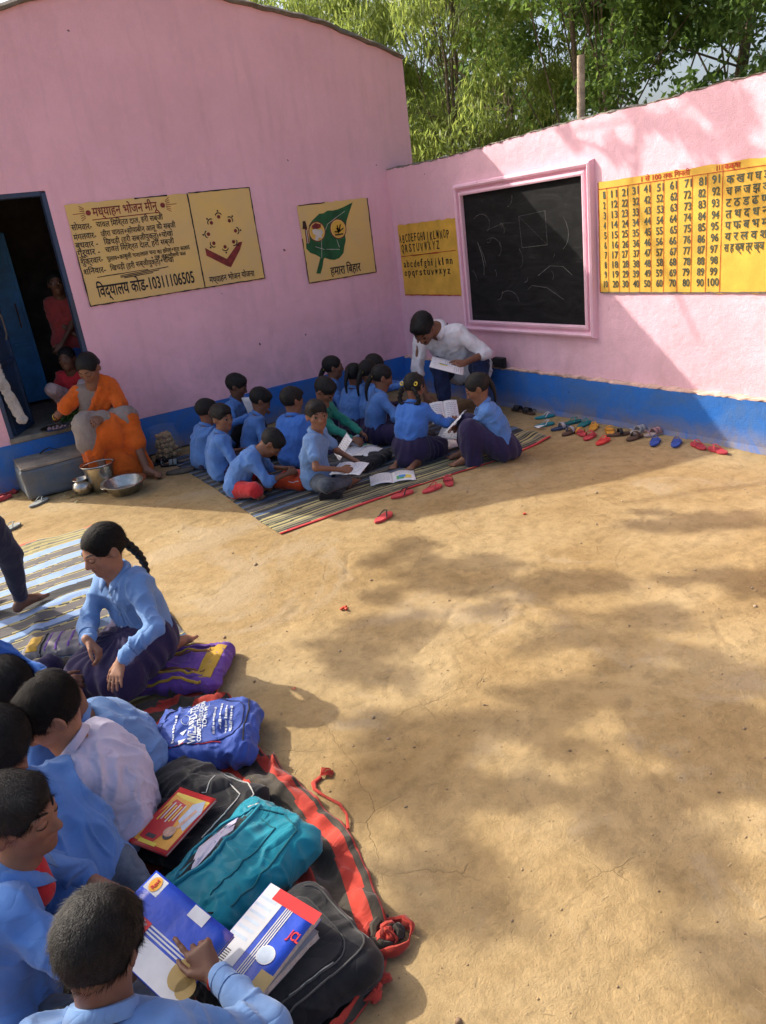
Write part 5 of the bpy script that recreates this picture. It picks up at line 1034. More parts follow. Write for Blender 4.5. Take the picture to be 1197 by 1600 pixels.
K('F8', 'child in pale blue shirt doubled over behind the lilac-shirted boy', hip=(-4.50, -4.70), head=(-4.70, -4.66, .40), hd=172, pitch=-60, vox=.007, top=SHIRT3, group=GF, bulge=.10, wr=(-4.82, -4.78, .12), wl=(-4.84, -4.60, .12), bottom=BLACKC)
K('F3', 'dark-haired boy in blue shirt half hidden behind the lilac-shirted boy', hip=(-4.72, -4.80), head=(-4.83, -4.74, .54), hd=165, yaw=-40, pitch=-35, vox=.0065, top=SHIRT, detail=True, group=GF, hair='thick')
K('F4', 'boy in a pale lilac shirt with his back to the camera', hip=(-4.625, -5.00), head=(-4.735, -4.955, .53), hd=152, yaw=28, pitch=-30, vox=.0056, top=WSH, detail=True, hair='short', hairmat=HAIRB, group=GF, eyes='closed', bulge=.11, wr=(-4.90, -4.96, .16), wl=(-4.88, -4.80, .16), s=.93, skin=2, hs=1.08, girth=.94, fold=.012)
K('F5', 'boy in short-sleeved blue shirt hunched at the left edge, seen from behind', hip=(-4.80, -5.30), head=(-4.90, -5.12, .585), hd=128, yaw=25, pitch=-25, vox=.006, top=SHIRT, sleeve='roll', detail=True, hair='thick', group=GF, bulge=.11, s=.95, wr=(-4.84, -4.98, .12), wl=(-5.05, -5.05, .16), pole=((.9, .1, -.4), None), hs=1.08)
K('F6', 'boy in right profile with a red vest showing at his collar', hip=(-5.02, -5.52), head=(-4.875, -5.47, .595), hd=-14, yaw=-22, pitch=-6, vox=.0056, top=SHIRT, sleeve='roll', detail=True, hair='short', group=GF, eyes='closed', hs=1.05, wr=(-4.66, -5.66, .24), wl=(-4.715, -5.53, .27), bottom=PRN,
  legpts=[(-4.76, -5.74, .13), (-4.70, -5.30, .17), (-4.84, -5.52, .06), (-4.66, -5.42, .055), (.2, .9, 0), (1, .15, 0)], pole=((-.2, -.9, -.5), (0, .8, -.7)))
F7 = K('F7', 'boy at the bottom of the picture seen from above holding up a blue book', hip=(-4.96, -6.16), head=(-4.795, -5.985, .605), hd=58, yaw=-4, pitch=-42, vox=.0052, top=SHIRT3, detail=True, hair='thick', group=GF, hs=.94, bottom=CAMO, skin=1, bulge=.08, shw=.98,
  wr=(-4.615, -5.93, .32), wl=(-4.80, -5.80, .30), hdirs=(((-.10, .80, .42), (-.85, .1, -.15), (-.2, -.3, -.9)), ((.75, .45, .1), (-.25, .75, .3), (.2, -.2, -1))), fingerpose=((.05, .75, .95, 1.05), (.3, .35, .4, .45)), pole=((.9, -.5, -.6), (-.8, .2, -.6)),
  legpts=[(-4.62, -6.05, .14), (-4.93, -5.72, .16), (-4.78, -5.90, .06), (-4.75, -5.80, .06), (-.6, .7, 0), (.7, -.5, 0)])
# red thread round the reader's wrist
S0, El, Wp = F7['ar'][0]; d = nrm(Wp - El); a = nrm(np.cross(d, [0, 0, 1])); b = np.cross(a, d); mb = MB(); c = Wp - d * .012
mb.tube([c + (a * math.cos(t) + b * math.sin(t)) * .0225 for t in np.linspace(0, 2 * math.pi, 17)], .0026, 6, cap=False); mb.build('wrist_thread', STEELT, F7['root'], smooth=True)
# red vest under the collar of the boy in profile
w = P_['F6']; S = SDF(.006); S.cone(w['Nb'] + w['chf'] * .012 - w['up'] * .02, w['Nb'] + w['chf'] * .030 - w['up'] * .07, .050, .046, .02); V, F = S.mesh(); link('vest', mesh_np('vest', V, F), REDC, w['root'])
# moustache of the teacher
w = P_['T']; mb = MB(); q = 1.3
mb.tube([w['hp'](x, .086 - abs(x) * 16 * abs(x), -.046 - abs(x) * .25) for x in np.linspace(-.024, .024, 7)], [.003 * q, .005 * q, .006 * q, .006 * q, .006 * q, .005 * q, .003 * q], 6); mb.build('moustache', HAIR, w['root'], smooth=True)
# ------------------------------------------------------------------ mats and blanket
gzv = lambda x, y: float(crust(np.array([[x, y, 0.0]]))[0] - .012)
def grid_cloth(name, label, xs_, ys_, zfn, matidx, mats, cat, edge=None):
    X, Y = np.meshgrid(xs_, ys_, indexing='ij'); P = np.stack([X.ravel(), Y.ravel(), 0 * X.ravel()], 1)
    if edge is not None: P = edge(P, X.ravel(), Y.ravel())
    P[:, 2] = crust(P) - .012 + zfn(P); a, b = X.shape; i = np.arange(a * b).reshape(a, b)
    F = np.stack([i[:-1, :-1], i[1:, :-1], i[1:, 1:], i[:-1, 1:]], -1).reshape(-1, 4); xc = (X[:-1, :-1] + X[1:, 1:]).ravel() / 2; yc = (Y[:-1, :-1] + Y[1:, 1:]).ravel() / 2
    n = len(P); top = mesh_np(name, P, F, matidx(xc, yc)); o = link(name, top, mats); md = o.modifiers.new('thickness', 'SOLIDIFY'); md.thickness = .005; md.offset = -1
    tag(o, label, cat); return o
MC = [cloth_mat('mat_black', (.016, .017, .020)), cloth_mat('mat_slate_blue', (.05, .09, .17)), cloth_mat('mat_straw', (.34, .29, .12)), cloth_mat('mat_grey', (.11, .10, .10)), cloth_mat('mat_red_edge', (.45, .03, .03)), cloth_mat('mat_light_blue', (.22, .32, .52)), cloth_mat('mat_olive', (.20, .18, .085))]
def stripes(seq):
    e = np.cumsum([w for w, c in seq]); c = np.array([c for w, c in seq]); T = e[-1]
    return lambda d: c[np.minimum(np.searchsorted(e, np.mod(d, T), side='right'), len(c) - 1)]
sA = stripes([(.05, 0), (.006, 2), (.04, 1), (.005, 3), (.055, 0), (.006, 2), (.012, 0), (.006, 2), (.05, 3), (.06, 0), (.006, 6), (.045, 1), (.03, 0)])
sF = stripes([(.028, 2), (.018, 0), (.012, 6), (.018, 0), (.026, 6), (.012, 3), (.024, 2), (.022, 0)])
def idxA(x, y):
    d = y + 2.93 + .012 * np.sin(x * 3); r = sA(d); f = sF(d); r = np.where(d < .36, f, r); r = np.where(d < .022, 4, r); return r
def bend(P, X, Y):
    fr = np.clip((-1.9 - Y) / 1.0, 0, 1); P[:, 1] += .10 * fr * np.clip((X + 1.3) / .8, 0, 1) ** 2 + .018 * np.sin(X * 2.6 + 1) * fr; P[:, 0] += .02 * np.sin(Y * 5) * np.clip((X + 2.8), 0, 1) - .05 * np.clip((-Y - 1.6), 0, 1) * np.clip(-X - 2.7, 0, 1) * 3; return P
grid_cloth('striped_mat', 'large dark striped cotton mat with a red edge in front of the blue dado', np.linspace(-3.04, -.56, 150), np.linspace(-2.93, -.34, 240),
           lambda P: .008 + .0035 * np.maximum(0, noise3(P * [5, 9, 0])) + .004 * np.maximum(0, fbm(P * [2, 3, 0] + 7, 2)) + .02 * np.exp(-((P[:, 0] + .62) / .08) ** 2) * (.5 + .5 * np.sin(P[:, 1] * 23)), idxA, MC, 'mat', bend)
sL = stripes([(.095, 5), (.010, 2), (.009, 0), (.010, 2), (.085, 3), (.009, 2), (.012, 0), (.009, 2)])
sLf = stripes([(.03, 2), (.02, 3), (.03, 2), (.03, 6)])
def idxL(x, y):
    d = -1.63 - y + .022 * np.sin(x * 4) + .03 * noise3(np.column_stack([x * 2.6, y * 3.1, 0 * x])); r = sL(d); r = np.where(d < .24, sLf(d), r); r = np.where((d > 1.02) & (d < 1.16), 0, r); r = np.where((d > 1.5) & (r == 5), 1, r); return np.where(d < .018, 4, r)
grid_cloth('striped_mat', 'sunlit blue and grey striped mat at the left edge behind the girl with the plait', np.linspace(-6.3, -4.02, 120), np.linspace(-4.2, -1.63, 210),
           lambda P: .009 + .022 * np.maximum(0, noise3(P * [3.4, 3.1, 0] + 4)) ** 1.3 + .02 * np.exp(-(noise3(P * [1.6, 1.2, 0] + 11) / .07) ** 2) * .8, idxL, MC, 'mat')
BRED = cloth_mat('blanket_red', (.40, .045, .03), .2); BBLK = cloth_mat('blanket_charcoal', (.055, .046, .036), .3)
ed = np.array([(-4.20, -4.28), (-4.09, -4.34), (-4.06, -4.55), (-4.10, -4.84), (-4.06, -5.21), (-4.05, -5.54), (-4.12, -5.76), (-4.14, -5.86), (-4.24, -5.95), (-4.36, -5.99), (-4.46, -6.12), (-4.5, -6.4), (-4.55, -6.8)])
sl = np.concatenate([[0], np.cumsum(np.hypot(*np.diff(ed, axis=0).T))])
us = np.linspace(0, sl[-1], 230); vs = np.concatenate([np.linspace(0, .40, 60), np.linspace(.42, 1.5, 40)])
E0 = np.stack([np.interp(us, sl, ed[:, 0]), np.interp(us, sl, ed[:, 1])], 1); E0 += np.stack([.012 * noise3(np.column_stack([us * 9, us * 0, us * 0])), .008 * noise3(np.column_stack([us * 7, us * 0 + 5, us * 0]))], 1)
U_, V_ = np.meshgrid(us, vs, indexing='ij'); BX_ = E0[:, 0][:, None] - V_; BY_ = E0[:, 1][:, None] + 0 * V_ + .10 * V_ * np.sin(U_ * 1.2)
P = np.stack([BX_.ravel(), BY_.ravel(), 0 * BX_.ravel()], 1); uu, vv = U_.ravel(), V_.ravel(); q = np.column_stack([uu * 1.6, vv * 13 + 2.2 * noise3(np.column_stack([uu * 2.2, vv * 3, 0 * uu])), 0 * uu])
near_ = np.exp(-(vv / .30) ** 2); fold_ = np.abs(noise3(q)) ; P[:, 2] = crust(P) - .012 + .009 + near_ * (.042 * (1 - np.minimum(1, fold_ * 2.6)) + .020 * np.maximum(0, noise3(P * [22, 22, 0])) + .012 * (1 - np.minimum(1, 3 * np.abs(noise3(P * [11, 9, 0] + 31))))) + .008 * np.maximum(0, noise3(P * [6, 6, 0])) - .006 * np.exp(-(vv / .006) ** 2)
nu, nv = U_.shape; i = np.arange(nu * nv).reshape(nu, nv); F = np.stack([i[:-1, :-1], i[:-1, 1:], i[1:, 1:], i[1:, :-1]], -1).reshape(-1, 4)
vc = ((V_[:-1, :-1] + V_[1:, 1:]) / 2).ravel(); uc = ((U_[:-1, :-1] + U_[1:, 1:]) / 2).ravel(); w_ = vc * (1 + .12 * np.sin(uc * 3)) + .012 * noise3(np.column_stack([uc * 5, vc * 4, 0 * uc]))
ib = stripes([(.035, 1), (.045, 0), (.075, 1), (.05, 0), (.03, 1), (.06, 0), (.10, 1), (.09, 0)])(w_ + .01); ib = np.where(uc < .30, (np.sin(uc * 44) > 0).astype(int), ib); ib = np.where(vc < .008, 0, ib)
bl = link('blanket', mesh_np('blanket', P, F, ib), [BRED, BBLK]); md = bl.modifiers.new('thickness', 'SOLIDIFY'); md.thickness = .006; md.offset = -1
tag(bl, 'crumpled red and charcoal striped blanket under the school bags at the lower left', 'blanket')
def coil(c, r0, turns, m, rad, h0, ph=0, sq=.8, nm='curled_corner'):
    mb = MB(); n = int(26 * turns); pts = []
    for k in range(n):
        t = k / (n - 1); a = ph + turns * 2 * math.pi * t; r_ = r0 * (1 - .82 * t); pts.append((c[0] + r_ * math.cos(a) + .004 * math.sin(k * 1.7), c[1] + r_ * sq * math.sin(a), gzv(c[0], c[1]) + h0 + .012 * t + .003 * math.sin(k * .9)))
    mb.tube(pts, [rad * (.7 + .3 * math.sin(k * .8) + .25 * math.sin(k * .37)) for k in range(n)], 9, flat=1.5); return mb.build(nm, m, bl, smooth=True)
coil((-4.14, -5.855), .085, 1.35, BRED, .013, .016, 1.9); coil((-4.15, -5.855), .058, 1.1, BBLK, .016, .020, 1.2); coil((-4.16, -5.86), .032, 1.0, BRED, .014, .028, .6)
coil((-4.27, -5.96), .05, 1.1, BRED, .011, .016, 0, .6); coil((-4.36, -5.86), .022, 1.3, BRED, .006, .045, 0)
mb = MB(); tp = [(-4.045, -5.45), (-4.02, -5.40), (-4.01, -5.33), (-4.03, -5.27), (-4.045, -5.22), (-4.03, -5.18), (-3.995, -5.17)]
mb.tube([(x, y, gzv(x, y) + .010 + .006 * math.sin(k * 2)) for k, (x, y) in enumerate(tp)], [.005, .0045, .006, .0045, .007, .010, .008], 8, flat=.8)
for k in range(14): a = random.uniform(-1, 1.2); mb.tube([(-3.995, -5.17, .008), (-3.985 + .02 * math.cos(a), -5.165 + .03 * math.sin(a), .012), (-3.98 + .035 * math.cos(a * 1.3), -5.165 + .04 * math.sin(a), .0)], .0022, 4)
mb.build('tassel', BRED, bl, smooth=True)

# ------------------------------------------------------------------ school bags
def frame2(c, hd): a = R(hd); return (lambda x, y: (c[0] + x * math.sin(a) + y * math.cos(a), c[1] - x * math.cos(a) + y * math.sin(a)))
ZIPM = mat('zip_metal', (.45, .43, .40), .35, .1, 20, 0, metal=1.0)
def bag(name, label, c, hd, w, l, h, m, piping=None, seed=0.0, z0=None, tilt=0.0, amp=.006, cat='school bag', top=.7, vox=.006):
    z0 = gzv(*c) + .012 if z0 is None else z0; e = empty(name, (c[0], c[1], z0), label, cat); f = frame2((0, 0), hd); S = SDF(vox); r = h * .40
    cs = [(-w / 2 + r, -l / 2 + r, r), (w / 2 - r, -l / 2 + r, r), (w / 2 * top - r * .6, l / 2 - r, r * .9), (-w / 2 * top + r * .6, l / 2 - r, r * .9)]; P3 = [np.array((*f(x, y), z + tilt * y)) for x, y, z in cs]
    for a, b in zip(P3, P3[1:] + P3[:1]): S.cone(a, b, r, r, .03)
    a_ = R(hd); M_ = np.array([[math.sin(a_), -math.cos(a_), 0], [math.cos(a_), math.sin(a_), 0], [0, 0, 1.]]); S.ell((0, 0, h * .46), (w * .47, l * .46, h * .54), M_, .04)
    V, F = S.mesh(); me = mesh_np('bag_body', V, F); displace(me, folds(amp, 11, seed)); link('bag_body', me, m, e); bv = bvh_of(me)
    def pt(x, y, off=.002):
        X, Y = f(x, y); h_ = bv.ray_cast(Vector((X, Y, 1)), Vector((0, 0, -1)))
        return (np.array(h_[0]) + np.array(h_[1]) * off) if h_[0] is not None else np.array((X, Y, .01))
    def line(nm, pts, rad, mm, dens=.012, off=.001, flat=1.0):
        q = []
        for (x0, y0), (x1, y1) in zip(pts[:-1], pts[1:]):
            n = max(2, int(math.hypot(x1 - x0, y1 - y0) / dens))
            for k in range(n): q.append(pt(x0 + (x1 - x0) * k / n, y0 + (y1 - y0) * k / n, off))
        q.append(pt(*pts[-1], off)); b = MB(); b.tube(q, rad, 6, flat=flat); return b.build(nm, mm, e, smooth=True)
    def panel(nm, poly, mm, off, n=14, puff=.0):
        u = sorted(p[0] for p in poly); x0, x1 = u[0], u[-1]; g = []
        cx, cy = sum(p[0] for p in poly) / len(poly), sum(p[1] for p in poly) / len(poly)
        ring = []
        for k in range(len(poly)):
            (ax, ay), (bx, by) = poly[k], poly[(k + 1) % len(poly)]
            for t in range(4): ring.append((ax + (bx - ax) * t / 4, ay + (by - ay) * t / 4))
        rows = [[pt(cx + (x - cx) * s_, cy + (y - cy) * s_, (off + puff * (1 - s_ ** 4)) if s_ < 1 else -.002) for x, y in ring + ring[:1]] for s_ in (.001, .3, .6, .85, .97, 1.0)]
        b = MB(); b.sheet(rows); return b.build(nm, mm, e, smooth=True)
    def pull(x, y, ang, L_=.03):
        p = pt(x, y, .004); b = MB(); d = np.array((*frame2((0, 0), hd)(math.sin(ang), math.cos(ang)), 0)); b.box(tuple(p), (.010, .010, .006), bev=.002); b.tube([p, p + d * L_ * .5 + [0, 0, .002], p + d * L_ + [0, 0, -.001]], [.0025, .003, .0042], 6, flat=.5); return b.build('zip_pull', ZIPM, e, smooth=True)
    return dict(e=e, pt=pt, line=line, panel=panel, pull=pull, f=f)
BLUEB = cloth_mat('blue_nylon', (.045, .085, .33), .08, .6); TEALB = cloth_mat('teal_nylon', (.008, .19, .26), .1, .42); BLKB = cloth_mat('black_nylon', (.013, .013, .015), .2, .55); BLKB2 = cloth_mat('charcoal_canvas', (.022, .022, .024), .2, .7); PURP = cloth_mat('purple_cloth', (.13, .055, .26), .15); MUST = cloth_mat('mustard_cloth', (.42, .25, .03), .15)
PIP = mat('silver_piping', (.42, .42, .40), .4, .1, 20, 0); WPR = mat('white_print', (.55, .58, .62), .6, .1, 30, 0); ORB = cloth_mat('orange_nylon', (.55, .06, .015), .1, .5)
def rr(w, l, n=5, r=.04, t=1.0):
    o = []
    for sx, sy, a0 in ((1, -1, -90), (1, 1, 0), (-1, 1, 90), (-1, -1, 180)):
        for k in range(n): a = R(a0 + 90 * k / (n - 1)); o.append(((w / 2 * (t if sy > 0 else 1) - r) * sx + r * math.cos(a), (l / 2 - r) * sy + r * math.sin(a)))
    return o
B1 = bag('blue_school_bag', 'blue school backpack with white lettering lying on the blanket', (-4.255, -4.74), 150, .33, .40, .15, BLUEB, seed=3.0, amp=.010, top=.8)
B1['line']('piping', rr(.25, .31, r=.09) + rr(.25, .31, r=.09)[:1], .0028, cloth_mat('dark_blue_piping', (.02, .03, .12)))
B1['line']('zip', [(-.13, -.17), (-.05, -.165), (.05, -.172), (.14, -.16)], .003, BLKB); B1['line']('red_trim', [(-.13, -.09), (-.125, .02), (-.12, .10)], .0022, REDC)
B1['pull'](-.115, .165, 2.6, .035); B1['line']('strap', [(.03, .14), (.06, .19), (.03, .23)], .010, BLUEB, flat=.5)
def bag_text(Bg, rows, mm):      # rows: text, start (local), size, width, direction
    for body, (x, y), size, width, ang, hs in rows:
        V, F = text_mesh(body, size, .0006, .0002)
        V[:, 0] -= V[:, 0].min(); V[:, 0] *= width / V[:, 0].max(); V[:, 1] *= hs; c_, s_ = math.cos(ang), math.sin(ang)
        b = MB(); b.add([Bg['pt'](x + a_ * c_ - b_ * s_, y + a_ * s_ + b_ * c_, .0030 + z_) for a_, b_, z_ in V], F); b.build('lettering', mm, Bg['e'], fix=False)
# local axes of the bag: reading direction runs up the picture
ang = math.atan2(*reversed((np.array([math.sin(R(150)) * .43 - math.cos(R(150)) * .9, math.cos(R(150)) * .43 + math.sin(R(150)) * .9])).tolist()))
dx, dy = math.cos(ang), math.sin(ang); nx_, ny_ = math.sin(ang), -math.cos(ang)
def at_(u, v): return (dx * u + nx_ * v, dy * u + ny_ * v)
rows = [('Kiran Enterprises', at_(-.10, -.105), .022, .15, ang + .25, 1.0), ('WIZARD-TECH', at_(-.125, -.012), .042, .235, ang, 1.0), ('COMPUTER EDUCATION', at_(-.12, .008), .020, .225, ang, 1.1), ('TOWN PRE...', at_(-.07, .026), .020, .16, ang, 1.0)]
bag_text(B1, rows[1:], WPR)
rv = random.Random(8)
for v, u0, u1 in ((-.098, -.10, .06), (.052, -.10, .05), (.074, -.07, .07), (.094, -.10, .06), (.112, -.09, .05)):
    b = MB(); u = u0
    while u < u1:
        L_ = rv.uniform(.006, .016); hh = rv.uniform(.004, .010)
        g = [[B1['pt'](*at_(u + L_ * i / 2, v + hh * (j - .5)), .003) for i in range(3)] for j in (0, 1)]; b.sheet(g); u += L_ + rv.uniform(.002, .006)
    o = b.build('faded_print', WPR, B1['e'], fix=False); o['kind'] = 'stuff'
for tri in (((-.055, -.075), (-.075, -.060), (-.045, -.048)), ((.05, -.055), (.085, -.045), (.06, -.02)), ((-.12, -.07), (-.10, -.075), (-.105, -.045))):
    b = MB(); p3 = [B1['pt'](*at_(*t_), .0035) for t_ in tri]; b.add(p3, [(0, 1, 2)]); b.build('emblem', WPR, B1['e'], fix=False)
b = MB(); b.tube([B1['pt'](*at_(-.005 + .022 * math.cos(t), -.055 + .016 * math.sin(t)), .003) for t in np.linspace(0, 6.28, 18)], .0012, 4); b.build('emblem', WPR, B1['e'])

B2 = bag('teal_school_bag', 'teal backpack with its zip half open lying on the blanket', (-4.40, -5.43), 22, .30, .45, .16, TEALB, seed=8.0, amp=.009, top=.9)
lens = [(-.085, -.18), (-.045, -.06), (-.040, .05), (-.075, .17), (-.125, .05), (-.13, -.06)]
lens = [(x + .015, y) for x, y in lens]
B2['panel']('gap_shade', lens, BLKB, .0015); B2['panel']('notebook_corner', [(-.050, -.13), (-.042, .04), (-.085, .10), (-.098, -.05)], mat('violet_white_notebook', (.32, .28, .50), .5, .0, 6, 0, col2=(.62, .60, .62)), .004)  # flat black patch on the cloth stands for the shade inside the open zip
for sd_ in (lens[:4], [lens[3], lens[4], lens[5], lens[0]]): B2['line']('zip_lip', sd_, .0065, TEALB, off=.002)
B2['line']('zip', [(-.06, .15), (.02, .19), (.11, .15), (.13, .0), (.125, -.14)], .003, cloth_mat('dark_teal_seam', (.005, .09, .12))); B2['line']('seam', [(-.02, .13), (.05, .12), (.07, .02), (.06, -.15)], .002, cloth_mat('dark_teal_seam', (.005, .09, .12)))
B2['pull'](-.07, .165, -2.4, .03); B2['line']('seam', [(-.12, -.19), (.0, -.2), (.10, -.18)], .0025, BLKB)
B3 = bag('black_school_bag', 'black backpack with silver zip pulls and books on it, nearest the bottom edge', (-4.43, -5.80), 5, .32, .40, .14, BLKB, seed=5.0, amp=.005, top=.95)
B3['panel']('front_pocket', rr(.24, .27, r=.05), BLKB2, .008, puff=.010); B3['line']('piping', rr(.245, .275, r=.05) + rr(.245, .275, r=.05)[:1], .0028, mat('dull_black_piping', (.05, .05, .05), .45, .1, 9, 0)); B3['line']('piping', rr(.29, .37, r=.05, t=.95)[2:14], .003, mat('dull_black_piping', (.05, .05, .05), .45))
B3['pull'](.10, .02, 3.4, .05); B3['pull'](.03, -.13, 1.2, .045); B3['pull'](.12, -.16, 2.5, .04); B3['line']('zip', [(.118, .08), (.12, -.03), (.10, -.14), (-.02, -.155)], .003, ZIPM)
B4 = bag('black_piped_bag', 'black satchel with pale piping under the red picture book', (-4.42, -5.13), 30, .34, .38, .11, BLKB, seed=6.0, amp=.006, top=.85)
B4['line']('piping', [(-.02, .16), (.08, .165), (.14, .12), (.15, .0), (.14, -.10)], .0025, PIP); B4['line']('piping', [(-.04, .08), (.03, .13), (.10, .10), (.115, .0), (.105, -.10)], .0022, PIP)
B5 = bag('black_cloth_bag', 'slack black bag squeezed behind the back of the lilac-shirted boy', (-4.395, -4.98), 100, .20, .30, .13, BLKB2, seed=16.0, amp=.010)
B5['line']('seam', [(-.06, -.1), (.0, -.12), (.06, -.08)], .002, PIP)
B6 = bag('purple_cloth_bag', 'flattened purple and mustard cloth bags under the kneeling girl', (-4.17, -4.15), 145, .34, .44, .085, PURP, seed=2.0, amp=.008)
for k, (o_, mm) in enumerate(((.0, MUST), (.030, PURP), (.052, MUST), (.075, mat('brown_leather_trim', (.16, .06, .03), .6)))): B6['line']('trim', [(-.16 + o_, -.15), (-.13 + o_ * .8, -.02), (-.145 + o_, .10), (-.09 + o_, .19)], .007, mm); B6['line']('trim', [(.155 - o_, -.14), (.13 - o_, .02), (.11 - o_, .16)], .006, mm)
B6['line']('trim', [(-.13, .19), (-.02, .205), (.10, .185)], .006, MUST); B6['panel']('mustard_gusset', [(-.15, -.19), (.12, -.2), (.12, -.12), (-.13, -.11)], MUST, .004)
B7 = bag('striped_cloth_bag', 'grey and purple striped cloth bag with a yellow end on the left mat', (-4.56, -3.46), 155, .20, .34, .07, cloth_mat('grey_cloth', (.22, .20, .20)), seed=12.0, amp=.006)
for y in (-.12, -.06, .0, .05): B7['line']('stripe', [(-.085, y), (.085, y)], .006, PURP, flat=.3)
B7['panel']('yellow_end', [(-.08, .09), (.08, .09), (.07, .15), (-.07, .15)], MUST, .003); B7['line']('binding', [(-.09, .075), (.09, .075)], .006, BLKB)
bag('black_school_bag', 'black bag in shade between the left mat and the kneeling girl', (-4.64, -3.80), 140, .26, .40, .10, BLKB, seed=13.0)
B9 = bag('orange_school_bag', 'small orange school bag in front of the boy in red shorts', (-2.57, -2.12), 120, .26, .30, .11, ORB, seed=21.0, vox=.008)
B9['line']('strap', [(-.10, -.12), (.0, -.13), (.10, -.11)], .008, BLKB, flat=.5); B9['line']('zip', [(-.09, .05), (.0, .10), (.09, .05)], .003, BLKB); B9['line']('emblem', [(-.04, -.02), (-.02, .03), (.0, -.02), (.02, .03), (.04, -.02)], .0025, WPR); B9['line']('drawstring', [(-.12, -.03), (-.13, -.08), (-.12, -.12)], .003, WPR)
B10 = bag('red_pouch', 'flat red and black pouch on the mat in front of the grey jeans', (-2.45, -2.52), 50, .17, .34, .06, BLKB, seed=23.0, vox=.008)
B10['panel']('red_flap', rr(.12, .19, r=.02), cloth_mat('red_nylon', (.50, .03, .03), .1, .5), .005); B10['line']('belt', [(.0, -.16), (.03, -.13), (-.02, -.12)], .010, REDC, flat=.5); B10['line']('belt', [(.0, .12), (.05, .15), (.0, .165)], .012, REDC, flat=.5)
bag('black_school_bag', 'black bag lying in the middle of the mat beside open books', (-1.93, -2.18), 20, .26, .40, .09, BLKB, seed=26.0, vox=.010)
bag('black_school_bag', 'dark bag half hidden behind the boy in grey jeans', (-2.12, -1.98), 60, .24, .34, .10, BLKB2, seed=27.0, vox=.010)
bag('black_school_bag', 'dark bag on the mat between the girl with yellow bands and the wall corner group', (-1.30, -1.95), 10, .24, .30, .08, BLKB2, seed=28.0, vox=.010)
bag('orange_cloth_bundle', 'small folded orange cloth on the mat beside the girl with drawn-up knees', (-1.02, -2.22), 60, .14, .24, .10, ORANGE, seed=29.0, vox=.009, cat='cloth')

# ------------------------------------------------------------------ books and papers
PAPER = mat('book_paper', (.76, .74, .75), .8, .05, 12, .1, 200); PAGE_E = mat('page_edges', (.55, .48, .44), .9, .15, 90, .4, 500)
def closed_book(name, label, c, z, hd, w, l, t, cover, pitch=0.0, roll=0.0, prints=None, inks=None):
    e = empty(name, (*c, z), label, 'book'); a = R(hd); M = Matrix.Rotation(a - math.pi / 2, 4, 'Z') @ Matrix.Rotation(R(pitch), 4, 'X') @ Matrix.Rotation(R(roll), 4, 'Y')
    b = MB(); b.box(M @ Vector((.002, 0, 0)), (w - .006, l - .006, t), M=M); b.build('pages', PAGE_E, e)
    for s_ in (1, -1):
        b = MB(); g = [[M @ Vector((x, y, s_ * (t / 2 + .0012) + (.004 * abs(x / w) ** 2 * math.sin(y * 20) if s_ > 0 else 0))) for y in np.linspace(-l / 2, l / 2, 9)] for x in np.linspace(-w / 2, w / 2, 7)]; b.sheet(g); o = b.build('cover', cover, e, smooth=True); md = o.modifiers.new('t', 'SOLIDIFY'); md.thickness = .0008
    b = MB(); b.box(M @ Vector((-w / 2 - .0005, 0, 0)), (.0015, l, t + .003), M=M); b.build('spine', cover, e)
    if prints:
        p = Print((0, 0, 0), M.to_3x3() @ Vector((1, 0, 0)), M.to_3x3() @ Vector((0, 1, 0)), M.to_3x3() @ Vector((0, 0, 1))); p.h0 = t / 2 + .0012; prints(p, w, l, t / 2 + .0022); o = p.build('cover_print', inks, e)
    return e
def mesh_rect(p, x0, y0, x1, y1, mi, h): p.shape([(x0, y0), (x1, y0), (x1, y1), (x0, y1)], mi, h)
FOIL = mat('shiny_blue_foil', (.01, .05, .42), .22, .15, 9, .5, 14, spec=.8, bd=.004); SILV = mat('silver_white_cover', (.55, .55, .57), .3, .08, 9, .3, 16, spec=.7, bd=.003); GLD = mat('dull_gold_print', (.38, .27, .10), .4, .1, 9, 0)
REDP = mat('red_cover_print', (.55, .03, .03), .4, .1, 9, 0); ORP = mat('orange_yellow_print', (.75, .35, .04), .4, .1, 9, 0); SKP = mat('pink_beige_print', (.60, .35, .24), .4, .2, 40, 0); DKP = mat('dark_print', (.06, .05, .05), .5, .2, 30, 0); PBL = mat('pale_blue_print', (.45, .52, .62), .4, .1, 30, 0)
def pr_blue(p, w, l, h):
    mesh_rect(p, -w / 2, -l / 2, -.028, l / 2, 1, h)                         # white strip at the back edge
    for k in range(3): mesh_rect(p, -.022 + k * .008, -l / 2, -.018 + k * .008, l / 2, 1, h)
    p.disc(-.035, -.100, .036, 2, h + .0008, 22, .03); p.disc(-.05, -.125, .025, 2, h + .0008, 16, .022)
    mesh_rect(p, -.045, .040, .000, .088, 3, h + .0012); p.text('मेरी', -.040, .068, .016, .030, 1, .0002, h=h + .0022); p.text('ज्ञानमणि', -.043, .048, .016, .040, 1, .0002, h=h + .0022)
    mesh_rect(p, .046, .082, .088, .128, 1, h); p.disc(.067, .106, .019, 4, h + .0014, 18, .015); p.text('Ravi', .055, .101, .014, .024, 3, .0003, h=h + .0024); mesh_rect(p, .060, -.06, .09, -.01, 1, h)
closed_book('blue_book', 'shiny blue and white notebook held up by the boy at the bottom of the picture', (-4.672, -5.765), .325, 112, .185, .265, .010, FOIL, pitch=14, roll=-8, prints=pr_blue, inks=[DKP, SILV, GLD, REDP, ORP])
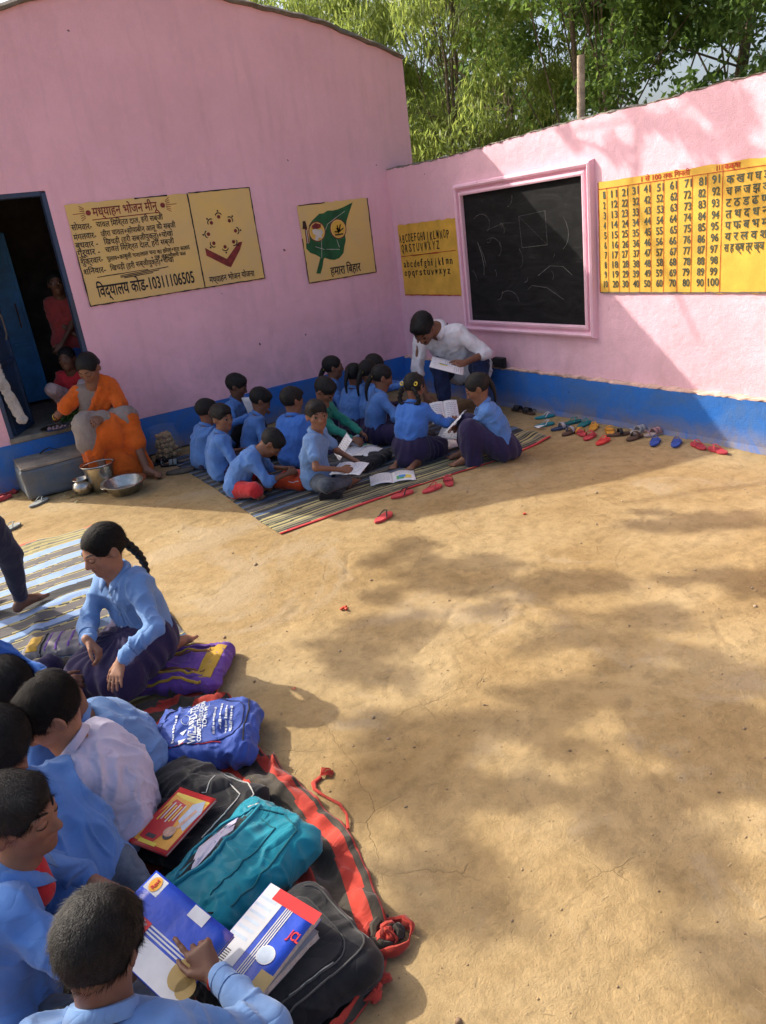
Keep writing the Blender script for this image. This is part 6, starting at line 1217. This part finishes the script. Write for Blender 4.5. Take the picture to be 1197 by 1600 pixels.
def pr_silver(p, w, l, h):
    mesh_rect(p, -w / 2, -l / 2, -.015, l / 2, 1, h)
    for k in range(4): mesh_rect(p, .0 + k * .006, -l / 2, .003 + k * .006, l / 2, 1, h + .0004)
    p.disc(.035, -.03, .024, 1, h + .0008, 20); p.disc(.035, -.03, .021, 5, h + .001, 20); mesh_rect(p, -.05, .09, .088, l / 2, 3, h + .0006); mesh_rect(p, .05, -l / 2, .09, -.06, 2, h + .0006)
    p.text('JCL', .05, .03, .034, .034, 3, .0005, h=h + .0016)
    for k in range(9): mesh_rect(p, -.075, -.115 + k * .006, -.045, -.112 + k * .006, 0, h + .0008)
    for k in range(6): mesh_rect(p, -.080, -.03 + k * .022, -.030, -.022 + k * .022, 5, h + .0006)
closed_book('silver_blue_notebook', 'thick notebook with crinkled blue and silver foil cover lying on the black bag', (-4.465, -5.80), .180, 23, .165, .25, .024, FOIL, pitch=3, roll=6, prints=pr_silver, inks=[DKP, SILV, GLD, REDP, ORP, PBL])
closed_book('grey_notebook', 'second notebook under the shiny foil notebook on the black bag', (-4.485, -5.81), .155, 18, .17, .25, .018, mat('grey_card', (.20, .20, .21), .7))
def pr_red(p, w, l, h):
    mesh_rect(p, -w / 2 + .008, -l / 2 + .014, w / 2 - .008, l / 2 - .022, 0, h)
    g = [(-w / 2 + .01 + (w - .02) * t, l / 2 - .03 - .012 * math.sin(t * 3.1)) for t in np.linspace(0, 1, 9)]; p.shape(g + [(w / 2 - .01, l / 2 - .022), (-w / 2 + .01, l / 2 - .022)], 4, h + .0006)
    p.shape([(-.06, -.09), (.00, -.10), (.02, -.03), (.00, .06), (-.05, .07), (-.07, .0)], 3, h + .0008)
    for k in range(6): mesh_rect(p, -.055 + k * .011, -.02 + .006 * (k % 3), -.050 + k * .011, .05 + .008 * (k % 2), 1 if k % 2 else 4, h + .0012)
    p.shape([(.02, .0), (.065, -.03), (.072, .05), (.05, .095), (.02, .07)], 5, h + .001); p.disc(.025, -.045, .020, 2, h + .0018, 18); p.shape([(.03, -.03), (.045, -.025), (.055, .05), (.045, .055)], 2, h + .0018)
    p.disc(.030, -.058, .017, 6, h + .0016, 16); mesh_rect(p, -.05, -.108, .02, -.095, 4, h + .001); mesh_rect(p, -.04, -.085, -.005, -.070, 6, h + .0012)
closed_book('red_picture_book', 'red picture book with a colourful cover lying on the piped black satchel', (-4.505, -5.175), .128, 29, .155, .235, .006, REDP, pitch=2, roll=0, prints=pr_red, inks=[ORP, SILV, SKP, REDP, mat('yellow_print', (.8, .6, .08), .4), PBL, DKP])
def open_book(label, c, z, hd, w=.17, l=.23, pitch=0.0, pic=None, name='open_book', rise=.012, cat='book', roll=0.0):
    e = empty(name, (*c, z), label, cat); a = R(hd); M = Matrix.Rotation(a - math.pi / 2, 4, 'Z') @ Matrix.Rotation(R(pitch), 4, 'X') @ Matrix.Rotation(R(roll), 4, 'Y')
    for s_ in (-1, 1):
        g = [[M @ Vector((s_ * w * t, y, .004 + rise * math.sin(math.pi * min(1, t * 1.15)) ** .7 * (1 + .2 * math.sin(y * 17 + s_)))) for y in np.linspace(-l / 2, l / 2, 8)] for t in np.linspace(0, 1, 9)]
        b = MB(); b.sheet(g); o = b.build('page', PAPER, e, smooth=True); md = o.modifiers.new('t', 'SOLIDIFY'); md.thickness = .003
    def P(x, y, h): t = abs(x) / w; return M @ Vector((x, y, .004 + rise * math.sin(math.pi * min(1, t * 1.15)) ** .7 * (1 + .2 * math.sin(y * 17 + (1 if x > 0 else -1))) + h))
    b = MB(); rv = random.Random(int(c[0] * 991 + c[1] * 77))
    for s_ in (-1, 1):
        if pic == s_:
            for (x0, x1, y0, y1, mi_) in ((.03, .085, -.08, -.01, 1), (.085, .14, -.07, .0, 2), (.05, .10, -.05, .0, 3)): b.sheet([[P(s_ * (x0 + (x1 - x0) * i / 3), y0 + (y1 - y0) * j / 3, .0012 + mi_ * .0003) for j in range(4)] for i in range(4)], mi_)
        for k in range(9 if pic != s_ else 4):
            y = l / 2 - .03 - k * .018; x = .02
            while x < w - .02: L_ = rv.uniform(.01, .03); x2 = min(x + L_, w - .015); b.sheet([[P(s_ * x, y, .0012), P(s_ * x, y + .004, .0012)], [P(s_ * x2, y, .0012), P(s_ * x2, y + .004, .0012)]], 0); x = x2 + .006
    o = b.build('printed_lines', [mat('grey_print', (.30, .30, .34), .8), mat('green_print', (.10, .35, .12), .6), mat('yellow_print2', (.75, .60, .10), .6), mat('blue_print', (.08, .25, .55), .6)], e, fix=False); o['kind'] = 'stuff'
    return e
zm = lambda x, y: gzv(x, y) + .016
OB = [('open book with a colour picture lying alone near the front edge of the mat', (-2.01, -2.64), 60, 0, 1), ('open book in front of the boy in green', (-1.60, -1.35), 40, 0, 1), ('open book before the crouching teacher, with a green and yellow picture', (-1.72, -1.62), 70, 0, 1),
      ('open magazine on the mat beside the girl with drawn-up knees', (-1.27, -2.32), 75, 0, None), ('open book lying on the dark bag in the middle of the mat', (-1.93, -2.03), 30, 0, None)]
for k, (lb, c, hd, pt_, pic) in enumerate(OB): open_book(lb, c, zm(*c) + (.075 if k == 4 else 0), hd, pitch=pt_, pic=pic)
open_book('open notebook on the lap of the boy in grey jeans', (-2.35, -2.62), .17, 35, w=.12, l=.19, pitch=8, rise=.008)
open_book('open book held up by the boy between the green shirt and the camera-facing boy', (-2.16, -2.22), .22, -20, w=.12, l=.19, pitch=50, rise=.01)
open_book('book held by the squatting girl with yellow hair bands', (-1.24, -2.44), .16, 20, w=.13, l=.2, pitch=38, rise=.01)
open_book('white book standing open in front of the girl with yellow hair bands', (-1.02, -2.02), .20, 60, w=.12, l=.2, pitch=52, rise=.012)
open_book('book with a yellow page held by the girl with drawn-up knees', (-1.40, -2.68), .30, -50, w=.11, l=.18, pitch=42, pic=-1, rise=.008)
open_book('open book on the lap of the blue-shirted boy turning his head', (-2.72, -1.60), .18, -10, w=.11, l=.18, pitch=15, rise=.01)
open_book('open book in front of the boy sitting sideways by the dado', (-2.12, -1.20), .20, -18, w=.11, l=.18, pitch=20, rise=.01)
e = open_book('loose white papers held by the crouching teacher', (-.78, -1.80), .54, -40, w=.26, l=.30, pitch=-20, pic=1, rise=.016, name='loose_papers', cat='papers')
b = MB(); M = Matrix.Rotation(R(-60), 4, 'Z') @ Matrix.Rotation(R(-72), 4, 'X'); g = [[M @ Vector((x, y, .01 * math.sin(x * 20))) for y in np.linspace(-.10, .10, 5)] for x in np.linspace(-.075, .075, 7)]; b.sheet(g)
o = b.build('paper_sheet', PAPER, None, loc=(-2.36, -1.0, .43), smooth=True); md = o.modifiers.new('t', 'SOLIDIFY'); md.thickness = .001; tag(o, 'raised white sheet of paper held by the boy leaning on the wall', 'paper')

# ------------------------------------------------------------------ slippers and shoes
def slipper(label, c, hd, col, strap, kind='thong', L_=.20, roll=0.0, z=None, group='slippers and sandals left by the mat edge'):
    z = gzv(*c) + .003 if z is None else z; e = empty('slipper' if kind == 'thong' else 'sandal', (*c, z), label, 'slipper' if kind == 'thong' else 'sandal', group, rz=R(hd) - math.pi / 2)
    s = L_; out = []
    for t in np.linspace(0, 1, 22)[:-1]:
        a = t * 2 * math.pi; y = math.sin(a) * .5; wv = .19 + .035 * math.sin(a) - .02 * math.cos(4 * a) * (1 if y < .1 else .4); out.append((math.cos(a) * wv * s + .012 * s * math.sin(a * 1), y * s))
    cm = mat('rubber_' + '_'.join(str(int(x * 100)) for x in col), col, .7, .12, 20, .2, 120); cs = mat('rubber_' + '_'.join(str(int(x * 100)) for x in strap), strap, .55, .12, 20, .1, 120); Mx = Matrix.Rotation(R(roll), 4, 'Y')
    b = MB(); g = []
    for sc, zz in ((.96, 0), (1.0, .004), (1.0, .012), (.96, .016)): g.append([Mx @ Vector((x * sc, y * sc, zz + .05 * max(0, abs(y) - .06))) for x, y in out + out[:1]])
    g.append([Mx @ Vector((x * .5, y * .5, .016)) for x, y in out + out[:1]]); g.append([Mx @ Vector((x * .01, y * .01, .0155)) for x, y in out + out[:1]]); g.insert(0, [Mx @ Vector((x * .01, y * .01, 0)) for x, y in out + out[:1]]); b.sheet(g); b.build('sole', cm, e, smooth=True)
    if kind == 'thong':
        for sx in (-1, 1):
            pts = [Mx @ Vector((sx * s * (.19 * t ** 1.1), s * (.30 - .36 * t), .016 + .030 * math.sin(min(1, .25 + t * .9) * math.pi))) for t in np.linspace(0, 1, 7)]; b = MB(); b.tube(pts, [.0035, .004, .005, .005, .005, .0045, .004], 6, flat=.7); b.build('strap', cs, e, smooth=True)
    else:
        for y0 in ((.16, -.02) if kind == 'cross' else (.08,)):
            g = [[Mx @ Vector((math.cos(a) * .20 * s, (y0 + dy_) * s, .014 + .042 * math.sin(a))) for a in np.linspace(0, math.pi, 11)] for dy_ in (-.07, -.02, .03, .08)]; b = MB(); b.sheet(g); o = b.build('band', cs, e, smooth=True); md = o.modifiers.new('t', 'SOLIDIFY'); md.thickness = .003
        if kind == 'cross': b = MB(); b.tube([Mx @ Vector((math.cos(a) * .17 * s, -.36 * s - .06 * s * math.sin(a), .02 + .03 * math.sin(a))) for a in np.linspace(0, math.pi, 9)], .004, 6, flat=.7); b.build('heel_strap', cs, e, smooth=True)
    return e
RD, DR, TL, BLU, MUS, BR, BK, GY = (.48, .055, .06), (.40, .04, .05), (.02, .20, .23), (.04, .08, .33), (.62, .28, .03), (.10, .055, .035), (.015, .015, .017), (.24, .26, .25)
SL = [('single red flip-flop with a black strap lying apart in front of the mat', (-2.50, -3.27), 25, RD, BK, 'thong'), ('red flip-flop with black strap, left of two by the red mat edge', (-2.16, -2.99), 0, RD, BK, 'thong'), ('red flip-flop beside the black-strapped one at the red mat edge', (-1.97, -3.09), 10, RD, DR, 'thong'), ('small red slipper nearest the right group at the mat edge', (-1.80, -3.06), 60, DR, DR, 'band'),
      ('brown sandal with dark bands, left one under the ledge', (-.13, -1.98), 95, BR, BK, 'cross'), ('brown sandal with dark bands, right one under the ledge', (-.14, -2.12), 85, BR, BK, 'cross'),
      ('teal slipper with a white strap, upper of the two by the wall', (-.17, -2.36), -20, TL, (.5, .5, .5), 'thong'), ('teal slipper with a white strap lying lower and left', (-.36, -2.55), -15, TL, (.5, .5, .5), 'thong'), ('dark blue sandal with striped white band, left one', (-.36, -2.74), -10, (.03, .05, .10), (.4, .4, .42), 'band'), ('dark brown sandal with striped white band, front one', (-.42, -2.90), 10, BR, (.4, .4, .42), 'band'),
      ('dark teal slipper close to the wall before the mustard ones', (-.18, -2.70), -5, (.015, .13, .13), (.02, .2, .2), 'thong'), ('teal slipper half under the mustard slipper', (-.17, -2.83), 15, (.02, .16, .17), (.02, .22, .2), 'thong'),
      ('mustard slipper pointing along the wall', (-.21, -2.97), 35, MUS, MUS, 'thong'), ('red and mustard slipper, left of the cluster', (-.39, -3.00), 60, RD, MUS, 'band'), ('small red slipper in the middle of the cluster', (-.43, -3.13), 20, RD, RD, 'band'), ('mustard slipper standing beside the brown sandals', (-.24, -3.17), 50, MUS, MUS, 'band'),
      ('bright red slipper in front of the cluster', (-.47, -3.30), 15, (.60, .05, .04), (.60, .05, .04), 'thong'), ('brown closed sandal, left of the pair by the wall', (-.26, -3.27), -30, BR, BK, 'band'), ('brown closed sandal, right of the pair by the wall', (-.25, -3.42), 5, BR, BR, 'band'), ('cream sandal with grey straps tilted against the wall', (-.10, -3.34), -10, (.45, .40, .36), (.35, .33, .33), 'cross'), ('pink and cream sandal beside the tilted one', (-.10, -3.49), -10, (.45, .36, .34), (.4, .2, .2), 'cross'),
      ('dark blue flip-flop, left of the blue pair', (-.26, -3.62), 30, BLU, (.03, .05, .2), 'thong'), ('dark blue flip-flop, right of the blue pair', (-.21, -3.77), 30, BLU, (.03, .05, .2), 'thong'), ('dusty red slipper, second from the right end of the row', (-.17, -3.93), 65, DR, RD, 'thong'), ('dusty red slipper at the right end of the row', (-.19, -4.10), 75, DR, RD, 'thong'),
      ('grey-green flip-flop standing in the sun by the step', (-4.23, -.62), 40, GY, GY, 'thong'), ('grey flip-flop at the left edge near the blue cloth', (-4.52, -1.12), 40, GY, GY, 'thong'), ('black sandal by the dado beside the potatoes', (-3.12, -.38), 20, BK, BK, 'cross'), ('black sandal with a pale rim in front of the other black sandal', (-3.06, -.55), -25, BK, GY, 'cross'), ('worn black slipper leaning on the dado', (-3.20, -.20), 60, BK, BK, 'cross')]
for lb, c, hd, a_, b_, kd in SL: slipper(lb, c, hd, a_, b_, kd, L_=.215 if c[0] < -2.9 else .19)

# ------------------------------------------------------------------ cooking vessels, potatoes and small things
STEEL = mat('scratched_steel', (.46, .43, .38), .30, .2, 14, .15, 40, metal=1.0)
def vessel(name, label, c, prof, z=None, tilt=0, cat=None, extra=None):
    e = empty(name, (*c, gzv(*c) if z is None else z), label, cat or name.split('_')[-1]); b = MB(); b.lathe(prof, n=36, M=Matrix.Rotation(R(tilt), 4, 'X')); b.build('bowl' if 'basin' in name else 'pot_body', STEEL, e, smooth=True)
    return e
e = vessel('steel_bucket', 'tall steel bucket standing in front of the seated woman', (-3.72, -.74), [(.0, .004), (.085, .004), (.09, .0), (.095, .01), (.13, .22), (.145, .232), (.143, .238), (.126, .224), (.09, .02), (.0, .015)])
b = MB(); b.tube([(math.cos(a) * .137, math.sin(a) * .137 * .3 - .0, .225 + .02 * math.sin(a)) for a in np.linspace(0, math.pi, 13)], .004, 6); b.build('handle', STEEL, e, smooth=True)
vessel('steel_pot', 'small round steel water pot left of the bucket', (-3.88, -.72), [(.0, .003), (.05, .003), (.075, .03), (.083, .065), (.07, .10), (.052, .115), (.055, .125), (.068, .135), (.066, .138), (.048, .122), (.045, .112), (.0, .05)])
e = vessel('steel_basin', 'wide shallow steel basin with handles in front of the bucket', (-3.60, -1.00), [(.0, .003), (.10, .003), (.125, .015), (.165, .095), (.185, .10), (.184, .104), (.16, .10), (.118, .02), (.0, .012)], tilt=4)
for sx in (-1, 1): b = MB(); b.tube([(sx * (.165 + .02 * math.sin(a)), .045 * math.cos(a), .085) for a in np.linspace(0, math.pi, 9)], .004, 6); b.build('handle', STEEL, e, smooth=True)
POT = mat('potato_skin', (.42, .27, .12), .8, .3, 30, .2, 90); PLAS = bpy.data.materials.new('clear_plastic'); PLAS.use_nodes = True; N = PLAS.node_tree.nodes; L = PLAS.node_tree.links
pb = N['Principled BSDF']; pb.inputs['Base Color'].default_value = (.8, .8, .85, 1); pb.inputs['Roughness'].default_value = .2; tb = N.new('ShaderNodeBsdfTransparent'); mx = N.new('ShaderNodeMixShader'); mx.inputs[0].default_value = .07; L.new(tb.outputs[0], mx.inputs[1]); L.new(pb.outputs[0], mx.inputs[2]); L.new(mx.outputs[0], N['Material Output'].inputs[0])
pc = (-3.00, -.26); e = empty('potato_sack', (*pc, 0), 'clear plastic sack full of potatoes beside the blue dado', 'sack'); bm = bmesh.new(); bmesh.ops.create_icosphere(bm, subdivisions=2, radius=.026); pme = bpy.data.meshes.new('potato'); bm.to_mesh(pme); bm.free(); pme.materials.append(POT); pme.polygons.foreach_set('use_smooth', [True] * len(pme.polygons))
for k in range(75):
    lv = k // 15; a = k * 2.4; r_ = (.11 - .012 * lv) * math.sqrt(((k % 15) + .5) / 15); o = bpy.data.objects.new('potato', pme); COL.objects.link(o); o.parent = e; o.location = (r_ * math.cos(a), r_ * math.sin(a) * .9, .03 + lv * .045 + random.uniform(-.006, .006)); o.scale = (random.uniform(.9, 1.35), random.uniform(.8, 1.0), random.uniform(.75, .95)); o.rotation_euler = (random.uniform(0, 3), random.uniform(0, 3), random.uniform(0, 3))
b = MB(); b.lathe([(.11, .0), (.14, .05), (.145, .14), (.125, .22), (.11, .27), (.12, .30)], n=30, M=Matrix.Diagonal((1, .95, 1, 1))); o = b.build('plastic_bag', PLAS, e, smooth=True); displace(o.data, folds(.010, 16, 1.0))
slab = SDF(.008); slab.ell((0, 0, .012), (.135, .075, .022), None, .01).cone((-.10, -.02, .02), (.10, -.03, .015), .02, .02, .02).cut((0, 0, -1), 0); V, F = slab.mesh(); o = link('flat_stone', mesh_np('flat_stone', V, F), mat('dark_wet_stone', (.075, .06, .045), .7, .3, 12, .3, 50), None, (-3.08, -.86, gzv(-3.08, -.86))); o.rotation_euler = (0, 0, R(-20)); tag(o, 'flat dark stone on the ground in front of the potato sack', 'stone')
# tray of cut vegetables, leaves and the curved blade at the doorway
e = empty('steel_tray', (-3.86, -.02, .455), 'round tray of cut vegetables under the hand of the woman', 'tray'); b = MB(); b.lathe([(0, .002), (.11, .002), (.13, .018), (.134, .018), (.112, -.0), (0, -.001)], n=30); b.build('tray_body', STEEL, e, smooth=True)
PK = mat('pinkish_onion', (.5, .30, .30), .6, .3, 20, 0)
for k in range(16): b = MB(); a = k * 2.4; r_ = .085 * math.sqrt((k + .5) / 16); b.lathe([(0, .014), (.010, .010), (.013, .002), (.010, 0)], (r_ * math.cos(a), r_ * math.sin(a), .004), 8); b.build('onion_piece', PK, e, smooth=True)
V, F = leaves([(-3.62, .22, .49, .09), (-3.72, .26, .48, .07), (-3.56, .30, .50, .07)], 70, .05, np.random.default_rng(2), -.1, .5); tag(link('green_leaves', mesh_np('green_leaves', V, F), LM2, smooth=False), 'small heap of fresh green leaves on the doorway floor', 'leaves')
b = MB(); b.tube([(-.10, 0, .0), (-.05, 0, .03), (.0, 0, .045), (.05, 0, .03), (.12, 0, .01)], [.012, .012, .009, .006, .003], 8, flat=.5); o = b.build('curved_knife', BLKB, None, loc=(-3.98, -.16, .285), smooth=True); o.rotation_euler = (0, 0, R(-40)); tag(o, 'dark curved vegetable knife lying on the step', 'knife')
V, F = leaves(np.column_stack([np.random.default_rng(3).uniform(-4.05, -3.45, 14), np.random.default_rng(4).uniform(-.98, -.55, 14), np.full(14, .006), np.full(14, .05)]), 14, .035, np.random.default_rng(5), .6, .4); V[:, 2] = np.clip(V[:, 2], 0, .02)
tag(link('vegetable_scraps', mesh_np('vegetable_scraps', V, F), leaf_mat('dull_scraps', (.14, .12, .04), (.25, .22, .10), .1), smooth=False), 'trampled leaf scraps and peelings around the pots', 'scraps', kind='stuff')
# cloth hanging on the door leaf, red cloth on the ground at the left
S = SDF(.009); S.cone((0, 0, .62), (.03, -.01, .30), .022, .035, .02).cone((.03, -.01, .30), (.09, -.02, -.02), .035, .045, .02).cone((0, 0, .62), (.02, .02, .40), .03, .03, .02); V, F = S.mesh(); me = mesh_np('hanging_cloth', V, F); displace(me, folds(.014, 20, 4)); tag(link('hanging_cloth', me, cloth_mat('dingy_white_cloth', (.42, .39, .36), .2), None, (-4.20, .0, .62)), 'dingy white cloth hanging on the dark door leaf', 'cloth').scale = (1.0, .35, 1.0)
S = SDF(.01); S.cone((-.2, 0, .01), (.12, .06, .012), .035, .03, .04).cone((-.15, -.12, .01), (.06, -.05, .01), .03, .025, .04).cut((0, 0, -1), 0); V, F = S.mesh(); me = mesh_np('red_cloth', V, F); displace(me, folds(.012, 14, 4)); tag(link('red_cloth', me, cloth_mat('crumpled_red_cloth', (.42, .06, .06), .3), None, (-4.46, -.12, gzv(-4.46, -.12))), 'crumpled red cloth on the ground left of the step', 'cloth')
# things on the ledge
e = empty('black_pouch', (-.05, -1.66, .362), 'black camera pouch standing on the ledge right of the teacher', 'pouch'); b = MB(); b.box((0, 0, .05), (.05, .15, .10), bev=.018); b.build('pouch_body', BLKB2, e, smooth=True); b = MB(); b.box((-.027, 0, .065), (.006, .145, .06), bev=.002); b.build('flap', BLKB, e)
S = SDF(.006); S.ell((0, 0, .035), (.022, .035, .036), None, .01).cone((0, -.03, .06), (0, .0, .075), .006, .006, .01); V, F = S.mesh(); tag(link('round_object', mesh_np('round_object', V, F), BLKB, None, (-.05, -1.53, .362)), 'small round black object on the ledge beside the pouch', 'pouch')
# red litter
for k, (x, y, s_, lb) in enumerate(((-3.30, -4.14, .018, 'crumpled red wrapper in the middle of the sunlit ground'), (-1.86, -3.92, .012, 'tiny red scrap near the edge of the house shadow'), (-3.82, -4.60, .008, 'tiny orange scrap near the cloth bags'))):
    S = SDF(.003); S.cone((-s_, 0, s_ * .4), (s_, s_ * .5, s_ * .3), s_ * .4, s_ * .3, .005).cone((0, -s_, s_ * .3), (0, s_, s_ * .5), s_ * .35, s_ * .2, .004); V, F = S.mesh(); me = mesh_np('litter', V, F); displace(me, folds(.003, 60, k)); tag(link('litter', me, mat('red_wrapper', (.55, .06, .03), .4), None, (x, y, gzv(x, y) + .002)), lb, 'litter')
# small stones lying loose
for k, (x, y) in enumerate(((-2.69, -5.43), (-2.2, -4.55))): pass
# paper scrap at the right end of the mat
b = MB(); b.sheet([[(0, 0, .004), (.0, .05, .012)], [(.09, .01, .006), (.07, .05, .004)]]); tag(b.build('paper_scrap', PAPER, None, loc=(-.50, -2.62, .012)), 'white paper scrap at the far right corner of the striped mat', 'paper')
